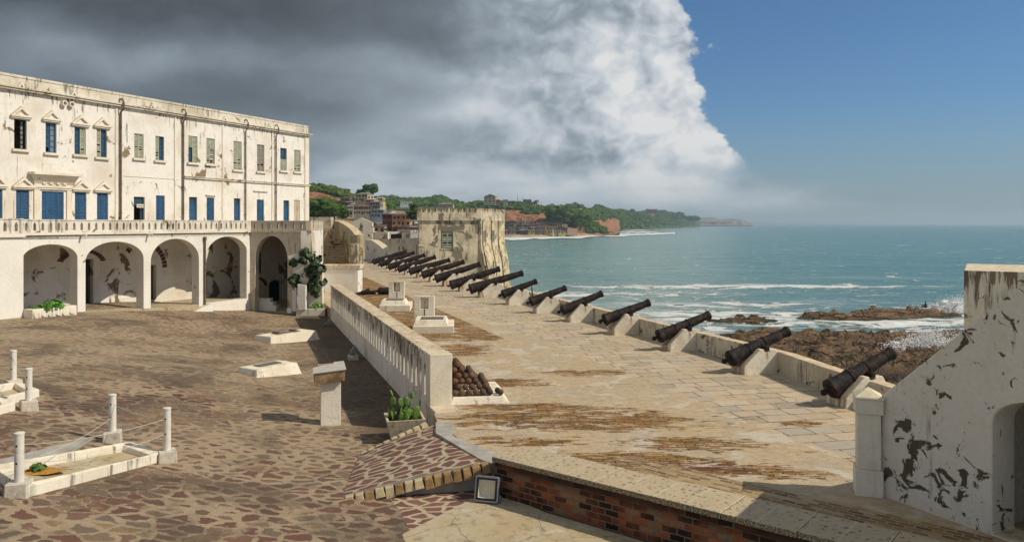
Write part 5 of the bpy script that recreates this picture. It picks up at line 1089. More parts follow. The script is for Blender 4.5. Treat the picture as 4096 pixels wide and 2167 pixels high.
for n_, (k, t0, t1, h0, h1) in enumerate(los):
    c = (t0+t1)/2
    if k in ('b2', 'b4'):
        wf = window_frame(t0, t1, h0, h1, 'blue'); q = 2 if k == 'b2' else 4
        for i in range(q): shut(wf, t0+.02+(t1-t0-.04)*i/q+.004, t0+.02+(t1-t0-.04)*(i+1)/q-.004, h0+.02, h1-.02, 'blue')
        if k == 'b2' and n_ < 5: pediment(wf, t0, t1, h1)
        if n_ == 8: s_ = MB(FF.M); s_.box(t0-.1, t1+.1, -.1, .0, h1+.12, h1+.19); s_.build('lintel', M['trim'], wf)
        if n_ == 10: s_ = MB(FF.M); s_.box(t0-.35, t1+.35, -.1, .0, h1+.55, h1+.62); s_.build('lintel', M['trim'], wf)
        if k == 'b4':
            s_ = MB(FF.M); a0, a1 = t0-.45, t1+.45
            for z, o_, e_ in ((h1+.10, .10, 0), (h1+.19, .14, .03), (h1+.28, .10, .0)): s_.box(a0-e_, a1+e_, -o_, .0, z, z+.085)
            s_.add([(a0, -.08, h1+.37), (a1, -.08, h1+.37), (a1+.15, -.40, h1+.82), (a0-.15, -.40, h1+.82), (a0, .0, h1+.37), (a1, .0, h1+.37), (a1+.15, .0, h1+.82), (a0-.15, .0, h1+.82)], [(0, 1, 2, 3), (0, 3, 7, 4), (1, 5, 6, 2), (0, 4, 5, 1), (2, 6, 7, 3)])
            s_.box(a0-.28, a1+.28, -.52, .0, h1+.823, h1+.95)
            for i in range(4):
                x = a0+.5+i*(a1-a0-1)/3; s_.box(x-.09, x+.09, -.17, .0, h1+.37, h1+.45)
            s_.build('entablature', M['trim'], wf)
            for x in (a0+.02, a1-.32): s_ = MB(FF.M); s_.box(x, x+.30, -.07, .0, FLOOR, h1+.098); s_.build('door_pilaster', M['trim'], wf)
    elif k in ('door', 'dopen'):
        f = MB(FF.M); f.plate([(t0-.001, h0), (t1+.001, h0), (t1+.001, h1), (t0-.001, h1)], [[(t0+.05, h0+.04), (t1-.05, h0+.04), (t1-.05, h1-.50), (t0+.05, h1-.50)], [(t0+.05, h1-.42), (t1-.05, h1-.42), (t1-.05, h1-.05), (t0+.05, h1-.05)]], .1, .2)
        d = f.build('door', M['blue'], bld); g_ = MB(FF.M); g_.box(t0+.05, t1-.05, .14, .15, h1-.42, h1-.05); g_.build('pane', M['glass'], d)
        if k == 'door':
            g_ = MB(FF.M); g_.box(t0+.05, t1-.05, .13, .17, h0+.03, h1-.5)
            for z0 in (.12, .85): g_.box(t0+.16, t1-.16, .11, .131, h0+z0, h0+z0+.55)
            g_.build('panel', M['blue'], d); g_ = MB(FF.M); g_.ball((t0+.16, .09, h0+.95), .035, 1); g_.build('handle', M['lampbody'], d)
        else:
            g_ = MB(FF.M); g_.box(t0+.22, t0+.68, .02, .05, h1-.62, h1-.42); sg = g_.build('sign', M['signw'], d)
            g_ = MB(FF.M)
            for i in range(5): g_.box(t0+.28+i*.075, t0+.325+i*.075, .012, .02, h1-.555, h1-.49)
            g_.build('sign_marks', M['signink'], d)
    else:
        f = MB(FF.M); f.box(t0-.002, t1+.002, .05, .3, h0, h1); f.build('blocked_door', M['old'], bld)

# ---------------- arcade under the terrace ----------------
Z2 = lambda x, y: (x/3.408, 900+y/3.408); Z3 = lambda x, y: (560+x/3.408, 900+y/3.408)
arc = thing('arcade', 'whitewashed arcade of round arches carrying the balustraded terrace', 'building', FA.P(-5, 0, -5), math.atan2(.912, .41))
def bay(L, R, crown, spring, hb):
    tl = FA.p(*L)[0]; tr = FA.p(*R)[0]; cx = (L[0]+R[0])/2; hc = FA.p(cx, crown)[1]; hs_ = FA.p(cx, spring)[1]
    return arch_pts(tl, tr, hb, hs_, hc, 20)
b1 = bay((88, 1100), (310, 1100), 977, 1035, -5.9); b2_ = bay((342, 1100), (574.5, 1100), 966, 1040, -5.9); b3 = bay((603, 1100), (796, 1100), 954.5, 1040, -5.9)
lowh = FA.p(900, 1203)[1]
b4 = bay((821, 1100), (1000-6, 1100), 945.5, 1032, lowh)
b4 = [(min(p[0], -.28), p[1]) for p in b4]
mb = MB(FA.M); mb.plate([(-21, -6.3), (.0, -6.3), (.0, FLOOR-.1), (-21, FLOOR-.1)], [b1, b2_, b3, b4], 0, .55); mb.build('arch_wall', M['arcade'], arc)
# thicker end pier on the left
t88 = b1[0][0]
mb = MB(FA.M); mb.box(-21, t88-.001, -.10, -.002, -6.3, FLOOR-.05); mb.build('end_pier', M['arcade'], arc)
mb = MB(FA.M); mb.box(-21, .0, .0, TD, FLOOR-.3, FLOOR-.02)
mb.build('terrace_floor', M['cornice'], arc)
# passage floor and back wall
mb = MB(FA.M); fl = [(-21, -4.15), (-12, -4.24), (-8, -4.46), (-5.2, -4.60), (-.0, -4.66)]
for (a, za), (b, zb) in zip(fl, fl[1:]):
    zb_, za_ = zb, za
    mb.add([(a, -.10 if b < -5 else .02, za), (b, -.10 if b < -5 else .02, zb), (b, TD, zb), (a, TD, za), (a, -.10 if b < -5 else .02, -6.3), (b, -.10 if b < -5 else .02, -6.3), (b, TD, -6.3), (a, TD, -6.3)], [(0, 1, 2, 3), (0, 4, 5, 1), (1, 5, 6, 2), (3, 7, 4, 0)])
mb.build('passage_floor', M['cfloor'], arc)
# curved low wing wall at the foot of bays three and four
mb = MB(FA.M); mb.plate([(-5.1, -5.9), (-3.62, -5.9), (-3.62, -4.62), (-4.3, -4.75), (-5.1, -5.05)], [], -.42, -.16); mb.box(-3.62, -3.44, -.42, .0, -6, -4.62)
mb.build('wing_wall', M['arcade'], arc)
def bk(x, y, fn=Z2): return FF.p(*fn(x, y))
d2a, d2b = bk(1170, 465), bk(1268, 1050); d3a, d3b = bk(145, 545, Z3), bk(218, 980, Z3); d4a, d4b = bk(880, 598, Z3), bk(930, 1000, Z3)
nn = []
for fn, x0, x1, yt, ys, yb in ((Z2, 690, 1010, 615, 760, 1160), (Z2, 1612, 1990, 580, 760, 1100), (Z3, 480, 800, 555, 640, 1020)):
    a, b = bk(x0, ys, fn), bk(x1, ys, fn); c = bk((x0+x1)/2, yt, fn); nn.append(arch_pts(a[0], b[0], -4.2, a[1], c[1]+.15, 14))
dh = []
for a, b in ((d2a, d2b), (d3a, d3b), (d4a, d4b)): dh.append([(a[0]-.5, -4.45), (b[0]+.02, -4.45), (b[0]+.02, a[1]), (a[0]-.5, a[1])])
wx = FF.p(1021, 995); wy = FF.p(1048, 1092); dh.append([(wx[0], wy[1]), (wy[0], wy[1]), (wy[0], wx[1]), (wx[0], wx[1])])
a0 = FF.p(1076, 1135); a1 = FF.p(1128, 1135); ac = FF.p(1102, 1119); an = arch_pts(a0[0], a1[0], -6.0, a0[1]-.1, ac[1], 14)
e0 = FF.p(1018, 1150); e1 = FF.p(1034, 1150); dh.append([(e0[0], -6.0), (e1[0], -6.0), (e1[0], e0[1]), (e0[0], e0[1])])
mb = MB(FF.M); mb.plate([(-21, -6.6), (TE, -6.6), (TE, FLOOR-.02), (-21, FLOOR-.02)], nn+dh+[an], 0, .25); mb.box(-21, 1.5, .5, .6, -6.6, FLOOR-.02)
mb.build('back_wall', M['inner'], arc)
for q in nn: mb = MB(FF.M); mb.box(min(p[0] for p in q)-.05, max(p[0] for p in q)+.05, .14, .2, -4.6, max(p[1] for p in q)+.05); mb.build('niche_back', M['inner'], arc)
mb = MB(FF.M); mb.box(1.4, TE-.5, .9, 1.0, -6.6, FLOOR-.1); mb.build('cellar_recess', M['darkblock'], arc)
for q in dh[:3]:
    f = MB(FF.M); a, b, c_, d_ = q; f.box(a[0], b[0]-.14, .20, .25, a[1], c_[1]); 
    for i in range(3): f.box(a[0]+.12, b[0]-.26, .17, .201, a[1]+.2+i*.85, a[1]+.85+i*.85)
    f.build('door', M['black'], arc)
f = MB(FF.M); q = dh[3]; f.plate(q, [[(q[0][0]+.06, q[0][1]+.06), (q[1][0]-.06, q[0][1]+.06), (q[1][0]-.06, (q[0][1]+q[2][1])/2-.03), (q[0][0]+.06, (q[0][1]+q[2][1])/2-.03)], [(q[0][0]+.06, (q[0][1]+q[2][1])/2+.03), (q[1][0]-.06, (q[0][1]+q[2][1])/2+.03), (q[1][0]-.06, q[2][1]-.06), (q[0][0]+.06, q[2][1]-.06)]], .1, .16); f.build('window', M['black'], arc)
def brick_arch(c, r, hs_, a0, a1, th=.28, n=13, name='brick_arch', sq=1.0):
    m = MB(FF.M)
    for i in range(n):
        u = a0+(a1-a0)*i/n+.01; v = a0+(a1-a0)*(i+1)/n-.02
        m.plate([(c+r*math.cos(u), hs_+r*sq*math.sin(u)), (c+r*math.cos(v), hs_+r*sq*math.sin(v)), (c+(r+th)*math.cos(v), hs_+(r+th)*sq*math.sin(v)), (c+(r+th)*math.cos(u), hs_+(r+th)*sq*math.sin(u))], [], -.03, .02)
    m.build(name, M['edge_brick'], arc)
M['edge_brick'] = simple('arch_brick', (0.10, 0.045, 0.03), 0.9, var=0.5, sc_=6, bmp=0.6)
brick_arch(dh[0][0][0]+.25, 1.15, dh[0][2][1]-.25, .15, 2.9, .3, 16, sq=.55); brick_arch(dh[1][0][0]-.0, 1.35, dh[1][2][1]-.2, .0, 2.4, .3, 16, sq=1.0); brick_arch(dh[4][0][0]+.25, .75, dh[4][2][1]-.0, .1, 3.0, .25, 12, sq=.7)

# terrace balustrade with pointed openings
def balustrade(parent, FR, t0, t1, h0, h1, pitch, ow, hb, ht, th, mat, name='balustrade', skip=None, coping=.05, w0=0.0):
    hs_ = []; n = int((t1-t0)/pitch)
    for i in range(n):
        c = t0+pitch*(i+.5)
        if skip and skip(c): continue
        hs_.append([(c-ow/2, hb), (c+ow/2, hb), (c+ow/2, ht-ow*.9), (c, ht), (c-ow/2, ht-ow*.9)])
    m = MB(FR.M); m.plate([(t0, h0), (t1, h0), (t1, h1-coping), (t0, h1-coping)], hs_, w0, w0+th); m.build(name, mat, parent)
    m = MB(FR.M); m.box(t0-.0, t1+.0, w0-.025, w0+th+.025, h1-coping+.001, h1); m.build('coping', mat, parent)
balustrade(arc, FA, t88, 0.0, FLOOR+.02, .20, .395, .13, FLOOR+.12, .09, .22, M['balu'])
mb = MB(FA.M); mb.box(t88, -.0, -.09, .24, FLOOR-.098, FLOOR+.018); mb.build('string_moulding', M['trim'], arc)
balustrade(arc, FA, -21, t88-.01, FLOOR+.0, .24, .5, .15, FLOOR+.1, .10, .3, M['balu'], w0=-.12)
mb = MB(FA.M); mb.box(-21, t88+.03, -.22, .24, FLOOR-.17, FLOOR-.002); mb.build('string_moulding', M['trim'], arc)
balustrade(arc, FC, 0.05, CL, FLOOR+.02, .19, .5, .12, FLOOR+.12, .06, .25, M['old'])
FS = Frame(CE.x, CE.y, -2.3, 14.0)      # side wall of the stair block, runs away from the camera
balustrade(arc, FS, 0.0, 9.9, FLOOR+.02, .19, 1.3, .3, FLOOR+.12, .06, .3, M['old'])
for x, y in ((1105, 130), (2010, 130)):
    t0, h_ = FA.p(*Z2(x, y)); m = MB(FA.M); m.tube([(t0, .02, h_), (t0, -.38, h_-.02)], .05, 8); m.build('water_spout', M['trim'], arc)
t0, h_ = FA.p(*Z3(1430, 90)); m = MB(FA.M); m.tube([(t0, .02, h_), (t0, -.3, h_-.02)], .05, 8); m.build('water_spout', M['trim'], arc)
t0 = FA.p(*Z3(872, 600))[0]; m = MB(FA.M); m.tube([(t0, -.09, -5.7), (t0, -.09, -.75)], .05, 8); m.lathe([(.09, 0), (.09, .2)], 8, TR(t0, -.09, -.95)); m.build('drainpipe', M['pipe'], arc)
# bridging arch wall in the corner
c0 = FC.p(1000+20, 1100)[0]; c1 = FC.p(1150, 1100)[0]; cc_ = FC.p(1085, 943)[1]; cs = FC.p(1085, 1040)[1]
mb = MB(FC.M); mb.plate([(0.02, -6.4), (4.4, -6.4), (CL, FLOOR-.1), (0.02, FLOOR-.1)], [arch_pts(max(c0, .12), c1, -6.35, cs, cc_, 20)], 0, .6); mb.build('bridging_arch', M['old'], arc)
mb = MB(); A_, B_, C_, D_ = FC.P(0, .2, 0), FC.P(CL, .2, 0), FS.P(13.6, .25, 0), FF.P(TE-.1, -.02, 0); E_ = FF.P(.3, -.02, 0)
mb.prism([(A_.x, A_.y), (B_.x, B_.y), (C_.x, C_.y), (D_.x, D_.y), (E_.x, E_.y)], FLOOR-.3, FLOOR-.015); mb.build('terrace_floor', M['cornice'], arc)
mb = MB(FC.M); mb.box(-.05, CL+.05, -.07, .1, FLOOR-.1, FLOOR+.018); mb.build('string_moulding', M['old'], arc)
mb = MB(FS.M); mb.box(.0, 9.9, .0, .6, -6.4, FLOOR+.0); mb.build('stair_side_wall', M['white'], arc)
mb = MB(FC.M); q = FC.p(1012, 1195); s1 = FC.p(1066, 1195)
mb.plate([(.05, -6.2), (s1[0]+.35, -6.2), (s1[0]+.35, -5.1), (s1[0]+.15, -5.1), (s1[0]+.15, -4.9), (s1[0]-.05, -4.9), (s1[0]-.05, -4.68), (.05, -4.68)], [], .62, 1.1); mb.build('stepped_wall', M['inner'], arc)
# cellar ground under the bridging arch
mb = MB(); mb.prism([(A_.x, A_.y), (B_.x, B_.y), (C_.x, C_.y), (D_.x, D_.y), (E_.x, E_.y)], -7, -5.45); mb.build('cellar_floor', M['cfloor'], arc)

# planter bed and green at the first arch
pl = thing('planter_bed', 'small white scalloped planter bed at the foot of the first arch', 'planter', FA.P(t88+.9, -.5, court_z(*FA.P(t88+.9, -.5, 0).xy)))
zb = pl.location.z; mb = MB(FA.M); mb.box(t88-.02, t88+2.15, -.75, -.12, zb-.2, zb+.40); mb.build('trough', M['tomb'], pl, bevel=.03)
mb = MB(FA.M)
for i in range(6): mb.lathe([(.2, 0), (.17, .05), (.1, .06)], 12, TR(t88+.2+i*.34, -.76, zb+.14+.04*(i % 2)) @ Matrix.Rotation(rad(90), 4, 'X'))
mb.build('scallops', M['tomb'], pl)
m = MB(); c = FA.P(t88+1.2, -.45, zb+.48); leafball(m, c, .45, 120, .10, 5, (1, 1, .6)); c = FA.P(t88+.6, -.45, zb+.42); leafball(m, c, .5, 90, .08, 6, (1.2, .8, .3))
g_ = m.build('green_plant', M['grassb'], origin=c, recalc=False); tag(g_, 'bright green leafy plant growing in the scalloped bed at the first arch', 'plant')
# ---------------- near balustrade wall ----------------
FW = Frame(WX, WY, WD.x, WD.y)           # court face; +w runs towards the court (left)
# note: for this heading the frame normal points left, so the wall body uses negative w
HT = -3.56
wall = thing('balustrade_wall', 'long white balustrade wall with pointed openings between court and gun platform', 'wall', FW.P(0, -.3, -5.6), math.atan2(WD.y, WD.x))
L_W = 25.6; t_near = -.55
balustrade(wall, FW, t_near+.72, L_W, -4.90, HT, .61, .20, -4.81, -3.82, .34, M['balw'], coping=.11, w0=-.37)
for o_ in wall.children:
    if o_.name.startswith('coping'): bpy.data.objects.remove(o_)
mb = MB(FW.M); mb.box(t_near+.72, L_W, -.58, .02, HT-.109, HT); mb.build('coping', M['balw'], wall, bevel=.02)
mb = MB(FW.M); mb.box(t_near+.72, L_W, -.56, .0, -6.3, -4.901); mb.build('base_wall', M['balw'], wall)
mb = MB(FW.M); mb.box(t_near+.2, t_near+.718, -.60, .03, -4.995, HT+.01); mb.build('end_post', M['post'], wall, bevel=.02)
mb = MB(FW.M); mb.frus((t_near-.55, t_near+.70, -.62, .02), (t_near-.30, t_near+.70, -.56, .0), -6.2, -5.14); mb.box(t_near-.42, t_near+.71, -.63, .03, -5.139, -4.96); mb.build('end_plinth', M['balu'], wall, bevel=.02)

# ---------------- sea parapet ----------------
par = thing('sea_parapet', 'low stained parapet running along the sea behind the cannons', 'wall', (PW[2][0], PW[2][1], -5))
mb = MB(); ext = [(10.55, 16.9), (10.0, 20.0)]+[(9.3, 23.3), (8.95, 25.9)]
n = 46
for i in range(1, n+1): y = 25.9+(105-25.9)*i/n; ext.append((8.95-27.15*(y-25.9)/79.1+.03*mnoise.noise(Vector((y*.4, 0, 0))), y))
wdt = .52; vs = []
for i, (x, y) in enumerate(ext):
    a = Vector(ext[max(0, i-1)]); b = Vector(ext[min(len(ext)-1, i+1)]); d = (b-a).normalized(); nrm = Vector((d.y, -d.x)); zt = -4.28+.015*mnoise.noise(Vector((y*.9, 3, 0)))
    for (o_, z) in ((0, -5.3), (.02, zt), (wdt, zt-.03), (wdt+.05, -6.5)): vs.append((x+nrm.x*o_, y+nrm.y*o_, z))
fs = []
for i in range(len(ext)-1):
    for k in range(3): fs.append((i*4+k, i*4+k+1, (i+1)*4+k+1, (i+1)*4+k))
fs += [(0, 1, 2, 3), tuple((len(ext)-1)*4+k for k in (3, 2, 1, 0))]
mb.add(vs, fs); mb.build('parapet_body', M['parapet'], par, bevel=.03)

# ---------------- cannons and their mounts ----------------
HD = rad(15)
def lathe_x(mb, prof, seg=28): mb.lathe([(r_, x) for x, r_ in prof], seg, None, 'X')
def make_cannon(Lb, Lm, rb, rm, name):
    """axis along +X, trunnion at the origin; Lb back to breech, Lm to muzzle"""
    root = thing('cannon', name, 'cannon'); L = Lb+Lm; pr = [(-Lb, rb*.55), (-Lb+.005, rb*.93), (-Lb+.03, rb), (-Lb+.10, rb), (-Lb+.13, rb*.94)]
    def rr(u): return rb*.93+(rm*.80-rb*.93)*u
    for u in (.1, .2, .29): pr.append((-Lb+L*u, rr(u)))
    for u in (.30, .56): pr += [(-Lb+L*u, rr(u)), (-Lb+L*u+.012, rr(u)+.018), (-Lb+L*u+.055, rr(u)+.018), (-Lb+L*u+.07, rr(u)*.97)]
    for u in (.7, .82): pr.append((-Lb+L*u, rr(u)))
    pr += [(Lm-.28, rm*.80), (Lm-.265, rm*.87), (Lm-.24, rm*.81), (Lm-.12, rm*.95), (Lm-.06, rm*1.04), (Lm-.03, rm*1.0), (Lm, rm*.9), (Lm, rm*.5), (Lm-.3, rm*.48)]
    pr = sorted(pr[:-2], key=lambda q: q[0])+pr[-2:]
    m = MB(); lathe_x(m, pr, 32)
    for i, v in enumerate(m.v):
        k = 1+.012*mnoise.noise(Vector((v.x*3, math.atan2(v.z, v.y)*1.5, rb))); v.y *= k; v.z *= k
    m.build('barrel', M['iron'], root, smooth=True, auto=35)
    m = MB(); lathe_x(m, [(-Lb-.26, .02), (-Lb-.25, .06), (-Lb-.20, .088), (-Lb-.14, .085), (-Lb-.10, .05), (-Lb-.07, .05), (-Lb-.03, rb*.5), (-Lb+.005, rb*.62)], 18); m.build('cascabel', M['iron'], root, smooth=True)
    for s_ in (-1, 1):
        m = MB(); m.lathe([(.075, s_*rb*.6), (.075, s_*(rb+.15)), (.06, s_*(rb+.165))], 14, Matrix.Translation((0, 0, -.07)) @ Matrix.Rotation(rad(-90), 4, 'X')); m.build('trunnion', M['iron'], root, smooth=True, auto=35)
    return root
def make_mount(w, ln, h):
    """cheeks along +X, centre of the footprint at the origin, notch over x=0"""
    root = thing('cannon_mount', 'm', 'gun mount'); xn = ln*.57; x0, x1 = -xn, ln-xn
    for s_ in (-1, 1):
        y0, y1 = (-w/2, -w/2+.26) if s_ < 0 else (w/2-.26, w/2)
        out = [(x0, -.2), (x1, -.2), (x1, h*.34), (x1-ln*.2, h), (.10, h), (.085, h-.10), (-.085, h-.10), (-.10, h), (-ln*.16, h), (x0+.02, h*.34)]
        m = MB(Matrix(((1, 0, 0, 0), (0, 1, 0, y0), (0, 0, 1, 0), (0, 0, 0, 1)))); m.plate(out, [], 0, y1-y0); m.build('cheek', M['mount'], root, bevel=.025)
    m = MB(); m.box(x0-.01, x1-.1, -w/2+.261, w/2-.261, -.2, h*.26); m.build('base_block', M['mount'], root, bevel=.02)
    return root
cs_ = make_cannon(1.18, 1.12, .275, .185, 'x'); cl_ = make_cannon(1.85, 2.2, .37, .235, 'x'); ms_ = make_mount(.84, 1.5, .88); ml_ = make_mount(.9, 1.9, .85)
# (knob px, knob py, muzzle px, muzzle py in 2576-wide measures, distance, long?)
GUNS = [(2067, 990, 2245, 886, 21.2, 0), (1817, 911, 1983, 832, 25.9, 0), (1641, 853, 1785, 791.5, 30.6, 0), (1506, 810, 1634, 760.5, 35.1, 0), (1402, 786, 1515, 738, 39.7, 0), (1324, 763.5, 1424, 724, 43.6, 0), (1254, 744, 1350, 707, 48.1, 0),
        (1173, 730, 1315, 686.5, 52.8, 1), (1125, 720, 1257, 676, 57.6, 1), (1088, 704, 1208, 664, 62.3, 1), (1055, 694, 1168, 658, 67, 1), (1023, 685, 1132, 653.5, 71.8, 1), (995, 680, 1096, 646, 76.5, 1), (971, 674, 1069, 641, 81.3, 1), (950, 667, 1043, 635, 86, 1), (933, 661, 1022, 632, 91, 1)]
LBL = ['nearest cannon, right beside the capped pillar of the white stair wall', 'second cannon from the right, brown patches on its barrel, before the brown rocks', 'third cannon from the right, rust streak down its mount front', 'fourth cannon from the right, muzzle against foamy water', 'fifth cannon from the right in the row',
       'sixth cannon from the right in the row', 'short cannon just right of the first long one', 'first long cannon, its muzzle nearest the sea right of the tower', 'long cannon with muzzle on the tower right edge', 'long cannon with muzzle before the grooved tower corner', 'sixth cannon counted from the far end', 'fifth cannon counted from the far end', 'fourth cannon counted from the far end', 'third cannon counted from the far end', 'second cannon counted from the far end', 'farthest cannon, at the foot of the sloping wall end']
firsts = {0: True, 1: True}
for i, (kx, ky, mx, my, z, lg) in enumerate(GUNS):
    a = dp(kx*1.59, ky*1.59, z+.2); u = (mx*1.59-2048)/F
    # horizontal run so that the muzzle falls on its bearing
    c_, s_ = math.cos(HD), math.sin(HD); run = (u*a.y-a.x)/(c_-u*s_); mz = Vector((a.x+run*c_, a.y+run*s_, 0)); mz.z = -(my*1.59-HY)/F*mz.y
    L = (mz-a).length; pit = math.asin((mz.z-a.z)/L); tot = (1.85+2.2+.26) if lg else (1.18+1.12+.26); sc_ = L/tot
    fr = ((1.85+.26) if lg else (1.18+.26))/tot; p = a.lerp(mz, fr)
    src = cl_ if lg else cs_
    if firsts[lg]: g_ = src; firsts[lg] = False; mt = ml_ if lg else ms_
    else: g_ = dup(src); mt = dup(ml_ if lg else ms_)
    g_.location = p; g_.rotation_euler = (0, -pit, HD); g_.scale = (sc_, 1, 1) if not lg else (sc_, 1, 1)
    g_['label'] = 'black iron '+LBL[i]; g_['group'] = 'black cannons pointing out to sea'
    hgt = p.z+5-.10; mt.location = (p.x, p.y, -5.0); mt.rotation_euler = (0, 0, HD); mt.scale = (1, 1, hgt/(.85 if lg else .88))
    mt['label'] = 'whitewashed rust stained mount under the '+LBL[i].split(',')[0].replace('cannon', 'gun', 1).replace('first long gun', 'first long gun'); mt['group'] = 'stone gun mounts'

# cannonballs on their plinth
cb = thing('ball_plinth', 'low white plinth carrying the pyramid of cannonballs', 'plinth', (-1.5, 22.4, -5), rad(19))
PX = TR(-1.12, 22.85, -5.0, rad(8))
mb = MB(PX); mb.frus((-.8, 1.0, -1.22, 1.2), (-.66, .74, -1.06, 1.05), -.1, .17); mb.build('base_slab', M['tomb'], cb, bevel=.02)
R_ = .098; first = None; r = random.Random(4)
for k in range(6):
    nx_, ny_ = 6-k, 10-k; ox, oy = -.60+R_*(k % 2), -(ny_-1)*R_
    for i in range(nx_):
        for j in range(ny_):
            if 0 < i < nx_-1 and 0 < j < ny_-1: continue       # only the outer shell shows
            if k > 2 and r.random() < .10: continue
            p = PX @ Vector((ox+i*2*R_+r.uniform(-.012, .012), oy+j*2*R_+r.uniform(-.012, .012), .17+R_+k*R_*1.414))
            if first is None:
                b_ = MB(); b_.ball((0, 0, 0), R_*.985, 3, .05, 3); first = b_.build('cannonball', M['ball'], smooth=True); q = first
            else: q = first.copy(); col.objects.link(q)
            q.location = p; q.rotation_euler = (r.random()*6, r.random()*6, 0); k_ = r.uniform(.88, 1.04); q.scale = (k_, k_, k_); tag(q, 'rusty brown cannonball in the pyramid behind the balustrade end', 'cannonball', 'cannonballs in the pyramid')
for k, (x, y) in enumerate(((.50*1.35, -.95), (.62, -.70))):
    q = first.copy(); col.objects.link(q); q.location = PX @ Vector((x, y, .17+R_)); q['label'] = ['loose cannonball at the front right corner of the pile', 'loose cannonball just behind the front corner one'][k]

# tombs on the platform
def plat_tomb(x0, x1, yfront, hpx0, hpx1, hpytop, zf, depth, label, hs_label, seed):
    a = hp(x0, yfront, -5.0); b = hp(x1, yfront, -5.0); w = b.x-a.x; rz = rad(4)
    t = thing('platform_tomb', label, 'tomb', (a.x, a.y, -5), rz); m4 = TR(a.x, a.y, -5, rz)
    mb = MB(m4); mb.box(0, w, 0, depth, -.1, .34); mb.build('base_slab', M['tomb'], t, bevel=.03)
    mb = MB(m4); mb.frus((.02, w*.86, .35, depth-.3), (.1, w*.80, .42, depth-.36), .341, .56); mb.build('upper_slab', M['tomb'], t, bevel=.02)
    mb = MB(m4); 
    for k in range(5): mb.box(w*.18, w*.74, .62+k*.17, .74+k*.17, .561, .60)
    mb.build('plaque', M['slate'], t, bevel=.008)
    zs = a.y+depth-.25; hx0 = (hpx0-2048)/F*zs; hx1 = (hpx1-2048)/F*zs; ht = -(hpytop-HY)/F*zs; W2 = hx1-hx0
    hs = thing('headstone', hs_label, 'headstone', (hx0, zs, -5), 0); mb = MB(Matrix(((1, 0, 0, hx0), (0, 1, 0, zs), (0, 0, 1, 0), (0, 0, 0, 1))))
    Hh = ht; zb_ = -4.66
    mb.plate([(0, zb_), (W2, zb_), (W2, Hh), (0, Hh)], [[(W2*.30, Hh-.62), (W2*.70, Hh-.62), (W2*.70, Hh-.08), (W2*.30, Hh-.08)]], 0, .22); mb.build('slab', M['tomb'], hs, bevel=.02)
    mb = MB(Matrix(((1, 0, 0, hx0), (0, 1, 0, zs), (0, 0, 1, 0), (0, 0, 0, 1)))); mb.plate([(W2*.29, Hh-.63), (W2*.71, Hh-.63), (W2*.71, Hh-.07), (W2*.29, Hh-.07)], [], .12, .20); mb.build('recess_back', M['parapet'], hs)
    mb = MB(Matrix(((1, 0, 0, hx0), (0, 1, 0, zs), (0, 0, 1, 0), (0, 0, 0, 1)))); mb.box(W2*.485, W2*.53, -.004, .02, zb_, Hh-.63); mb.build('crack', M['darkblock'], hs)
plat_tomb(1650, 1815, 1334, 1657, 1737, 1184, 35.6, 2.5, 'nearer stepped platform tomb with dark metal strips on top', 'white headstone with square recess at the nearer platform tomb', 1)
plat_tomb(1516, 1640, 1245, 1555, 1618, 1125, 44.6, 2.4, 'farther stepped platform tomb chipped to red brick', 'white headstone with square recess at the farther platform tomb', 2)
# broken guns lying behind
p = hp(1536, 1178, -5.0); t = thing('broken_cannon', 'breech end of a broken cannon lying beside the farther headstone', 'cannon', p, 0)
m = MB(TR(p.x, p.y, -4.74, rad(10))); m.lathe([(.05, -.62), (.09, -.55), (.06, -.47), (.20, -.40), (.28, -.30), (.28, -.2), (.26, -.18), (.24, .9), (.2, .92)], 20, None, 'X'); m.build('barrel', M['iron'], t, smooth=True, auto=35)
m = MB(TR(p.x, p.y, -5, rad(10))); m.box(-.3, .3, -.22, .22, 0, .05); m.build('packing', M['iron'], t)
for k, (x, y, rz, tl) in enumerate(((1452, 1178, .4, .35), (1475, 1182, -.1, .05))):
    p = hp(x, y, -5.0); m = MB(TR(p.x, p.y, -4.86+.08*k, rz) @ Matrix.Rotation(-tl, 4, 'Y')); m.lathe([(.15, -.5), (.17, -.45), (.14, 0), (.15, .45), (.1, .5)], 12, None, 'X')
    tag(m.build('cannon_fragment', M['iron'], smooth=True, auto=35, origin=p), ['tilted dark iron fragment leaning left of the broken breech', 'flat dark iron fragment lying left of the broken breech'][k], 'cannon fragment')
# iron rods stuck on the parapet
for px, y0, y1, lb in ((1946, 1085, 1062, 'thin rusty rod leaning before the tower corner'), (1978, 1063, 1045, 'second thin rod by the tower flare'), (2131, 1165, 1145, 'rusty rod bent over the parapet near the sixth gun')):
    z = 58 if px < 2100 else 44.0; a = dp(px, y0, z); b_ = dp(px-4, y1, z); m = MB(); m.tube([a-Vector((0, 0, .6)), b_], .035, 6); tag(m.build('iron_rod', M['iron'], origin=a), lb, 'rod')

# ---------------- stair wall on the right ----------------
FSW = Frame(6.85, 14.3, .443, -.896)
sw = thing('stair_wall', 'big white sloping stair wall with peeled dark patches and an arch, right edge', 'wall', (6.85, 14.3, -5), math.atan2(-.896, .443))
def sp(px, py): return FSW.p(px, py)
q0 = sp(3546, 1566); q1 = sp(4096, 1129); qa = sp(3967, 1900); qt = sp(4080, 1604); slope = (q1[1]-q0[1])/(q1[0]-q0[0])
tE = 6.5; ar = arch_pts(qa[0], qa[0]+1.5, -4.98, sp(3985, 1700)[1]-.0, sp(4070, 1604)[1]+.02, 16)
mb = MB(FSW.M)
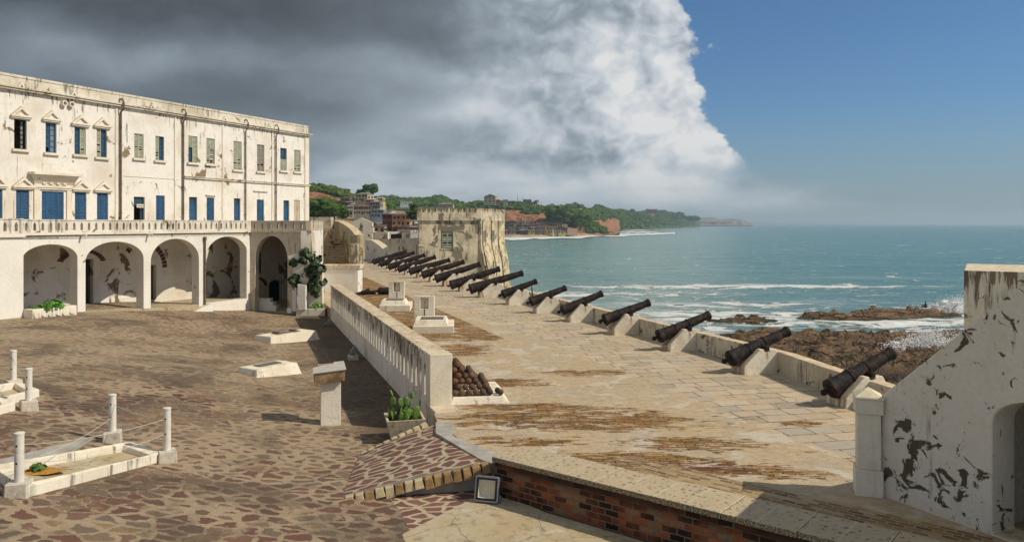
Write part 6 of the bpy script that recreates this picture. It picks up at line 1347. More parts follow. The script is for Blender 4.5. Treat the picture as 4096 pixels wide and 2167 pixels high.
# frame normal points away from the court: body on +w side
mb.plate([(-.14, -5.3), (tE, -5.3), (tE, min(4.0, q0[1]+slope*tE)), (-.14, q0[1]-slope*.14)], [ar], 0, .62); mb.build('wall_body', M['stairw'], sw, bevel=.03)
mb = MB(FSW.M); mb.box(qa[0]-.45, qa[0]+1.9, 2.3, 2.4, -5.2, -2.69); mb.box(qa[0]-.45, qa[0]-.35, .62, 2.299, -5.2, -2.69); mb.box(qa[0]+1.8, qa[0]+1.9, .62, 2.299, -5.2, -2.69); mb.build('arch_recess', M['old'], sw)
m = MB(FSW.M)
for i in range(16):
    xa, xb = .15+i*.33, .15+(i+1)*.33-.001; inar = xb > qa[0]-.1 and xa < qa[0]+1.6
    if q0[1]-.35+slope*i*.33 > -2.6 or not inar: m.box(xa, xb, .622, 2.6, -2.68 if inar else -5.2, q0[1]-.35+slope*i*.33)
m.build('steps', M['conc'], sw)
cx, cy = 6.63, 14.55; RZ = rad(-18)
cp_ = thing('gate_pillar', 'square white pillar with moulded cap and pyramid top ending the stair wall', 'pillar', (cx, cy, -5), RZ); m4 = TR(cx, cy, 0, RZ)
mb = MB(m4); mb.box(-.20, .20, -.20, .20, -4.52, -3.50); mb.box(-.235, .235, -.235, .235, -5.2, -4.521); mb.build('shaft', M['post'], cp_, bevel=.012)
mb = MB(m4); mb.box(-.235, .235, -.235, .235, -3.499, -3.23); mb.box(-.25, .25, -.25, .25, -3.229, -3.19); mb.add([(-.25, -.25, -3.189), (.25, -.25, -3.189), (.25, .25, -3.189), (-.25, .25, -3.189), (0, 0, -3.03)], [(0, 1, 4), (1, 2, 4), (2, 3, 4), (3, 0, 4), (0, 3, 2, 1)]); mb.build('cap', M['post'], cp_, bevel=.012)
bx = dp(3856, 1081, 30); bb = thing('landing_block', 'tall square white block with mould stained top edge behind the stair wall', 'wall', (bx.x+1, bx.y+1, -5))
mb = MB(TR(bx.x, bx.y, 0, rad(-31))); mb.box(0, 9, 0, 6, -19, bx.z); mb.build('block_body', M['stairw2'] if 'stairw2' in M else M['parapet'], bb, bevel=.03)

# ---------------- tower ----------------
tw = thing('sea_tower', 'square weathered battlemented tower standing at the sea end of the gun row', 'tower', (-4.3, 100, -5))
FT = Frame(-11.9, 97.4, 7.6, 2.6); t_r = FT.p(1914, 900)[0]; t_l = FT.p(1676, 900)[0]
FR_ = Frame(FT.P(t_r, 0, 0).x, FT.P(t_r, 0, 0).y, 2.7, 8.0); r_e = FR_.p(2010, 900)[0]
TZ, BZ = 2.0, .40
def tp(px, py): return FT.p(px, py)
w0 = tp(1768, 991); w1 = tp(1811, 926)
mb = MB(FT.M); mb.plate([(t_l, -8), (t_r, -8), (t_r, BZ), (t_l, BZ)], [[(w0[0], w0[1]), (w1[0], w0[1]), (w1[0], w1[1]), (w0[0], w1[1])]], 0, .6)
mb.build('front_wall', M['tower'], tw)
mb = MB(FR_.M)
prof = [(-17, -1.9), (-12, -1.3), (-8, -.85), (-5.5, -.62), (-4.3, -.40), (-3.2, -.12), (-2.2, 0), (BZ, 0)]
def ribbed(m, t0, t1, out):
    vs = []
    for z, w in prof: vs += [(t0, w-out, z), (t1, w-out, z), (t0, .8, z), (t1, .8, z)]
    fs = []
    for i in range(len(prof)-1):
        b = i*4; c = b+4; fs += [(b, b+1, c+1, c), (b+2, c+2, c+3, b+3), (b, c, c+2, b+2), (b+1, b+3, c+3, c+1)]
    fs += [(0, 2, 3, 1), tuple((len(prof)-1)*4+k for k in (0, 1, 3, 2))]; m.add(vs, fs)
ribbed(mb, 0, r_e, 0.0); mb.build('side_wall', M['tower'], tw)
mb = MB(FR_.M)
for a, b in ((0.0, .035), (.09, .40), (.45, .68), (.74, 1.0)): ribbed(mb, r_e*a, r_e*b, .32)
mb.build('buttress', M['tower2'] if 'tower2' in M else M['tower'], tw)
def tcore(o_, z0, z1, name):
    a, b = FT.P(t_l-o_, .55-o_*1.1, 0), FT.P(t_r+o_, .5, 0); c2 = FR_.P(r_e+o_*.6, .75, 0); d2 = Vector((a.x-.2, c2.y+1.5, 0))
    m = MB(); m.prism([(a.x, a.y), (b.x-.45, b.y+.2), (c2.x-.2, c2.y), (d2.x, d2.y)], z0, z1); m.build(name, M['tower'], tw)
tcore(.0, -17, BZ-.05, 'tower_core')
# parapet band with teeth
def teeth(m, Fm, t0, t1, n, gap, z0, z1, zt, w0_, th):
    out = [(t0, z0), (t1, z0), (t1, zt)]; p = (t1-t0)/n
    for i in range(n-1, 0, -1): c_ = t0+p*i; out += [(c_+gap/2, zt), (c_+gap/2*.6, z1), (c_-gap/2*.6, z1), (c_-gap/2, zt)]
    out.append((t0, zt)); m.plate(out, [], w0_, w0_+th)
mb = MB(FT.M); teeth(mb, FT, t_l-.25, t_r+.28, 11, .34, BZ+.0, TZ-.55, TZ, -.25, .45); mb.build('battlement', M['tower'], tw)
mb = MB(FR_.M); teeth(mb, FR_, .02, r_e+.25, 15, .17, BZ+.001, TZ-.40, TZ-.01, -.27, .45); mb.build('battlement', M['tower'], tw)
tcore(.22, BZ-.045, TZ-.9, 'tower_roof')
f = MB(FT.M); f.plate([(w0[0]-.06, w0[1]-.06), (w1[0]+.06, w0[1]-.06), (w1[0]+.06, w1[1]+.06), (w0[0]-.06, w1[1]+.06)], [[(w0[0]+.05, w0[1]+.05), (w1[0]-.05, w0[1]+.05), (w1[0]-.05, w1[1]-.05), (w0[0]+.05, w1[1]-.05)]], -.05, .1)
wf = f.build('window', M['green_sh'], tw); cx_ = (w0[0]+w1[0])/2
for a, b in ((w0[0]+.05, cx_-.02), (cx_+.02, w1[0]-.05)): m = MB(FT.M); louver(m, a, b, w0[1]+.05, w1[1]-.05, .0, pitch=.16, broken=(3, 9), frame=.05); m.build('shutter', M['olive'], wf)
m = MB(FT.M); m.box(w0[0]+.04, w1[0]-.04, .12, .14, w0[1]+.04, w1[1]-.04); m.build('pane', M['hole'], wf)
m = MB(FT.M); m.box(w0[0]-.2, w1[0]+.2, -.1, .0, w0[1]-.22, w0[1]-.07); m.build('sill', M['tower'], wf)
for x0, x1, y0, y1 in ((1934, 1944, 922, 983), (1967, 1977, 921, 978)):
    a = FR_.p(x0, y0, -.33); b = FR_.p(x1, y1, -.33); m = MB(FR_.M); louver(m, a[0], b[0], b[1], a[1], -.37, pitch=.14, frame=.08); wf = m.build('window', M['grey_sh'], tw)
    m = MB(FR_.M); m.box(a[0]+.05, b[0]-.05, -.331, -.325, b[1], a[1]); m.build('pane', M['hole'], wf)

# ---------------- far end of the platform ----------------
def slabwall(pts, th, zb_, mat, name, label, cat='wall', bevel=0):
    """wall following (x, y, ztop) points"""
    m = MB(); vs = []
    for i, (x, y, z) in enumerate(pts):
        a = Vector(pts[max(0, i-1)][:2]); b = Vector(pts[min(len(pts)-1, i+1)][:2]); d = (b-a).normalized(); nrm = Vector((-d.y, d.x))*th
        vs += [(x, y, zb_), (x, y, z), (x+nrm.x, y+nrm.y, z), (x+nrm.x, y+nrm.y, zb_)]
    fs = []
    for i in range(len(pts)-1):
        for k in range(4): fs.append((i*4+k, i*4+(k+1) % 4, (i+1)*4+(k+1) % 4, (i+1)*4+k))
    fs += [(0, 1, 2, 3), tuple((len(pts)-1)*4+k for k in (3, 2, 1, 0))]; m.add(vs, fs); o = m.build(name, mat, origin=pts[0], bevel=bevel); tag(o, label, cat); return o
P4 = lambda px, py, D: tuple(dp(px, py, D))
# stairs
st = thing('stone_staircase', 'worn stone stairs climbing to the terrace beside the white wall', 'stairs', (-14, 60, -5))
mb = MB(); nst = 23
for i in range(nst):
    z1 = -5+.2*(i+1); y0 = 58.6+i*.335; k = i/nst; xl = -14.6-1.25*k; xr = -11.9-2.5*k
    mb.prism([(xl, y0), (xr, y0), (xr-.2, y0+.6+(2 if i == nst-1 else 0)), (xl-.1, y0+.6+(2 if i == nst-1 else 0))], -5.2, z1)
mb.build('steps', M['stepm'], st) if 'stepm' in M else mb.build('steps', M['parapet'], st)
o = slabwall([P4(1421, 939, 59.2), P4(1400, 915, 61.2), P4(1375, 897, 63.5), P4(1352, 886, 66), P4(1331, 881, 68.5)], -.62, -5.2, M['ochrew'], 'stair_balustrade', 'curved stair side wall with ochre stained inner face')
sb = thing('stair_pillar', 'stepped block pillar ending the curved stair wall', 'pillar', (-12, 58.6, -5)); a = dp(1402, 939, 58.6); b = dp(1426, 975, 58.3)
mb = MB(); mb.box(a.x, a.x+.52, 58.6, 59.3, -5.1, a.z); mb.box(a.x-.02, a.x+.62, 58.1, 58.599, -5.1, dp(1410, 975, 58.3).z); mb.build('pillar_body', M['tower'], sb, bevel=.02)
# well-like box
bx0, bx1 = -13.9, -11.05; by0, by1 = 56.5, 58.35; zt = -2.99; wb = thing('masonry_box', 'flared white masonry box with hollow top beside the staircase', 'wall', ((bx0+bx1)/2, by0, -5))
mb = MB(); mb.frus((bx0+.4, bx1-.12, by0+.1, by1), (bx0+.12, bx1-.12, by0+.06, by1), -5.5, zt-.3); mb.build('box_body', M['arcade'], wb)
mb = MB(Matrix(((1, 0, 0, 0), (0, 0, 1, 0), (0, 1, 0, 0), (0, 0, 0, 1))))
mb.plate([(bx0, by0), (bx1, by0), (bx1, by1), (bx0, by1)], [[(bx0+.55, by0+.45), (bx1-.7, by0+.45), (bx1-.7, by1-.4), (bx0+.55, by1-.4)]], zt-.299, zt); mb.build('box_rim', M['parapet'], wb, bevel=.02)
# gable wall with lancet, low walls, white castle walls
D_ = 130; X_ = lambda px: (px-2048)/F*D_; Hh = lambda py: -(py-HY)/F*D_
FL = Frame(0, D_, 1, 0); gl = thing('gabled_wall', 'free standing gabled belfry wall with narrow pointed slit and round hole', 'wall', (X_(1447), D_, -5))
Z6 = lambda x, y: (X_(1250+x/4.544), Hh(850+y/4.544))
mb = MB(FL.M); circ = [(Z6(1026, 418)[0]+.22*math.cos(t*.628), Z6(1026, 418)[1]+.22*math.sin(t*.628)) for t in range(10)]
sl = [Z6(850, 470), Z6(915, 470), Z6(915, 230), (Z6(882, 180)), Z6(850, 230)]
mb.plate([(Z6(700, 0)[0], -5.4), (Z6(1080, 0)[0], -5.4), Z6(1080, 365), Z6(1105, 365), Z6(1105, 320), Z6(1130, 320)][:4]+[Z6(1105, 270), Z6(1062, 270), Z6(1062, 262), Z6(1088, 262), Z6(1088, 185), Z6(880, 95), Z6(700, 180)], [sl, circ, [Z6(1003, 560), Z6(1058, 560), Z6(1058, 535), Z6(1003, 535)]], 0, 1.0); mb.build('wall_body', M['gable'], gl)
slabwall([P4(1488, 958, 111), P4(1515, 960, 108), P4(1545, 980, 104), P4(1566, 998, 101), P4(1589, 1013, 98.5)], -1.0, -5.3, M['gable'], 'sloping_wall', 'low wall with sloping top ending behind the farthest cannon')
lw = thing('loophole_wall', 'dark moulded parapet with small loopholes left of the tower', 'wall', (-17, 118, -5)); FLW = Frame(-21.5, 119.0, 10, -2.0)
a = FLW.p(1492, 957); b = FLW.p(1680, 951); d0 = FLW.p(1664, 1010); d1 = FLW.p(1682, 978); hl = []
for px in (1596, 1613): q = FLW.p(px, 992); hl.append([(q[0]-.12, q[1]-.3), (q[0]+.12, q[1]-.3), (q[0]+.12, q[1]+.25), (q[0]-.12, q[1]+.25)])
hl.append(arch_pts(d0[0], d1[0], -4.98, d1[1]-.2, d1[1], 8))
mb = MB(FLW.M); mb.plate([(a[0], -5.3), (b[0]+.5, -5.3), (b[0]+.5, b[1]), (a[0], a[1])], hl, 0, .8); mb.build('wall_body', M['tower3'], lw)
mb = MB(FLW.M); mb.box(d0[0]-1, d1[0]+.8, 2.5, 2.6, -5.2, -2.6); mb.build('bright_yard_wall', M['trim'], lw)
def boxwall(x0, x1, yt, yb, D, name, label, mat, crenel=0, dpt=1.0):
    a = dp(x0, yt, D); b = dp(x1, yb, D); o = thing(name, label, 'wall', ((a.x+b.x)/2, D, b.z)); mb = MB(Frame(0, D, 1, 0).M)
    if crenel: teeth(mb, None, a.x, b.x, crenel, (b.x-a.x)/crenel*.45, b.z-3, a.z-.55, a.z, 0, dpt)
    else: mb.box(a.x, b.x, 0, dpt, b.z-3, a.z)
    mb.build('wall_body', M[mat], o); return o
boxwall(1493, 1549, 929, 960, 136, 'low_building', 'plain grey white low building right of the gabled wall', 'tower3', dpt=4)
boxwall(1549, 1553, 929, 957, 135, 'wall_return', 'narrow sunlit wall end beside the dark slatted fence', 'trim')
o = boxwall(1553, 1607, 936, 956, 140, 'slatted_fence', 'dark slatted fence between the low white walls', 'darkblock')
boxwall(1607, 1641, 931, 954, 137, 'low_building', 'small grey white block right of the slatted fence', 'tower3', dpt=3)
boxwall(1641, 1676, 921, 954, 136, 'crenellated_wall', 'short bright white battlemented wall touching the tower', 'white', 3)
boxwall(1238, 1324, 868, 900, 66, 'terrace_wall', 'low flat topped wall behind the terrace balustrade end', 'parapet')
boxwall(1324, 1368, 879, 925, 72, 'terrace_wall', 'grey end wall at the top of the stairs', 'tower3')
me_skin_broken = False
# ---------------- things in the courtyard ----------------
def court_tomb(corner_l, corner_r, d, hgt, label, plaque_bits):
    a = cp(*corner_l); b = cp(*corner_r); w = (b-a).length; rz = math.atan2(b.y-a.y, b.x-a.x); z = min(a.z, b.z)
    t = thing('court_tomb', label, 'tomb', (a.x, a.y, z), rz); m4 = TR(a.x, a.y, z, rz); i = .17
    mb = MB(m4); mb.frus((0, w, 0, d), (i, w-i, i, d-i), -.15, hgt); mb.build('tomb_body', M['tomb'], t, bevel=.03)
    mb = MB(m4)
    for k in range(plaque_bits): q0 = .27+.46*k/plaque_bits; mb.box(w*q0, w*(q0+.46/plaque_bits)-.008, d*.38, d*.68, hgt+.002, hgt+.035)
    mb.build('plaque', M['slate'], t, bevel=.005); return t, m4, w, d
court_tomb((1024, 1513), (1215, 1494), 1.35, .42, 'nearer low white court tomb with cracked grey plaque', 4)
t, m4, w, d = court_tomb((1081, 1376), (1285, 1357), 1.45, .44, 'farther low white court tomb half in the wall shadow with dark plaque bar', 1)
for q_ in (.3, .62): mb = MB(m4); mb.box(w*q_, w*(q_+.04), d*.36, d*.7, .476, .54); mb.build('plaque_clamp', M['slate'], t)

# lectern
p = cp(1322, 1695); z = p.z; rz = rad(17); t = thing('lectern', 'white pillar lectern with weathered boxed desk top in the court', 'lectern', p, rz); m4 = TR(p.x, p.y, z, rz)
mb = MB(m4); mb.frus((-.27, .27, -.16, .2), (-.265, .27, -.15, .2), -.1, 1.22); mb.build('pillar', M['post'], t, bevel=.012)
mb = MB(m4)
mb.add([(-.44, -.30, 1.16), (.36, -.30, 1.24), (.36, .42, 1.24), (-.44, .42, 1.22), (-.46, -.31, 1.46), (.37, -.31, 1.53), (.36, .44, 1.62), (-.44, .44, 1.60)], [(0, 3, 2, 1), (4, 5, 6, 7), (0, 1, 5, 4), (1, 2, 6, 5), (2, 3, 7, 6), (3, 0, 4, 7)]); mb.build('desk_box', M['wood'], t, bevel=.01)
mb = MB(m4); mb.add([(-.49, -.34, 1.468), (.40, -.34, 1.538), (.40, .46, 1.63), (.12, .46, 1.615), (.1, .30, 1.60), (-.47, .12, 1.545)]+[(-.49, -.34, 1.49), (.40, -.34, 1.56), (.40, .46, 1.652), (.12, .46, 1.637), (.1, .30, 1.622), (-.47, .12, 1.567)],
       [(0, 5, 4, 3, 2, 1), (6, 7, 8, 9, 10, 11)]+[(i, (i+1) % 6, 6+(i+1) % 6, 6+i) for i in range(6)]); mb.build('desk_board', M['desk'], t)

# framed graves with posts and rope
def grave(P, label, seed, puddle=False, wd=.2, hh=.20):
    pts = [cp(*q) for q in P]; n = len(pts); zc = [q.z for q in pts]; c = sum((q for q in pts), Vector())/n
    t = thing('grave_frame', label, 'grave', c); mb = MB(); vs = []
    for q in pts:
        i_ = q+(c-q).normalized()*wd*1.45
        vs += [(q.x, q.y, q.z-.1), (q.x, q.y, q.z+hh), (i_.x, i_.y, q.z+hh), (i_.x, i_.y, q.z-.1)]
    fs = []
    for i in range(n):
        j = (i+1) % n
        for k in range(4): fs.append((i*4+k, i*4+(k+1) % 4, j*4+(k+1) % 4, j*4+k))
    mb.add(vs, fs); mb.build('kerb', M['tomb'], t, bevel=.02)
    mb = MB(); ins = [q+(c-q).normalized()*wd*1.2 for q in pts]; mb.add([(q.x, q.y, q.z+.045) for q in ins], [tuple(range(n))]); mb.build('grave_floor', M['cfloor'], t)
    return t, pts
g1, gp = grave([(655, 1842), (96, 1992), (-40, 1905), (521, 1800)], 'long white framed grave with ochre patch, lower left', 1)
q = cp(150, 1895); q.z += .055; mb = MB(); vs = []; 
for k in range(22): a = k*6.283/22; R0 = .42*(1+.3*mnoise.noise(Vector((math.cos(a)*1.3, math.sin(a)*1.3, 2)))); vs.append((q.x+R0*1.15*math.cos(a), q.y+R0*.62*math.sin(a), q.z+.0))
vs.append((q.x, q.y, q.z+.05)); mb.add(vs, [(k, (k+1) % 22, 22) for k in range(22)]); o = mb.build('ochre_patch', M['ochre'], origin=q, smooth=True); tag(o, 'orange ochre patch of dead petals inside the long grave frame', 'petals', kind='stuff')
m = MB(); leafball(m, (q.x, q.y, q.z+.08), .14, 26, .06, 3, (1.4, 1, .35)); o = m.build('weed', M['cactus'], origin=q, recalc=False); tag(o, 'small green weed on the ochre patch', 'plant')
grave([(158, 1586), (-60, 1640), (-130, 1590), (70, 1552)], 'white framed grave at the left edge behind two posts', 2)
grave([(62, 1640), (-120, 1690), (-160, 1650), (-5, 1608)], 'cut off corner of a grave frame at the left edge', 3)
q = [cp(275, 1818), cp(-60, 1905), cp(-160, 1880), cp(410, 1738)]
mb = MB(); mb.add([(v.x, v.y, v.z+.02) for v in q], [(0, 1, 2, 3)]); o = mb.build('cement_strip', M['grey_cement']); tag(o, 'plain grey cement strip beside the long grave frame', 'paving')
POSTS = [(77, 1985, 1723, 'white rope post nearest the camera at the lower left corner'), (450, 1772, 1570, 'white rope post behind the far end of the long grave'), (668, 1850, 1624, 'white rope post right of the long grave end'), (115, 1645, 1467, 'white rope post with blackened chipped base at the left'), (54, 1560, 1395, 'white rope post farthest back at the left')]
tops = []
for i, (px, pb, pt, lb) in enumerate(POSTS):
    b = cp(px, pb-8); H_ = (pb-14-pt)/F*b.y; s_ = b.y/17
    t = thing('rope_post', lb, 'post', b, 0, 'white rope posts round the graves'); mb = MB(TR(b.x, b.y, b.z, rad(12+9*i))); mb.frus((-.19, .19, -.19, .19), (-.175, .175, -.175, .175), -.05, .235); mb.build('base_block', M['conc'], t, bevel=.02)
    mb = MB(TR(b.x, b.y, b.z)); mb.lathe([(.078, .23), (.078, H_-.03), (.086, H_-.028), (.086, H_), (.05, H_+.012)], 18); mb.build('pole', M['pvc'], t, smooth=True, auto=30)
    for hh_ in (.52, .80):
        mb = MB(TR(b.x, b.y, b.z+hh_*H_)); mb.lathe([(.018, -.085), (.018, .085)], 8, Matrix.Rotation(rad(90), 4, 'X')); mb.build('eyelet', M['darkblock'], t)
    tops.append((b, H_))
def rope(i, j, k, lb, sag=.12):
    a, ha = tops[i]; b, hb = tops[j]; A = a+Vector((0, 0, ha*k)); B = b+Vector((0, 0, hb*k)); pts = [A.lerp(B, u/12)-Vector((0, 0, sag*4*(u/12)*(1-u/12))) for u in range(13)]
    m = MB(); m.tube(pts, .006, 5); tag(m.build('rope', M['rope'], origin=A), lb, 'rope')
rope(0, 2, .52, 'lower thin rope sagging across the front of the long grave', .16); rope(0, 2, .80, 'upper thin rope across the front of the long grave', .1); rope(1, 2, .80, 'thin rope between the two right hand posts', .08)
rope(0, 1, .52, 'thin rope from the near post to the post behind the grave', .12); rope(4, 3, .80, 'slack thin rope between the two back left posts', .18)

# planter with cactus by the ramp
p = hp(1612, 1768, -5.59); rz = rad(14); t = thing('cement_planter', 'square flared cement planter by the ramp edge', 'planter', p, rz); m4 = TR(p.x, p.y+.25, -5.60, rz)
mb = MB(m4); mb.frus((-.34, .34, -.34, .34), (-.49, .49, -.49, .49), 0, .62)
mb.f.pop(1); b_ = len(mb.v); mb.add([(-.43, -.43, .62), (.43, -.43, .62), (.43, .43, .62), (-.43, .43, .62), (-.49, -.49, .62), (.49, -.49, .62), (.49, .49, .62), (-.49, .49, .62), (-.41, -.41, .54), (.41, -.41, .54), (.41, .41, .54), (-.41, .41, .54)], [(0, 1, 5, 4), (1, 2, 6, 5), (2, 3, 7, 6), (3, 0, 4, 7), (8, 9, 1, 0), (9, 10, 2, 1), (10, 11, 3, 2), (11, 8, 0, 3)]); mb.build('pot', M['pot'], t, bevel=.006)
mb = MB(m4); mb.box(-.42, .42, -.42, .42, .44, .55); mb.build('soil', M['soil'], t)
mb = MB(m4 @ Matrix.Translation((.02, -.385, .26)) @ Matrix.Rotation(rad(-12), 4, 'X')); mb.plate([(-.1, -.07), (.1, -.07), (0, .07)], [], -.01, .04); mb.build('diamond_mark', M['darkblock'], t)
ct = thing('cactus', 'prickly pear cactus with upright green paddles in the cement planter', 'cactus', m4 @ Vector((0, 0, .5)), rz); r = random.Random(12)
def paddle(mb, base, ang, lean, L, W):
    d = Vector((math.sin(lean)*math.cos(ang), math.sin(lean)*math.sin(ang), math.cos(lean))); c = base+d*L*.5; s_ = Vector((math.cos(ang+1.2), math.sin(ang+1.2), 0)); s_ = (s_-d*s_.dot(d)).normalized(); n = d.cross(s_)
    R3 = Matrix((( s_.x, n.x, d.x, c.x), (s_.y, n.y, d.y, c.y), (s_.z, n.z, d.z, c.z), (0, 0, 0, 1))); mb.ball((0, 0, 0), 1, 2, 0, 1, (W*.5, .022, L*.52), M=R3); return base+d*L*.95
for i in range(24):
    a = r.uniform(0, 6.28); rr = .36*math.sqrt(r.random()); base = m4 @ Vector((rr*math.cos(a), rr*math.sin(a), .54)); mb = MB(); L = r.uniform(.24, .40)
    top_ = paddle(mb, base, r.uniform(0, 6.28), r.uniform(0, .35), L, r.uniform(.15, .24))
    if i < 6: top_ = paddle(mb, top_, r.uniform(0, 6.28), r.uniform(.05, .4), r.uniform(.2, .3), r.uniform(.14, .2))
    if i < 2: paddle(mb, top_, r.uniform(0, 6.28), r.uniform(.1, .5), .2, .11)
    mb.build('paddle', M['cactus'], ct, smooth=True)

# floodlights
def flood(p, rz, tilt, w, h_, label, block=False, detail=True):
    t = thing('floodlight', label, 'floodlight', p, rz); zc = h_*.52
    if block: mb = MB(TR(*p, rz)); mb.box(-.26, .26, -.2, .2, -.1, .17); mb.build('stand_block', M['conc'], t, bevel=.015); zc += .17
    m4 = TR(p[0], p[1], p[2]+zc, rz) @ Matrix.Rotation(tilt, 4, 'X'); W2, H2 = w/2, h_/2
    mb = MB(m4); mb.plate([(-W2, -H2+.03), (-W2+.03, -H2), (W2-.03, -H2), (W2, -H2+.03), (W2, H2-.03), (W2-.03, H2), (-W2+.03, H2), (-W2, H2-.03)], [[(-W2+.055, -H2+.055), (W2-.055, -H2+.055), (W2-.055, H2-.055), (-W2+.055, H2-.055)]], -.06, .02); mb.box(-W2+.04, W2-.04, .021, .12, -H2+.05, H2-.05)
    for k in range(7): x = -W2+.08+k*(w-.16)/6; mb.box(x-.006, x+.006, .121, .16, -H2+.08, H2-.08)
    mb.build('housing', M['lampbody'], t, bevel=.006)
    mb = MB(m4); mb.plate([(-W2+.035, -H2+.035), (W2-.035, -H2+.035), (W2-.035, H2-.035), (-W2+.035, H2-.035)], [[(-W2+.075, -H2+.075), (W2-.075, -H2+.075), (W2-.075, H2-.075), (-W2+.075, H2-.075)]], -.068, -.061); mb.build('bezel', M['lampblack'], t)
    mb = MB(m4); a, b, c, d = -W2+.075, W2-.075, -H2+.075, H2-.075; e = .05
    mb.add([(a, -.05, c), (b, -.05, c), (b, -.05, d), (a, -.05, d), (a+e, .012, c+e*1.3), (b-e, .012, c+e*1.3), (b-e, .012, d-e*1.3), (a+e, .012, d-e*1.3)], [(4, 5, 6, 7), (0, 1, 5, 4), (1, 2, 6, 5), (2, 3, 7, 6), (3, 0, 4, 7)]); mb.build('reflector', M['lampglass'], t, recalc=False)
    if detail:
        for k in range(4): mb = MB(m4); x = -W2*.55+k*W2*.37; mb.box(x-.022, x+.022, .002, .011, -.03, .03); mb.build('led', M['led'], t)
    mb = MB(TR(p[0], p[1], p[2]+(.17 if block else 0), rz)); mb.box(-W2-.02, -W2-.005, .0, .05, 0.0, zc*.6 if not block else h_*.55); mb.box(W2+.005, W2+.02, .0, .05, 0, zc*.6 if not block else h_*.55); mb.box(-W2-.02, W2+.02, .0, .05, -.0, .012); mb.build('bracket', M['lampbody'], t)
p = hp(1950, 2006, -5.56); flood((p.x, p.y, p.z), rad(-16), rad(-14), .50, .50, 'square silver floodlight leaning at the brick parapet end')
mb = MB(); a = Vector((p.x+.2, p.y+.2, -5.4)); mb.tube([a, a+Vector((.08, .15, .15)), a+Vector((.02, .1, .45)), a+Vector((.12, .3, .62))], .012, 6); tag(mb.build('lamp_cable', M['green_sh'], origin=a), 'dark green cable behind the near floodlight', 'cable')
p = cp(1412, 1436); flood((p.x, p.y, p.z), rad(-75), rad(-32), .42, .42, 'floodlight on a small block by the balustrade wall, middle of the shadow', True, False)
p = cp(1309, 1302); flood((p.x, p.y, p.z), rad(-75), rad(-42), .42, .36, 'far floodlight lying at the wall near the shrub', False, False)

# shrub and trough near the corner arch
p = hp(1242, 1254, -5.45); tr_t = thing('white_trough', 'low white trough holding the shrub at the wall end', 'planter', p); m4 = TR(p.x, p.y, p.z, rad(6)); mb = MB(m4)
W_ = .86; mb.box(-W_, W_, 0, .12, -.2, .30); mb.box(-W_, -W_+.12, .121, 1.1, -.2, .29); mb.box(W_-.12, W_, .121, 1.1, -.2, .29); mb.box(-W_, W_, 1.101, 1.22, -.2, .30); mb.build('trough_wall', M['tomb'], tr_t, bevel=.015)
mb = MB(m4); mb.box(-W_+.121, W_-.121, .121, 1.1, -.2, .22); mb.build('soil', M['soil'], tr_t)
sh = thing('sea_grape_shrub', 'tall shrub with big round dark leaves before the corner arch', 'shrub', m4 @ Vector((0, .6, .22))); base = m4 @ Vector((.1, .6, .2)); D = base.y; r = random.Random(21)
cl = [(1222, 1010, .42), (1208, 1040, .36), (1188, 1068, .38), (1234, 1045, .42), (1247, 1022, .35), (1262, 1052, .42), (1240, 1085, .48), (1175, 1100, .34), (1172, 1124, .34), (1215, 1100, .38), (1262, 1095, .48), (1250, 1122, .48), (1278, 1035, .30), (1275, 1078, .40), (1262, 1150, .42), (1245, 1160, .36), (1278, 1128, .36), (1258, 1180, .25), (1232, 1130, .36)]
mb = MB(); br = MB(); br.tube([base-Vector((0, 0, .1)), base+Vector((0, 0, 1.2)), dp(1245, 1080, D), dp(1240, 1030, D)], [.05, .045, .035, .02], 7); br.tube([base-Vector((.3, 0, .1)), dp(1212, 1160, D), dp(1200, 1110, D), dp(1190, 1070, D)], [.03, .028, .022, .015], 6)
cl = [(px+r.uniform(-6, 6)+q*r.uniform(-16, 16), py+q*r.uniform(-20, 20), s_*(.8 if q else .9)) for (px, py, s_) in cl for q in (0, 1)]
for i, (px, py, s_) in enumerate(cl):
    c = dp(px, py, D+r.uniform(-.45, .45)); leafball(mb, c, s_*.85, 24, .15, 40+i, (1, 1, 1)); br.tube([base+Vector((0, 0, r.uniform(.5, 1.2))), (base+c)/2+Vector((0, 0, .5)), c], [.03, .022, .012], 5)
mb.build('foliage', M['leaf'], sh, recalc=False); br.build('stems', M['bark'], sh, smooth=True)
m = MB(); leafball(m, m4 @ Vector((.35, .4, .35)), .42, 150, .07, 77, (1.1, 1, .8)); leafball(m, m4 @ Vector((-.35, .4, .28)), .3, 80, .06, 78, (1.2, 1, .5)); o = m.build('ground_plant', M['grassb'], origin=base, recalc=False); tag(o, 'low bright green plants filling the white trough', 'plant')
# small white structures behind the shrub
def quadwall(name, label, pts_px, D, th, mat, cat='wall'):
    fr = Frame(0, D, 1, 0); o_ = [( (x-2048)/F*D, -(y-HY)/F*D) for x, y in pts_px]; t = thing(name, label, cat, (o_[0][0], D, o_[0][1])); mb = MB(fr.M); mb.plate(o_, [], 0, th); mb.build('wall_body', M[mat], t, bevel=.02)
quadwall('stepped_parapet', 'cream angled parapet rising behind the shrub', [(1170, 1243), (1290, 1243), (1290, 1070), (1235, 1046), (1196, 1012), (1150, 1024), (1155, 1040), (1172, 1056)], 47.9, .35, 'post')
quadwall('white_pier', 'small white pier with a cap left of the shrub', [(1168, 1246), (1186, 1246), (1186, 1148), (1168, 1150)], 47.55, .3, 'arcade', 'pillar')
quadwall('white_pier', 'broader chipped white pier just behind the shrub stem', [(1190, 1240), (1222, 1240), (1222, 1140), (1190, 1136)], 47.3, .3, 'arcade', 'pillar')
quadwall('white_pier', 'short stub block at the foot of the corner arch', [(1147, 1252), (1166, 1252), (1166, 1232), (1147, 1232)], 47.5, .4, 'arcade', 'pillar')

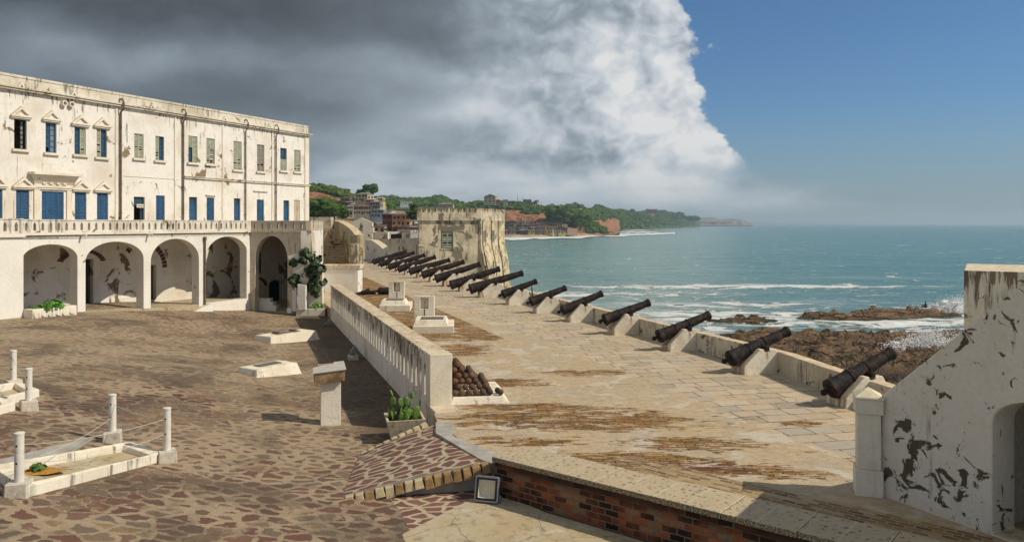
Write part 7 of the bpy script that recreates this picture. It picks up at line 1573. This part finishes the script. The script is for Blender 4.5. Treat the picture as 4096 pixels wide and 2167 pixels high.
# birds over the water and the person on the reef
def bird(px, py, D, s, rz, up, label):
    c = dp(px, py, D); t = MB(TR(c.x, c.y, c.z, rz)); 
    t.ball((0, 0, 0), 1, 2, 0, 1, (.16*s, .05*s, .05*s)); t.ball((.17*s, 0, .02*s), .035*s, 1)
    for s_ in (-1, 1): t.add([(.08*s, s_*.03*s, .02*s), (-.07*s, s_*.03*s, .02*s), (-.04*s, s_*.32*s, up*s), (.09*s, s_*.32*s, up*s), (-.08*s, s_*.72*s, up*1.6*s), (.08*s, s_*.03*s, .0), (-.07*s, s_*.03*s, .0), (-.04*s, s_*.32*s, up*s-.015*s), (.09*s, s_*.32*s, up*s-.015*s)], [(0, 1, 2, 3), (3, 2, 4), (5, 8, 7, 6), (8, 4, 7)])
    t.add([(-.14*s, .03*s, 0), (-.14*s, -.03*s, 0), (-.30*s, -.07*s, 0), (-.30*s, .07*s, 0)], [(0, 1, 2, 3)])
    tag(t.build('bird', M['bird'], origin=c, recalc=False), label, 'bird')
bird(2113, 1043, 75, .62, rad(75), .28, 'dark bird with raised wings over the sea, upper of two'); bird(2104, 1054, 75, .62, rad(70), .10, 'dark gliding bird over the sea, lower of two')
# sitting person: one skinned body, clothes as child
pc = dp(3702, 1231, 134.5); 
def skin_body(name, verts, edges, radii, mat, parent, sub=2):
    me = bpy.data.meshes.new(name); me.from_pydata(verts, edges, []); o = bpy.data.objects.new(name, me); col.objects.link(o)
    if parent: o.parent = parent
    o.modifiers.new('skin', 'SKIN'); 
    for i, rr in enumerate(radii): me.skin_vertices[0].data[i].radius = (rr, rr)
    me.skin_vertices[0].data[0].use_root = True
    s_ = o.modifiers.new('sub', 'SUBSURF'); s_.levels = sub; s_.render_levels = sub; me.materials.append(mat); return o
V = [(0, 0, .12), (-.02, 0, .34), (-.04, 0, .56), (-.02, 0, .68), (0.01, 0, .80), (0.02, 0, .90),
     (.10, .13, .10), (.46, .17, .40), (.50, .16, -.02), (.66, .17, -.04), (.10, -.13, .10), (.44, -.18, .38), (.52, -.18, -.02), (.67, -.18, -.04),
     (-.03, .19, .58), (.16, .26, .38), (.40, .16, .42), (-.03, -.19, .58), (.16, -.26, .38), (.40, -.15, .40)]
E = [(0, 1), (1, 2), (2, 3), (3, 4), (4, 5), (0, 6), (6, 7), (7, 8), (8, 9), (0, 10), (10, 11), (11, 12), (12, 13), (2, 14), (14, 15), (15, 16), (2, 17), (17, 18), (18, 19)]
RR = [.13, .12, .13, .055, .09, .09, .09, .06, .045, .035, .09, .06, .045, .035, .06, .04, .03, .06, .04, .03]
if not me_skin_broken:
    for i_ in range(len(V)): V[i_] = (-V[i_][0], V[i_][1], V[i_][2])
    pers = skin_body('person', V, E, RR, M['skin'], None); pers.location = pc; pers.scale = (1.15,)*3; tag(pers, 'person in dark clothes sitting on top of the long reef', 'person')
    me = MB(); me.ball((.03, 0, .36), .21, 2, .1, 2, (.85, 1.15, 1.35)); me.ball((.02, 0, .16), .24, 2, .05, 2, (1.0, 1.1, .75)); c_ = me.build('clothes', M['clothd'], None, smooth=True); c_.parent = pers
    me = MB(); me.ball((.0, 0, .885), .105, 2, .05, 2, (1, 1, .8)); c_ = me.build('hair', M['bird'], None, smooth=True); c_.parent = pers
# ---------------- sea air ----------------
hz = MB(); hz.box(-20000, 30000, -60, 26000, -20.5, 140)
hm = bpy.data.materials.new('haze_air'); hm.use_nodes = True; nt = hm.node_tree; nt.nodes.clear()
ou = nt.nodes.new('ShaderNodeOutputMaterial'); pv = nt.nodes.new('ShaderNodeVolumePrincipled'); pv.inputs['Color'].default_value = (0.66, 0.86, 1.0, 1); pv.inputs['Density'].default_value = 0.00013; pv.inputs['Anisotropy'].default_value = 0.2
nt.links.new(pv.outputs[0], ou.inputs['Volume']); ho = hz.build('haze', hm); ho['kind'] = 'stuff'; tag(ho, 'thin pale sea haze over bay and hills', 'haze')
